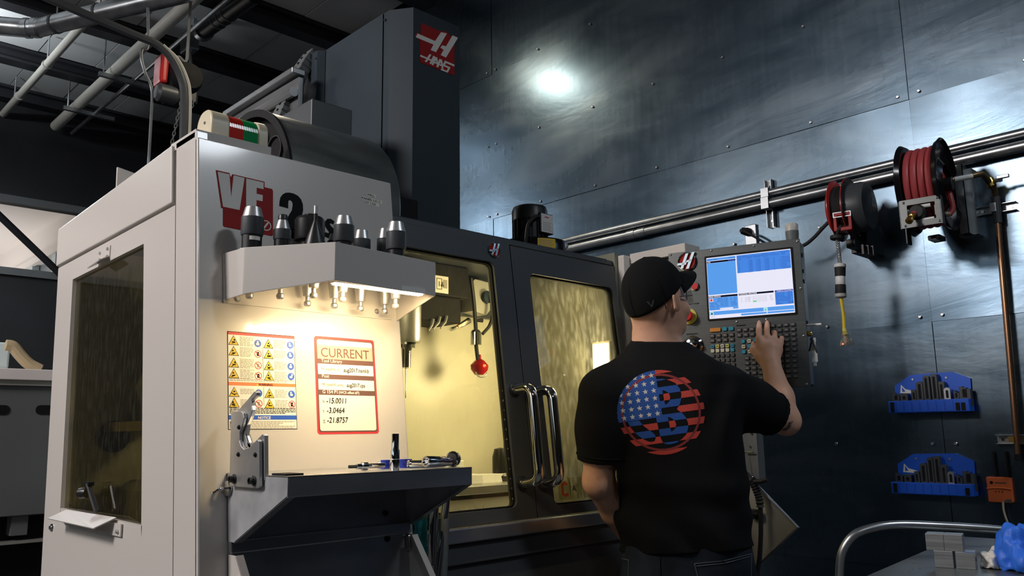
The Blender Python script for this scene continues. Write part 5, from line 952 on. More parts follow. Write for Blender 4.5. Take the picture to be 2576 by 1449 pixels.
gp = PX(2119, 556, 3.70); Tg = frame(gp, ex_*.55+V((.25, -.83, 0)), (0, 0, 1))
Tg = frame(gp, V((.25, -.97, 0)), (0, 0, 1))
ga = build(ring(rrect(-.04, -.045, .04, .045, .006), rrect(-.026, -.028, .026, .028, .003), Tg, -.05, .0), 'cord_guide', 'reel', cr, bevel=.002)
build(ring(rrect(-.04, .02, .04, .045, .002), rrect(-.036, .024, .036, .041, .002), Tg, 0, .002), 'guide_trim', 'galv', ga)
for a in (-.022, .022): build(MB().tube([Tg @ V((-.026, a, -.02)), Tg @ V((.026, a, -.02))], .007, 10), 'guide_roller', 'black', ga, smooth=True)
build(MB().box(Tg @ V((-.0, -.02, -.05))-V((0, .02, .02)), V((3.86, Yr+.02, Zr-.08))), 'guide_arm', 'reel', cr)
for k in range(3): build(MB().box((3.78+.03*k, Yr-.06-.01*k, Zr-.235), (3.795+.03*k, Yr-.05-.01*k, Zr-.19)), 'mount_tab', 'black', cr)
b_ = Tg @ V((-.01, -.02, -.01)); ball = PX(2106, 599, 3.70)
build(MB().tube([b_, b_.lerp(ball, .4)+V((-.012, 0, 0)), ball+V((0, 0, .01))], .008, 10), 'hanging_cord', 'rubber', cr, smooth=True)
build(MB().lathe([(.028, -.008), (.032, -.004), (.032, .008), (.026, .012)], ball, (.05, -.1, 1), 22), 'stop_ball', 'rubber', cr, smooth=True)
# drop: mesh grip, connector, yellow pigtail, clear triple tap
ct = PX(2113, 663, 3.70); cbm = PX(2115, 749, 3.70); ye_ = PX(2124, 833, 3.70); yb_ = PX(2131, 872, 3.70)
mb = MB()
for s_ in (-1, 1):
    for ph_ in (0, math.pi/2, math.pi, 1.5*math.pi): mb.tube([ball.lerp(ct, k/24)+V((.008*math.cos(s_*k*.7+ph_), .008*math.sin(s_*k*.7+ph_), 0)) for k in range(25)], .0016, 5)
build(mb, 'mesh_grip', 'steel', cr, smooth=True)
dc = thing('cord_connector', 'black and white cord connector hanging from the cord reel', 'connector', cbm); L_ = (ct-cbm).length
for nm, m, pr in (('lower_collar', 'greylt', [(.02, 0), (.026, .03), (.026, .11), (.022, .13)]), ('lower_sleeve', 'rubber', [(.0235, .1), (.0245, .12), (.0235, .38), (.02, .38)]), ('white_band', 'wplas', [(.0205, .37), (.0215, .38), (.0215, .62), (.0205, .63)]), ('upper_sleeve', 'rubber', [(.02, .62), (.0235, .63), (.025, .88), (.022, .9)]), ('upper_collar', 'wplas', [(.0235, .88), (.0265, .9), (.0265, .97), (.02, 1), (0, 1)])): build(MB().lathe([(r, h*L_) for r, h in pr], cbm, ct-cbm, 22), nm, m, dc, smooth=True)
pg = thing('yellow_pigtail', 'yellow cord with a clear glowing three way plug end', 'extension cord', yb_)
build(MB().tube(spline([cbm+V((0, 0, .01)), cbm.lerp(ye_, .5)+V((0, -.004, 0)), ye_], 6), .0078, 10), 'cord', 'yellow', pg, smooth=True); build(MB().lathe([(.009, 0), (.011, -.02), (.014, -.03)], ye_+V((0, 0, .012)), (0, .1, 1), 14), 'cord_boot', 'dullyel', pg, smooth=True)
build(MB().lathe([(.012, .0), (.018, .02), (.034, .058), (.036, .066), (.0, .068)], ye_+V((0, 0, -.0)), (yb_-ye_), 6), 'clear_body', 'cloudy', pg); build(MB().lathe([(.006, .015), (.012, .04), (.01, .055), (0, .055)], ye_, (yb_-ye_), 8), 'contact_block', 'tan', pg); build(MB().lathe([(0, -.004), (.004, 0), (0, .004)], ye_.lerp(yb_, .85)+V((-.03, .004, 0)), (1, 0, 0), 10), 'pilot_light', 'glowred', pg)
# feed cable from the reel to the wall behind the pendant
cw = [PX(x, y, 3.9) for x, y in ((2095, 548), (2075, 568), (2045, 600), (2020, 618), (1990, 624))]
build(MB().tube(spline(cw, 6), .009, 10), 'feed_cable', 'rubber', cr, smooth=True)

# --- hose reel
hx = 3.78; h0 = PX(2334, 470, hx); Rh = .208
hr = thing('hose_reel', 'black hose reel wound with red air hose on the wall', 'hose reel', (WX, h0.y, h0.z))
ha = V((.09, -1, 0)).normalized(); o_ = V((hx, h0.y, h0.z-.005))
def dish(s_, nm):
    build(MB().lathe([(Rh*.42, s_*.02), (Rh*.55, s_*.004), (Rh*.62, 0), (Rh*.93, s_*.006), (Rh*.99, s_*.022), (Rh, s_*.02), (Rh*.94, s_*.002), (Rh*.62, -s_*.004), (Rh*.42, s_*.014), (Rh*.42, s_*.02)], o_+ha*(.062*s_), ha, 48), nm, 'gloss', hr, smooth=True, fixn=True)
dish(1, 'front_flange'); dish(-1, 'rear_flange')
mb = MB(); rh_ = .0145
for k in range(4): mb.lathe([(Rh*.80+rh_*math.cos(w), -.044+.0295*k+rh_*math.sin(w)) for w in [2*math.pi*j/12 for j in range(13)]], o_, ha, 48)
for k in range(3): mb.lathe([(Rh*.70+rh_*math.cos(w), -.03+.0295*k+rh_*math.sin(w)) for w in [2*math.pi*j/12 for j in range(13)]], o_, ha, 40)
build(mb, 'wound_hose', 'hose', hr, smooth=True); build(MB().lathe([(Rh*.6, -.06), (Rh*.6, .06)], o_, ha, 36), 'drum', 'hose', hr, smooth=True); build(MB().lathe([(.03, -.1), (.03, .1)], o_, ha, 16), 'axle', 'black', hr, smooth=True)
build(MB().box((hx-.02, o_.y+.1, o_.z-.24), (hx+.03, o_.y+.108, o_.z+.02)).box((hx+.01, o_.y+.1, o_.z-.05), (WX-.02, o_.y+.108, o_.z+.06)), 'frame_arm', 'black', hr, bevel=.002)
ys0 = PX(2415, 470, 3.98).y
build(MB().box((3.97, ys0-.02, o_.z-.19), (3.975, ys0+.02, o_.z+.13)).box((3.97, ys0+.017, o_.z-.19), (4.03, ys0+.02, o_.z+.13)).box((3.97, ys0-.02, o_.z-.19), (4.03, ys0-.017, o_.z+.13)).box((4.03, ys0-.04, o_.z-.19), (WX-.004, ys0+.04, o_.z+.12)), 'mount_channel', 'galv', hr)
gp = PX(2315, 533, 3.60); Tg = frame(gp, V((.13, -.99, 0)), (0, 0, 1)); Tg = Tg @ Matrix.Rotation(-.0, 4, 'Z')
gd = build(ring(rrect(-.082, -.062, .082, .062, .003), rrect(-.05, -.036, .058, .036, .004), Tg, -.004, 0), 'guide_plate', 'stain2', hr, bevel=.001)
build(MB().box((-.082, -.062, -.05), (-.078, .062, 0), Tg).box((.078, -.062, -.05), (.082, .062, 0), Tg), 'guide_side', 'stain2', gd)
for a, b in (((-.03, .026), (.04, .026)), ((-.03, -.034), (.05, -.034)), ((.062, -.02), (.062, .022)), ((-.055, -.02), (-.055, .02))): build(MB().tube([Tg @ V((*a, -.012)), Tg @ V((*b, -.012))], .0085, 12), 'guide_roller', 'wplas', gd, smooth=True)
for a in ((-.062, .05), (.07, .05), (-.062, -.052), (.07, -.05)): build(MB().lathe([(.006, 0), (.005, .003), (0, .004)], (*a, 0), (0, 0, 1), 12, Tg), 'screw', 'chrome', gd, smooth=True)
build(MB().lathe([(.033, -.01), (.034, .02), (.026, .035), (.012, .036)], (-.012, .0, -.015), (0, 0, 1), 22, Tg), 'hose_stop', 'rubber', hr, smooth=True)
e0, e1 = Tg @ V((-.02, -.005, .02)), PX(2293, 546, 3.55)
build(MB().tube([e0, e0.lerp(e1, .5)], .011, 10), 'hose_end', 'hose', hr, smooth=True); build(MB().lathe([(.010, 0), (.013, .012), (.013, .02), (.009, .024), (.011, .032), (.011, .04), (.015, .042), (.015, .058), (.008, .06), (.007, .045)], e0.lerp(e1, .35), e1-e0, 18), 'air_coupler', 'brass', hr, smooth=True)
build(MB().box((hx+.02, o_.y-.02, o_.z-.232), (hx+.1, o_.y+.03, o_.z-.21)), 'frame_base', 'black', hr, bevel=.004); build(MB().box((hx+.0, o_.y-.01, o_.z-.236), (hx+.05, o_.y+.02, o_.z-.2315)), 'base_tab', 'wplas', hr)
sw0 = o_+ha*.07; sw1 = PX(2378, 455, 3.80)
build(MB().tube([sw0, sw1+V((0, .01, -.004)), PX(2398, 452, 3.82)], [.016, .017, .012], 12), 'brass_swivel', 'brass', hr, smooth=True)
build(MB().tube(spline([PX(2383, 470, 3.80), PX(2392, 500, 3.80), PX(2396, 525, 3.8), PX(2388, 540, 3.79)], 5), .012, 10), 'swivel_hose', 'hose', hr, smooth=True); build(MB().tube([PX(2370, 540, 3.79), PX(2392, 538, 3.79)], .011, 10), 'roller_bar', 'cream2', hr, smooth=True); build(MB().tube([PX(2352, 415, 3.77), PX(2366, 455, 3.78)], .006, 6), 'orange_bar', 'orange', hr)
# air feed pipe: white nipple, elbow, valve, copper drop
ap = thing('air_drop_pipe', 'copper air pipe with a valve feeding the hose reel', 'pipe', (4.05, 1.1, 1.1))
cy_ = PX(2530, 760, 4.05).y
ctop = V((4.05, PX(2505, 500, 4.05).y, PX(2505, 500, 4.05).z)); cbot = V((4.05, PX(2561, 1142, 4.05).y, PX(2561, 1142, 4.05).z))
build(MB().tube([PX(2400, 452, 3.82), PX(2446, 443, 3.86)], .012, 12), 'white_nipple', 'wplas', ap, smooth=True)
build(MB().tube(spline([PX(2440, 444, 3.86), PX(2468, 438, 3.9), PX(2480, 447, 3.95), PX(2490, 462, 4.0), PX(2502, 478, 4.03), ctop], 6), .013, 12), 'iron_elbow', mat('tarnished iron', (.2, .14, .07), .4, .8), ap, smooth=True)
build(MB().lathe([(.018, -.02), (.02, 0), (.018, .02)], PX(2492, 460, 4.0), (0, .3, 1), 14), 'valve_body', 'brass', ap, smooth=True); build(MB().lathe([(.009, 0), (.009, .03), (.012, .03), (.012, .04)], PX(2496, 458, 4.0), (-.2, -1, .1), 12), 'valve_stem', 'galv', ap, smooth=True); build(MB().box(PX(2510, 449, 3.98)+V((-.008, -.045, -.004)), PX(2510, 449, 3.98)+V((.008, .004, .012))), 'valve_lever', 'galv', ap, bevel=.003)
build(MB().tube([ctop+V((0, 0, .01)), ctop.lerp(cbot, .1)], .018, 14), 'union', 'dark', ap, smooth=True); build(MB().tube([ctop.lerp(cbot, .09), cbot], .0125, 14), 'copper_tube', 'copper', ap, smooth=True); build(MB().lathe([(.015, -.03), (.015, .0)], cbot, (0, 0, 1), 12), 'end_cap', 'black', ap, smooth=True)
c_ = PX(2510, 528, WX); t = strut(c_.y, c_.z, .16, False, 'short horizontal strut holding the copper pipe below the valve'); build(MB().box((WX-.07, c_.y-.012, c_.z-.02), (WX-.036, c_.y+.012, c_.z+.02)), 'pipe_clamp', 'galv', t)
c_ = PX(2562, 1105, WX); t = strut(c_.y, c_.z, .16, False, 'short horizontal strut at the foot of the copper pipe'); build(MB().box((WX-.068, c_.y-.0, c_.z-.012), (WX-.036, c_.y+.02, c_.z+.012)), 'pipe_clamp', 'brass', t)
# --- clamp kit racks
def kit(xl, xr, yb_, yt, yl, label, seed, grp):
    L0, R0 = PX(xl, yb_, WX), PX(xr, yb_-5, WX); top = PX((xl+xr)/2, yt, WX).z; wy = abs(L0.y-R0.y); zb2 = (L0.z+R0.z)/2; Tk = frame((WX-.01, L0.y, zb2), (0, -1, 0), (0, 0, 1)); H = top-zb2
    t = thing('clamp_rack', label, 'tool holder', (WX, (L0.y+R0.y)/2, zb2), 'blue clamp racks'); w = wy
    hs = PX(xl, yl, WX).z-zb2
    build(flat([(.01, 0), (w-.01, 0), (w-.005, H*.82), (w*.78, H), (w*.25, H*.98), (.012, H*.72)], Tk, 0, .006), 'back_board', 'blue', t, fixn=True)
    build(MB().box((0, 0, .006), (w, hs, .075), Tk), 'front_tray', 'blue', t, bevel=.003)
    for k in range(7): build(MB().box((.04+k*(w-.1)/7, .004, .075), (.04+(k+.82)*(w-.1)/7, hs-.002, .077), Tk), 'tray_rib', 'blue', t)
    for u in ((.012,) if seed else (.012, w-.055))+((w-.03,) if seed else (w-.032,)): build(MB().box((u, .006, .0755), (u+.016, hs*.9 if u < .1 else hs*.7, .0785), Tk), 'slot_nut', 'blackm', t)
    for u in (.28, .7): build(MB().lathe([(.006, 0), (.005, .004)], (u*w, H*.86, .006), (0, 0, 1), 10, Tk), 'screw', 'galv', t)
    e_ = build(flat([(.035, H*.52), (.1, H*.50), (.1, H*.56), (.06, H*.62), (.042, H*.74)], Tk, .006, .0066), 'maker_mark', 'wplas', t, fixn=True); build(flat([(.045, H*.55), (.06, H*.56), (.046, H*.68)], Tk, .0067, .007), 'mark_inset', 'sblue', e_, fixn=True)
    rnd = random.Random(seed+3)
    names = ['step_block', 'clamp_strap', 'stud', 'step_block', 'clamp_strap', 'flange_nut', 'coupling_nut', 'clamp_strap', 'step_block', 'stud']
    for k, (u, ww, hh) in enumerate(((.06, .05, .3), (.17, .05, .26), (.3, .03, .38), (.38, .045, .66), (.47, .04, .86), (.56, .04, .9), (.645, .035, .62), (.72, .04, .4), (.82, .03, .3), (.91, .075, .42))):
        u0_ = u*w-ww*w*.5; h1 = hs+H*hh*.72; zf = rnd.uniform(.012, .03); wd = ww*w*1.5+.006
        c = thing('clamp_piece', ['upper', 'lower'][seed]+' blue rack: '+['low dark step block at the left end', 'flat dark clamp strap beside the left step block', 'thin dark slotted strap left of the tall bars', 'tall dark clamp bar with a pointed tip', 'taller dark bar left of the rack centre', 'tallest dark bar at the rack centre', 'dark bar just right of the tallest bar', 'short grey pointed clamp right of the bars', 'small dark nut right of the pointed clamp', 'dark strap block at the right end'][k], 'clamp', Tk @ V((u0_, hs, zf)), 'clamping pieces in the blue racks')
        if k in (3, 4, 7): pl3 = [(u0_, hs*.4), (u0_+wd, hs*.4), (u0_+wd, h1-.008), (u0_+wd*.7, h1), (u0_+wd*.3, h1), (u0_, h1-.008)]
        elif k in (0, 8, 9): pl3 = [(u0_, hs*.4), (u0_+wd, hs*.4), (u0_+wd, h1-.012), (u0_+wd*.66, h1-.012), (u0_+wd*.66, h1-.006), (u0_+wd*.33, h1-.006), (u0_+wd*.33, h1), (u0_, h1)]
        else: pl3 = rrect(u0_, hs*.4, u0_+wd, h1, .003, 2)
        build(flat(pl3, Tk, zf, zf+.03), 'body', 'galv' if k == 7 else 'dark', c, fixn=True); build(flat(rrect(u0_+wd*.3, hs+.006, u0_+wd*.7, max(hs+.012, h1-.012), .002, 2), Tk, zf+.03, zf+.0306), 'slot', 'blackm', c)
kit(2254, 2456, 1040, 938, 1010, 'upper blue clamping kit rack on the dark wall', 0, '')
kit(2262, 2465, 1245, 1140, 1210, 'lower blue clamping kit rack on the dark wall', 1, '')
# --- orange box with cable
a, b = PX(2492, 1262, WX), PX(2547, 1200, WX); Tq = frame((WX-.004, a.y, a.z), (0, -1, 0), (0, 0, 1)); w, h = a.y-b.y, b.z-a.z
t = thing('orange_transmitter', 'orange wall box with three dots and a pale cable', 'wall box', (WX, a.y, a.z))
build(flat(rrect(0, 0, w, h, .008, 4), Tq, 0, .028), 'case', 'orange', t, bevel=.004)
build(MB().grid(lambda u, v: Tq @ V((u*w, h*(.5+.07*v)+.004*math.sin(math.pi*u), .0285+.003*math.sin(math.pi*v))), 12, 4), 'wave_band', 'orange', t, smooth='all')
for k in range(3): build(MB().lathe([(.0028, 0), (.002, .001)], (w*(.36+.13*k), h*.43, .0285), (0, 0, 1), 10, Tq), 'indicator', 'ink', t)
build(flat(disc2(w*.22, h*.78, .0065, 16), Tq, .0285, .029), 'emblem', 'ink', t); build(flat(rect(w*.36, h*.76, w*.82, h*.80), Tq, .0285, .029), 'name_print', 'brown', t); build(flat([(w*.62, .004), (w*.95, .004), (w*.95, .016), (w*.75, .016)], Tq, .0285, .029), 'corner_label', 'galv', t)
hp = [PX(x, y, WX-.03) for x, y in ((2523, 1262), (2525, 1285), (2535, 1315), (2550, 1340), (2562, 1362), (2575, 1390))]; build(MB().tube(spline(hp, 5), .0045, 8), 'cable', 'cream2', t, smooth=True)
for k, px in enumerate((2505, 2537)): a = PX(px, 1165, WX); tag(build(MB().tube([(WX-.02, a.y, a.z-.06), (WX-.02, a.y, a.z+.05)], .006, 8).lathe([(.006, 0), (.008, .01), (0, .012)], (WX-.02, a.y, a.z-.07), (0, 0, 1), 8), 'wall_pin', 'black', smooth=True), ['left black hook pin above the orange box', 'right black hook pin above the orange box'][k], 'hook')

# ================================================================== CART AND WHAT LIES ON IT
CZ = .86
ct_ = thing('utility_cart', 'dark steel cart with a bent tube handle in the right foreground', 'cart', (2.6, .35, 0))
dk0 = PZ(2275, 1412, CZ); 
da, db_ = PZ(2340, 1380, CZ), PZ(2180, 1449, CZ)
ed = (db_-da).normalized(); prp = V((ed.y, -ed.x, 0)); prp = prp if prp.dot(V((.5, -.8, 0))) > 0 else -prp
c0 = da-ed*.35; c1 = da+ed*.75; mb = MB(); mb.prism([c0, c1, c1+prp*.6, c0+prp*.6], (0, 0, -.02)); build(mb, 'deck', mat('worn cart deck', (.12, .13, .13), .35, .6, nz=.3, nscale=12), ct_, fixn=True)
bp = [PD(x, y, 2.45) for x, y in ((2112, 1560), (2112, 1440), (2120, 1385), (2150, 1345), (2200, 1327), (2260, 1320), (2360, 1323), (2480, 1330), (2600, 1341), (2760, 1355))]
build(MB().tube(spline(bp, 6), .0125, 14), 'handle', 'galv', ct_, smooth=True)
for q in (c0, c1, c1+prp*.6, c0+prp*.6): build(MB().box(q+V((-.015, -.015, -CZ+.08)), q+V((.015, .015, -.02))), 'leg', 'dark', ct_); build(MB().lathe([(.04, -.012), (.04, .012)], q+V((0, 0, -CZ+.04)), (1, 0, 0), 16), 'caster', 'black', ct_, smooth=True)
bl_ = PD(2112, 1560, 2.45); build(MB().tube([bl_, V((bl_.x, bl_.y, .3))], .0125, 12), 'handle_post', 'galv', ct_, smooth=True)
# blocks: front faces towards the viewer
q0 = PZ(2353, 1427, CZ); q1 = PZ(2456, 1434, CZ); ex_ = (q1-q0).normalized(); ey_ = V((-ex_.y, ex_.x, 0)); W2 = (q1-q0).length
bw = W2*.475; bh = bw*.96
def block(u, z, w, h, d, label, hole=False):
    o = q0+ex_*u+V((0, 0, z)); T = frame(o, ex_, (0, 0, 1)); b_ = thing('aluminium_block', label, 'metal block', o, 'sawn blocks on the cart')
    build(MB().box((0, 0, -d), (w, h, 0), T), 'block_body', 'alu', b_, bevel=.0012)
    if hole:
        build(MB().lathe([(.006, 0), (.006, .0008)], (w, h*.55, -d*.4), (1, 0, 0), 14, T), 'drilled_hole', 'blackm', b_); build(flat(rect(w*.45, h-.0005, w-.001, h+.0004), T, -.004, .0004), 'blue_ink_mark', 'sblue', b_)
    return b_
DPT = .05
block(0, 0, bw*.99, bh, DPT, 'lower left sawn aluminium block on the cart'); block(W2-bw*.97, 0, bw*.97, bh, DPT, 'lower right aluminium block with a blue ink edge', True)
block(-.017, bh, bw*.97, bh*.98, DPT, 'upper left sawn aluminium block of the stack'); block(-.017+bw*.975, bh, bw*.97, bh*.98, DPT, 'upper right sawn aluminium block of the stack')
# black tray / tablet and rags
q = PZ(2500, 1392, CZ+.02); T = frame(q+V((.05, -.1, 0)), ex_, ey_)
tr_ = thing('black_case', 'open black plastic case lying behind the crumpled glove', 'case', q)
build(MB().box((-.12, 0, -.018), (.25, .2, 0), T), 'case_base', 'black', tr_, bevel=.004); build(ring(rrect(-.115, .005, .245, .195, .008), rrect(-.1, .02, .23, .18, .008), T, 0, .012), 'rim', 'black', tr_); build(MB().box((-.03, .09, 0), (.1, .15, .02), T), 'insert', 'gloss', tr_, bevel=.004)
def crumple(name, c, rx, ry, rz, m, label, cat, seed, n=40, amp=.32):
    rnd = random.Random(seed); V_ = []; F_ = []
    for j in range(n+1):
        for i in range(n*2):
            th, ph_ = math.pi*j/n, math.pi*i/n; d = V((math.sin(th)*math.cos(ph_), math.sin(th)*math.sin(ph_), math.cos(th)))
            k = 1+amp*1.2*noise.noise(d*1.7+V((seed, 0, 0)))+amp*.5*(.35-abs(noise.noise(d*3.4+V((0, seed, 0)))))
            p = V((d.x*rx*k, d.y*ry*k, max(-.35, d.z)*rz*k)); V_.append(c+p)
    for j in range(n):
        for i in range(n*2): F_.append((j*n*2+i, j*n*2+(i+1) % (n*2), (j+1)*n*2+(i+1) % (n*2), (j+1)*n*2+i))
    return tag(build(MB().add([tuple(p) for p in V_], F_), name, m, smooth='all'), label, cat)
crumple('blue_glove', PZ(2562, 1430, CZ)+V((.0, -.02, .03)), .075, .06, .075, 'glove', 'crumpled bright blue glove in the bottom right corner', 'glove', 5, amp=.42)
crumple('paper_rag', PZ(2500, 1428, CZ)+V((.012, -.0, .014)), .045, .03, .03, 'rag', 'crumpled white paper towel in front of the blue glove', 'paper towel', 11, amp=.45)
crumple('paper_rag', PZ(2590, 1412, CZ)+V((.06, -.06, .07)), .06, .05, .06, 'rag', 'white paper towel sticking out behind the blue glove', 'paper towel', 17, amp=.4)
for k in range(14):
    rnd = random.Random(k); p = PZ(2300+rnd.uniform(-25, 60), 1425+rnd.uniform(-12, 18), CZ); build(MB().box((-.002, -.0005, 0), (.002, .0005, .0008), Matrix.Translation(p) @ Matrix.Rotation(rnd.uniform(0, 3), 4, 'Z')), 'metal_chip', 'alu', ct_)
# ================================================================== THE MAN AT THE PANEL
from mathutils.bvhtree import BVHTree
class Field:
    def __init__(s, lo, hi, h):
        s.lo = np.array(lo, float); s.h = h; s.n = np.ceil((np.array(hi)-s.lo)/h).astype(int)+1; s.d = np.full(s.n, .2, np.float32)
    def sub(s, lo, hi):
        a = np.maximum(((np.array(lo)-s.lo)/s.h).astype(int), 0); b = np.minimum(((np.array(hi)-s.lo)/s.h).astype(int)+2, s.n)
        g = [s.lo[i]+s.h*np.arange(a[i], b[i], dtype=np.float32) for i in range(3)]
        return tuple(slice(a[i], b[i]) for i in range(3)), np.meshgrid(*[q.astype(np.float32) for q in g], indexing='ij')
    def mix(s, sl, d, k):
        o = s.d[sl]
        if k > 0:
            h = np.maximum(k-np.abs(o-d), 0)/k; s.d[sl] = np.minimum(o, d)-h*h*k*.25
        else: s.d[sl] = np.minimum(o, d)
    def cone(s, a, b, ra, rb, k=.02):
        a = np.array(a, float); b = np.array(b, float); pad = max(ra, rb)+.06
        sl, (X, Y, Z) = s.sub(np.minimum(a, b)-pad, np.maximum(a, b)+pad); v = b-a; L = v@v
        t = np.clip(((X-a[0])*v[0]+(Y-a[1])*v[1]+(Z-a[2])*v[2])/L, 0, 1)
        s.mix(sl, np.sqrt((X-a[0]-t*v[0])**2+(Y-a[1]-t*v[1])**2+(Z-a[2]-t*v[2])**2)-(ra+(rb-ra)*t), k)
    def chain(s, pts, rr, k=.015):
        for i in range(len(pts)-1): s.cone(pts[i], pts[i+1], rr[i], rr[i+1], k)
    def ell(s, c, ax, rad, k=.02):
        c = np.array(c, float); pad = max(rad)+.06; sl, (X, Y, Z) = s.sub(c-pad, c+pad); q = [(X-c[0])*a[0]+(Y-c[1])*a[1]+(Z-c[2])*a[2] for a in ax]
        k0 = np.sqrt(sum((q[i]/rad[i])**2 for i in range(3)))+1e-6; k1 = np.sqrt(sum((q[i]/rad[i]**2)**2 for i in range(3)))+1e-6
        s.mix(sl, k0*(k0-1)/k1, k)
    def slices(s, keys, rv, fv, off=0., k=.02, disp=None, p=2.3):
        """keys: (z, centre, half width, half depth)"""
        keys = sorted(keys, key=lambda q: q[0]); zz = [q[0] for q in keys]
        cs = np.array([q[1] for q in keys]); w = [q[2]+off for q in keys]; b = [q[3]+off for q in keys]
        lo = cs.min(0)-.34; hi = cs.max(0)+.34; sl, (X, Y, Z) = s.sub((lo[0], lo[1], zz[0]-.05), (hi[0], hi[1], zz[-1]+.05))
        cx, cy = np.interp(Z, zz, cs[:, 0]), np.interp(Z, zz, cs[:, 1]); W, B = np.interp(Z, zz, w), np.interp(Z, zz, b)
        u = (X-cx)*rv[0]+(Y-cy)*rv[1]; f = (X-cx)*fv[0]+(Y-cy)*fv[1]
        q = (np.abs(u/W)**p+np.abs(f/B)**p)**(1/p); d = (q-1)*np.minimum(W, B)*.9
        d = np.maximum(d, np.maximum(zz[0]-Z, Z-zz[-1]))
        if disp is not None: d = d-disp(u, f, Z)
        s.mix(sl, d, k)
    def cut(s, pt, n): # keep the side the normal points away from
        sl, (X, Y, Z) = s.sub(s.lo, s.lo+s.h*s.n); s.d = np.maximum(s.d, (X-pt[0])*n[0]+(Y-pt[1])*n[1]+(Z-pt[2])*n[2])
    def nets(s):
        d = s.d; ng = d < 0; n = np.array(d.shape)-1
        cnt = sum(ng[i:i+n[0], j:j+n[1], k:k+n[2]].astype(np.int8) for i in (0, 1) for j in (0, 1) for k in (0, 1))
        act = (cnt > 0) & (cnt < 8); idx = np.full(act.shape, -1, np.int32); I = np.argwhere(act); idx[act] = np.arange(len(I))
        P = np.zeros((len(I), 3)); C = np.zeros(len(I))
        cr = [(i, j, k) for i in (0, 1) for j in (0, 1) for k in (0, 1)]
        val = {c: d[I[:, 0]+c[0], I[:, 1]+c[1], I[:, 2]+c[2]] for c in cr}
        for a in cr:
            for ax in range(3):
                if a[ax]: continue
                b = list(a); b[ax] = 1; b = tuple(b); va, vb = val[a], val[b]; m = (va < 0) != (vb < 0); t = np.where(m, va/(va-vb+1e-12), 0)
                for q in range(3): P[:, q] += np.where(m, a[q]+(t if q == ax else 0), 0)
                C += m
        P = s.lo+s.h*(I+P/C[:, None]); F = []
        for ax in range(3):
            o1, o2 = [(1, 2), (2, 0), (0, 1)][ax]
            sa = [slice(None)]*3; sb = [slice(None)]*3; sa[ax] = slice(0, -1); sb[ax] = slice(1, None)
            ch = ng[tuple(sa)] != ng[tuple(sb)]; E_ = np.argwhere(ch); ok = (E_[:, o1] > 0) & (E_[:, o2] > 0) & (E_[:, o1] < n[o1]) & (E_[:, o2] < n[o2]); E_ = E_[ok]
            e1 = np.zeros(3, int); e1[o1] = 1; e2 = np.zeros(3, int); e2[o2] = 1
            g = lambda X_: idx[X_[:, 0], X_[:, 1], X_[:, 2]]
            quad = np.stack([g(E_-e1-e2), g(E_-e2), g(E_), g(E_-e1)], 1); neg = ng[E_[:, 0], E_[:, 1], E_[:, 2]]
            quad[~neg] = quad[~neg][:, ::-1]; F.append(quad)
        return P, np.concatenate(F)
def fmesh(fld, name, m, parent, relax=2):
    P, F = fld.nets()
    if relax: # light smoothing
        E_ = np.concatenate([F[:, [0, 1]], F[:, [1, 2]], F[:, [2, 3]], F[:, [3, 0]]])
        for _ in range(relax):
            A_ = np.zeros_like(P); c = np.zeros(len(P)); np.add.at(A_, E_[:, 0], P[E_[:, 1]]); np.add.at(A_, E_[:, 1], P[E_[:, 0]]); np.add.at(c, E_[:, 0], 1); np.add.at(c, E_[:, 1], 1); P = P*.5+A_/c[:, None]*.5
    me = bpy.data.meshes.new(name); me.vertices.add(len(P)); me.vertices.foreach_set('co', P.astype(np.float32).ravel()); me.loops.add(F.size); me.loops.foreach_set('vertex_index', F.astype(np.int32).ravel()); me.polygons.add(len(F)); me.polygons.foreach_set('loop_start', np.arange(0, F.size, 4, dtype=np.int32)); me.polygons.foreach_set('loop_total', np.full(len(F), 4, np.int32)); me.update(calc_edges=True); me.validate()
    o = link(name, me, m, parent, smooth='all'); return o, P, F
af = math.radians(55); FV = np.array([math.sin(af), math.cos(af), 0]); RV = np.array([math.cos(af), -math.sin(af), 0]); UZ = np.array([0, 0, 1.])
def J(x, y, t): return np.array(PD(x, y, t))
base = J(1728, 1420, 2.46); man = thing('person', 'man in a black cap and black printed t-shirt tapping the control panel', 'person', (base[0], base[1], 0))
pxm = 2.45/FPX
rowsT = [(1470, 1730, 160, .118), (1420, 1729, 168, .122), (1340, 1722, 171, .132), (1250, 1712, 167, .134), (1150, 1702, 168, .131), (1060, 1690, 172, .13), (1000, 1684, 176, .124), (950, 1677, 168, .112), (915, 1668, 138, .098), (885, 1660, 98, .083), (862, 1655, 72, .072), (846, 1652, 60, .066)]
keysT = [(J(c, y, 2.46)[2], J(c, y, 2.46)[:2], hw*pxm, b) for y, c, hw, b in rowsT]
shL, elL, wrL = J(1516, 990, 2.44), J(1504, 1212, 2.44), J(1606, 1385, 2.63)
shR, elR, wrR = J(1828, 985, 2.46), J(1977, 1058, 2.52), J(1937, 908, 2.665)
kn = [J(1910, 853, 2.705), J(1930, 850, 2.708), J(1948, 854, 2.706), J(1963, 863, 2.70)]
Hc = J(1648, 752, 2.46); ah = math.radians(93); tl = math.radians(12)
hF0 = np.array([math.sin(ah), math.cos(ah), 0]); hR = np.array([math.cos(ah), -math.sin(ah), 0]); hF = hF0*math.cos(tl)+UZ*math.sin(tl); hU = np.cross(hR, hF)
neck0, neck1 = J(1652, 905, 2.47), J(1648, 800, 2.46)
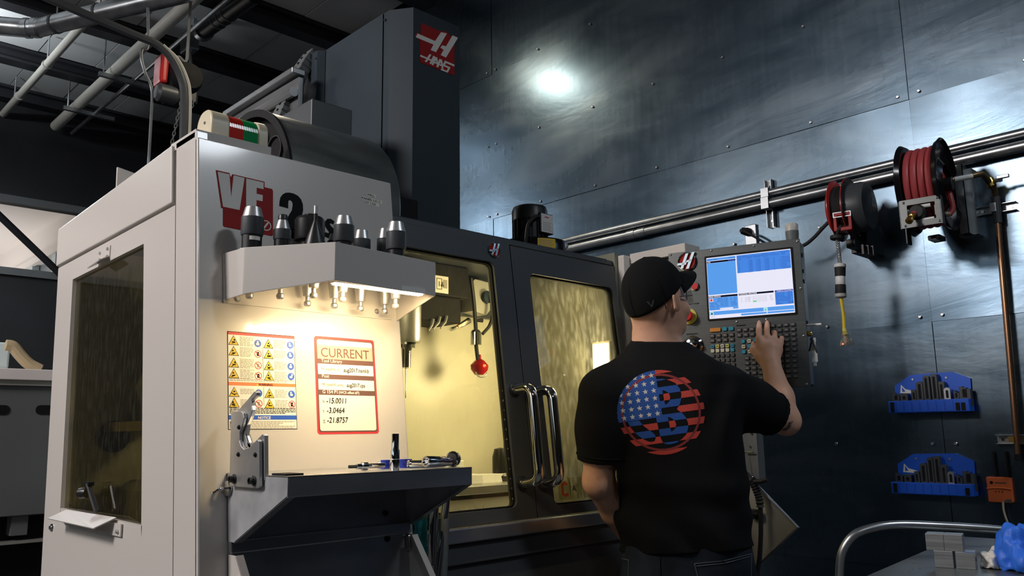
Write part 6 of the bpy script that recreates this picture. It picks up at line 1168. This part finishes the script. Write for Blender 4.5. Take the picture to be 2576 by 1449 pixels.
def arms(F, infl=0.):
    F.chain([shL, (shL+elL)/2, elL], [.062, .052, .043], .03); F.chain([elL, elL*.6+wrL*.4, wrL], [.043, .042, .028], .02)
    F.chain([shR, (shR+elR)/2, elR], [.062, .052, .042], .03); F.chain([elR, elR*.62+wrR*.38, wrR], [.042, .041, .028], .02)
bd = Field((min(shL[0], elL[0])-.12, elR[1]-.14, keysT[0][0]-.02), (max(elR[0], wrR[0], kn[3][0])+.1, shL[1]+.3, Hc[2]+.13), .0036)
bd.slices(keysT, RV, FV, -.02); arms(bd)
bd.chain([neck0, neck1], [.072, .067], .03)
# head
AX = (hR, hF, hU)
bd.ell(Hc+hU*.012, AX, (.078, .1, .1), .03); bd.ell(Hc+hF*.035-hU*.055, AX, (.062, .064, .068), .03); bd.ell(Hc+hF*.075-hU*.098, AX, (.028, .022, .022), .03)
bd.cone(Hc+hF*.098-hU*.012, Hc+hF*.115-hU*.048, .009, .013, .012); bd.ell(Hc+hF*.098-hU*.075, AX, (.024, .01, .009), .012)
for s_ in (-1, 1):
    bd.ell(Hc+hR*.034*s_+hF*.089-hU*.012, AX, (.013, .008, .008), .006); bd.ell(Hc+hR*.05*s_+hF*.06-hU*.045, AX, (.02, .022, .018), .02)
    e = Hc+hR*.079*s_-hU*.018-hF*.012; bd.ell(e, (hR*s_*.8-hF*.6, hF*.8+hR*s_*.6, hU), (.006, .019, .031), .006); bd.cone(e+hR*s_*.008-hF*.012+hU*.018, e+hR*s_*.008-hF*.014-hU*.018, .005, .005, .005)
# right hand on the keys
t1, t2 = J(1910, 811, 2.752), J(1930, 811, 2.752)
bd.cone(wrR, (kn[1]+kn[2])/2*.5+wrR*.5, .029, .032, .02)
for k, kk in enumerate(kn): bd.cone(wrR*.75+kk*.25, kk, .02, [.0128, .0128, .0118, .0108][k], .009)
bd.cone(kn[0]*.5+wrR*.5, kn[3]*.55+wrR*.45, .019, .017, .02)
fvec = np.array([.9, .35, 0])
bd.chain([kn[0], kn[0]*.52+t1*.48+UZ*.004-fvec*.006, kn[0]*.22+t1*.78-fvec*.002, t1], [.0098, .0089, .0082, .0072], .005)
bd.chain([kn[1], kn[1]*.52+t2*.48+UZ*.004-fvec*.006, kn[1]*.22+t2*.78-fvec*.002, t2], [.01, .0091, .0084, .0074], .005)
r1 = J(1948, 838, 2.738); bd.chain([kn[2], r1, r1+np.array([.016, .006, -.022]), r1+np.array([.004, .0, -.036])], [.0105, .0098, .0088, .0078], .006)
p1 = J(1967, 850, 2.728); bd.chain([kn[3], p1, p1+np.array([.014, .005, -.02]), p1+np.array([.003, .0, -.032])], [.0095, .009, .008, .007], .006)
tb, tm, tt = J(1912, 898, 2.68), J(1896, 880, 2.705), J(1896, 864, 2.73)
bd.chain([wrR, tb, tm, tt], [.022, .0155, .0115, .0088], .012)
# left hand, relaxed in front of the hip
lh = wrL+np.array([.035, .03, -.07]); bd.cone(wrL, lh, .026, .03, .02)
for k in range(4):
    o = lh+RV*(.028-.018*k)+np.array([.012, .012, -.02]); bd.chain([lh, o, o+np.array([.012, .012, -.035]), o+np.array([.0, .0, -.06])], [.014, .0105, .0095, .0078], .006)
bd.chain([wrL, lh+RV*.035+UZ*.02, lh+RV*.045-UZ*.01+FV*.02, lh+RV*.04-UZ*.035+FV*.03], [.02, .014, .011, .009], .01)
body, Pb, Fb = fmesh(bd, 'body', 'skin', man, 1); del bd
# t-shirt
def folds(u, f, z):
    zr = z-keysT[0][0]
    a = .0045*np.sin(34*(zr+.55*u)+2.2*np.sin(9*u+4*f))*np.exp(-((zr-.12)/.13)**2)
    b = .003*np.sin(46*(zr-.3*u)+3*np.sin(7*u))*np.exp(-((zr-.27)/.07)**2)
    c = .0035*np.sin(60*u+10*zr)*np.exp(-((zr-.05)/.08)**2)+.003*np.sin(52*(u-.15)-24*zr)*np.exp(-((u-.15)/.07)**2)*np.exp(-((zr-.5)/.12)**2)
    return 1.5*(a+b+c)
sh_ = Field((min(shL[0], elL[0])-.14, elR[1]-.16, keysT[0][0]), (max(elR[0], shR[0])+.12, shL[1]+.24, keysT[-1][0]+.01), .0048)
sh_.slices(keysT, RV, FV, 0, .02, folds)
hemL = elL+(shL-elL)*.24; hemR = elR+(shR-elR)*.17
sh_.chain([shL+(shL-elL)*.0, (shL+hemL)/2, hemL+(elL-hemL)*.6], [.072, .066, .065], .05); sh_.chain([shR, (shR+hemR)/2, hemR+(elR-hemR)*.6], [.074, .067, .064], .05)
TH = .0105
dd = np.maximum(sh_.d, -(sh_.d+TH)); sh_.d = dd
# cuts: sleeve hems, neckline, bottom hem
def plane_cut_local(F, pt, n, ctr, rad):
    sl, (X, Y, Z) = F.sub(np.array(ctr)-rad, np.array(ctr)+rad); d = (X-pt[0])*n[0]+(Y-pt[1])*n[1]+(Z-pt[2])*n[2]; F.d[sl] = np.maximum(F.d[sl], d)
nL = (elL-shL)/np.linalg.norm(elL-shL); nR = (elR-shR)/np.linalg.norm(elR-shR)
sl, (X, Y, Z) = sh_.sub(hemL-.14, hemL+.14); d_ = (X-hemL[0])*nL[0]+(Y-hemL[1])*nL[1]+(Z-hemL[2])*nL[2]; rx_ = np.sqrt(np.maximum((X-hemL[0])**2+(Y-hemL[1])**2+(Z-hemL[2])**2-d_**2, 0)); u_ = (X-hemL[0])*RV[0]+(Y-hemL[1])*RV[1]; sh_.d[sl] = np.where((u_ < .052), np.maximum(sh_.d[sl], d_), sh_.d[sl])
sl, (X, Y, Z) = sh_.sub(hemR-.14, hemR+.16); d_ = (X-hemR[0])*nR[0]+(Y-hemR[1])*nR[1]+(Z-hemR[2])*nR[2]; u_ = (X-base[0])*RV[0]+(Y-base[1])*RV[1]; sh_.d[sl] = np.where(u_ > .16, np.maximum(sh_.d[sl], d_), sh_.d[sl])
colc = J(1652, 858, 2.47); nC = UZ*.97+FV*(-.12)+RV*.05; nC /= np.linalg.norm(nC); sh_.cut(colc, nC)
h1, h2 = J(1551, 1391, 2.46), J(1905, 1366, 2.46); nH = np.cross(h2-h1, FV); nH = nH/np.linalg.norm(nH); nH = -nH if nH[2] > 0 else nH; sh_.cut(h1, nH)
shirt, Ps, Fs = fmesh(sh_, 't_shirt', 'cloth', man, 1); del sh_
bvS = BVHTree.FromPolygons([tuple(p) for p in Ps], [tuple(int(q) for q in f) for f in Fs]); bvB = BVHTree.FromPolygons([tuple(p) for p in Pb], [tuple(int(q) for q in f) for f in Fb])
cpts = []
for k in range(41):
    w = 2*math.pi*k/40; d = RV*math.cos(w)+FV*math.sin(w); o = colc-nC*.006; d = d-nC*(d@nC); h = bvS.ray_cast(Vector(o+d*.3), Vector(-d))
    cpts.append(Vector(o+d*.071)+Vector(nC)*.004)
build(MB().tube(cpts, .0075, 8, False), 'collar', 'cloth', shirt, smooth='all')
def seam_ring(c, n, r, name, par, bv, m='cloth', off=.0015, rad=.002, N=48):
    a = np.cross(n, UZ); a /= np.linalg.norm(a); b = np.cross(n, a); pts = []
    for k in range(N+1):
        d = a*math.cos(2*math.pi*k/N)+b*math.sin(2*math.pi*k/N); h = bv.ray_cast(Vector(c+d*r), Vector(-d))
        if h[0] is not None: pts.append(h[0]+h[1]*off)
    if len(pts) > 3: build(MB().tube(pts, rad, 6, False), name, m, par, smooth='all')
seam_ring(hemL-nL*.018, nL, .1, 'sleeve_hem', shirt, bvS); seam_ring(hemR-nR*.018, nR, .1, 'sleeve_hem', shirt, bvS)
# --- back print
zz = lambda x, y: ((x-752)/680., (720-y)/680.)
Bo = np.array([zz(*p) for p in ((700, 205), (800, 200), (900, 225), (1000, 270), (1060, 350), (1085, 430), (1080, 520), (1050, 610), (1005, 680), (1090, 745), (1140, 810), (1170, 900), (1165, 980), (1130, 1070), (1060, 1140), (970, 1200), (880, 1220), (800, 1215), (760, 1180), (735, 1120), (700, 930), (680, 825), (680, 500))])
B1 = np.array([zz(*p) for p in ((795, 378), (850, 395), (895, 430), (912, 490), (900, 545), (870, 585), (830, 608), (815, 540), (808, 460))]); B2 = np.array([zz(*p) for p in ((862, 795), (920, 815), (965, 855), (985, 910), (975, 965), (945, 1000), (905, 1022), (885, 950), (872, 870))])
So = np.array([zz(*p) for p in ((225, 865), (410, 845), (480, 930), (560, 995), (620, 1040), (655, 1080), (660, 1120), (640, 1165), (590, 1182), (530, 1170), (470, 1140), (400, 1090), (330, 1030), (270, 950))])
def inside(poly, x, y):
    r = np.zeros(x.shape, bool); n = len(poly)
    for i in range(n):
        (x0, y0), (x1, y1) = poly[i], poly[(i+1) % n]
        if y0 == y1: continue
        c = (y0 > y) != (y1 > y); r ^= c & (x < (x1-x0)*(y-y0)/(y1-y0)+x0)
    return r
NG = 250; LR = .1235; g_ = np.linspace(-1.02, 1.02, NG+1); gc = (g_[1:]+g_[:-1])/2; xx, yy = np.meshgrid(gc, gc, indexing='ij')
c7, s7 = math.cos(math.radians(7)), math.sin(math.radians(7)); xr, yr = xx*c7+yy*s7, -xx*s7+yy*c7; rr_ = np.hypot(xx*1.0, yy*1.03)
stripe = np.abs((yr-.01)/.3155-np.round((yr-.01)/.3155))*.3155 < .076
canton = (xr < .03) & (yr > -.11); letter = (inside(Bo, xx, yy) & ~inside(B1, xx, yy) & ~inside(B2, xx, yy)) | inside(So, xx, yy)
ringm = (rr_ > .858) & (rr_ < .912)
gx = (xr+.072)/.195; gy = (yr+.02)/.177; lx = (gx-np.round(gx))*.195; ly = (gy-np.round(gy))*.177; an = np.arctan2(lx, ly); rs = np.hypot(lx, ly)
star = rs < .064*np.cos(math.pi/5*.0)*(.5+.5*np.abs((((an/(2*math.pi/5))-np.round(an/(2*math.pi/5)))*2-0)) *-.95+.45)*1.0
sect = np.abs(an/(2*math.pi/5)-np.round(an/(2*math.pi/5)))*2; star = rs < .066/(1+1.55*sect)
colr = np.zeros(xx.shape, int); inC = rr_ < 1.0
colr[inC & stripe & ~letter] = 1; colr[inC & ~stripe & letter] = 2; colr[inC & ringm & ~letter & (stripe | (rr_ < 2))] = 4; colr[inC & canton] = 2; colr[inC & canton & ringm] = 4; colr[inC & canton & star] = 3
lc = J(1661, 1036, 2.3)
VG = {}
def node(i, j):
    if (i, j) in VG: return VG[(i, j)]
    o = lc+RV*g_[i]*LR+UZ*g_[j]*LR-FV*.25; h = bvS.ray_cast(Vector(o), Vector(FV)); VG[(i, j)] = h[0]-Vector(FV)*.0009 if h[0] is not None else None; return VG[(i, j)]
for code, m, nm in ((1, 'tred', 'print_red'), (2, 'tblue', 'print_blue'), (3, 'tstar', 'print_stars'), (4, 'tdred', 'print_ring')):
    vid = {}; V_ = []; F_ = []
    for i, j in np.argwhere(colr == code):
        q = [(i, j), (i+1, j), (i+1, j+1), (i, j+1)]; P4 = [node(int(a), int(b)) for a, b in q]
        if any(p is None for p in P4): continue
        ids = []
        for k, p in zip(q, P4):
            k = (int(k[0]), int(k[1]))
            if k not in vid: vid[k] = len(V_); V_.append(tuple(p))
            ids.append(vid[k])
        F_.append(tuple(ids))
    build(MB().add(V_, F_), nm, m, shirt, smooth='all')
# --- cap
tcap = math.radians(20); cF = hF0*math.cos(tcap)+UZ*math.sin(tcap); cU = np.cross(hR, cF); Cc = Hc+UZ*.004
cpw, cpl_, cph, ur = .0865, .108, .114, -.042
mb = MB(); N1, N2 = 20, 48; Vc = []
for j in range(N1+1):
    for i in range(N2):
        ph_ = 2*math.pi*i/N2; th = math.acos((ur+.043*(1+math.sin(ph_)))/cph)*j/N1; p = Cc+cU*.008+cU*cph*math.cos(th)+(hR*cpw*math.cos(ph_)+cF*cpl_*math.sin(ph_))*math.sin(th)**.9*(1+.006*math.cos(6*ph_)*math.sin(th)); Vc.append(tuple(p))
cap = build(mb.add(Vc, [(j*N2+i, (j+1)*N2+i, (j+1)*N2+(i+1) % N2, j*N2+(i+1) % N2) for j in range(N1) for i in range(N2)]), 'cap', 'cap', man, smooth='all', solid=.004)
def brim(u, v):
    w = (u-.5)*2; a = w*1.2; x = math.sin(a)*.086; f = math.cos(a)*.104; ext = .088*(1-abs(w)**3.2)*v
    return Cc+hR*(x*(1+.05*v))+cF*(f-.004)+(cF*.98-cU*.16)*ext+cU*(.052-.034*w*w-.024*w*w*v)
build(MB().grid(brim, 24, 8), 'brim', 'cap', cap, smooth='all', solid=.0045)
build(MB().lathe([(.006, 0), (.005, .004), (0, .005)], Cc+cU*(cph+.008), cU, 12), 'top_button', 'cap', cap, smooth=True)
for i in range(3):
    ph_ = math.pi*i/3+.5; pts = [Vector(Cc+cU*.008+cU*(cph+.002)*math.cos(th)+(hR*(cpw+.002)*math.cos(ph_)+cF*(cpl_+.002)*math.sin(ph_))*math.sin(th)) for th in [-1.9+3.8*k/40 for k in range(41)]]
    build(MB().tube(pts, .0012, 5), 'crown_seam', 'cap', cap, smooth='all')
bvC = BVHTree.FromPolygons(Vc, [(j*N2+i, (j+1)*N2+i, (j+1)*N2+(i+1) % N2, j*N2+(i+1) % N2) for j in range(N1) for i in range(N2)])
def on_mesh(bv, px, py, off=.003):
    h = bv.ray_cast(Vector(CAM), Vector(ray(px, py)).normalized()); return h[0]+h[1]*(off if h[1].dot(Vector(ray(px, py))) < 0 else -off) if h[0] is not None else None
em = [on_mesh(bvC, x, y) for x, y in ((1625, 758), (1632, 758), (1637, 770), (1641, 755), (1646, 754), (1641, 773))]
if all(p is not None for p in em): build(MB().add([tuple(p) for p in em], [(0, 1, 2, 5), (2, 3, 4, 5)]), 'back_emblem', mat('cap emblem grey', (.05, .055, .06), .6), cap)
# --- safety glasses
gl = build(MB().tube([Vector(Hc+hR*.082-hU*.004-hF*.02), Vector(Hc+hR*.083-hU*.006+hF*.04), Vector(Hc+hR*.075-hU*.008+hF*.082)], .0022, 6), 'glasses', 'greyp', man, smooth=True)
build(MB().tube([Vector(Hc-hR*.082-hU*.004-hF*.02), Vector(Hc-hR*.083-hU*.006+hF*.04), Vector(Hc-hR*.075-hU*.008+hF*.1)], .0022, 6), 'temple', 'greyp', gl, smooth=True)
build(MB().grid(lambda u, v: Hc+hR*.078*math.sin((u-.5)*2.2)+hF*(.068+.045*math.cos((u-.5)*2.2))+hU*(-.03+.036*v), 20, 4), 'lens', 'cloudy', gl, smooth='all', solid=.002)
# --- jeans and shoes
hipz = keysT[0][0]
kj = [(h_, c, w, b) for h_, c, w, b in [(J(1728, y, 2.46)[2], J(c, y, 2.46)[:2], hw*pxm, b) for y, c, hw, b in ((1350, 1724, 158, .118), (1420, 1729, 166, .124), (1480, 1731, 168, .13), (1530, 1732, 162, .122))]]
jl = Field((base[0]-.36, base[1]-.36, .05), (base[0]+.36, base[1]+.36, kj[0][0]+.02), .007)
jl.slices(kj, RV, FV, 0, .03)
zc_ = kj[-1][0]
for s_ in (-1, 1):
    hp_ = np.array([*J(1732, 1500, 2.46)[:2], zc_+.02])+RV*.095*s_; kne = np.array([base[0], base[1], .5])+RV*.12*s_+FV*.03; ank = np.array([base[0], base[1], .09])+RV*.14*s_-FV*.0
    jl.chain([hp_, kne, ank], [.105, .078, .062], .05)
jl.cut((0, 0, .075), (0, 0, -1)); jeans, Pj, Fj = fmesh(jl, 'jeans', 'jeans', man, 1); del jl
bvJ = BVHTree.FromPolygons([tuple(p) for p in Pj], [tuple(int(q) for q in f) for f in Fj])
def stitch_line(pts, name, r=.0014, m='stitch', n=10):
    out = []
    for (xa, ya), (xb, yb2) in zip(pts[:-1], pts[1:]):
        for k in range(n+1):
            p = on_mesh(bvJ, xa+(xb-xa)*k/n, ya+(yb2-ya)*k/n, .001)
            if p is not None: out.append(p)
    if len(out) > 2: build(MB().tube(out, r, 5), name, m, jeans, smooth='all')
stitch_line([(1747, 1418), (1820, 1411), (1890, 1393), (1888, 1470), (1830, 1500), (1765, 1490), (1747, 1418)], 'pocket_stitch'); stitch_line([(1752, 1424), (1822, 1417), (1886, 1400)], 'pocket_stitch')
stitch_line([(1552, 1403), (1582, 1409), (1580, 1480)], 'pocket_stitch'); stitch_line([(1660, 1400), (1662, 1470)], 'centre_seam', .002, 'jeans'); stitch_line([(1908, 1392), (1920, 1470)], 'side_seam')
for s_ in (-1, 1):
    c = np.array([base[0], base[1], 0])+RV*.14*s_; bs = Field(c-np.array([.24, .24, .01]), c+np.array([.24, .24, .2]), .006)
    bs.cone(c+UZ*.05-FV*.05, c+UZ*.045+FV*.15, .045, .04, .02); bs.cone(c+UZ*.05-FV*.03, c+UZ*.13-FV*.01, .048, .05, .03); bs.cut(c+UZ*.004, (0, 0, -1)); fmesh(bs, 'shoe', 'rubber', man, 1)
# --- tattoo on the right upper arm
def on_arm(px, py): return on_mesh(bvB, px, py, .0006)
mb = MB(); rnd = random.Random(4)
for k in range(9):
    x, y = 1958+rnd.uniform(0, 26), 1020+k*7; pts = [on_arm(x+12*math.sin(.5*q+k), y+5*math.cos(.9*q+k*2)+q*1.5-4) for q in range(8)]; pts = [p for p in pts if p is not None and bvS.ray_cast(Vector(CAM), p-Vector(CAM), 0 if p is None else (p-Vector(CAM)).length-.004)[0] is None]
    if len(pts) > 3: mb.tube(pts, [.0022]*len(pts), 5)
if mb.v: build(mb, 'tattoo', 'tat', body, smooth='all')
for tp_, nx in ((t1, .0), (t2, .0)): # fingernails
    p = Vector(tp_)+Vector((-.0066, -.003, .002)); build(MB().lathe([(0, .0012), (.0035, .001), (.0045, 0)], p, (-1, -.35, .5), 10), 'fingernail', mat('nail', (.6, .36, .28), .3), body, smooth=True)
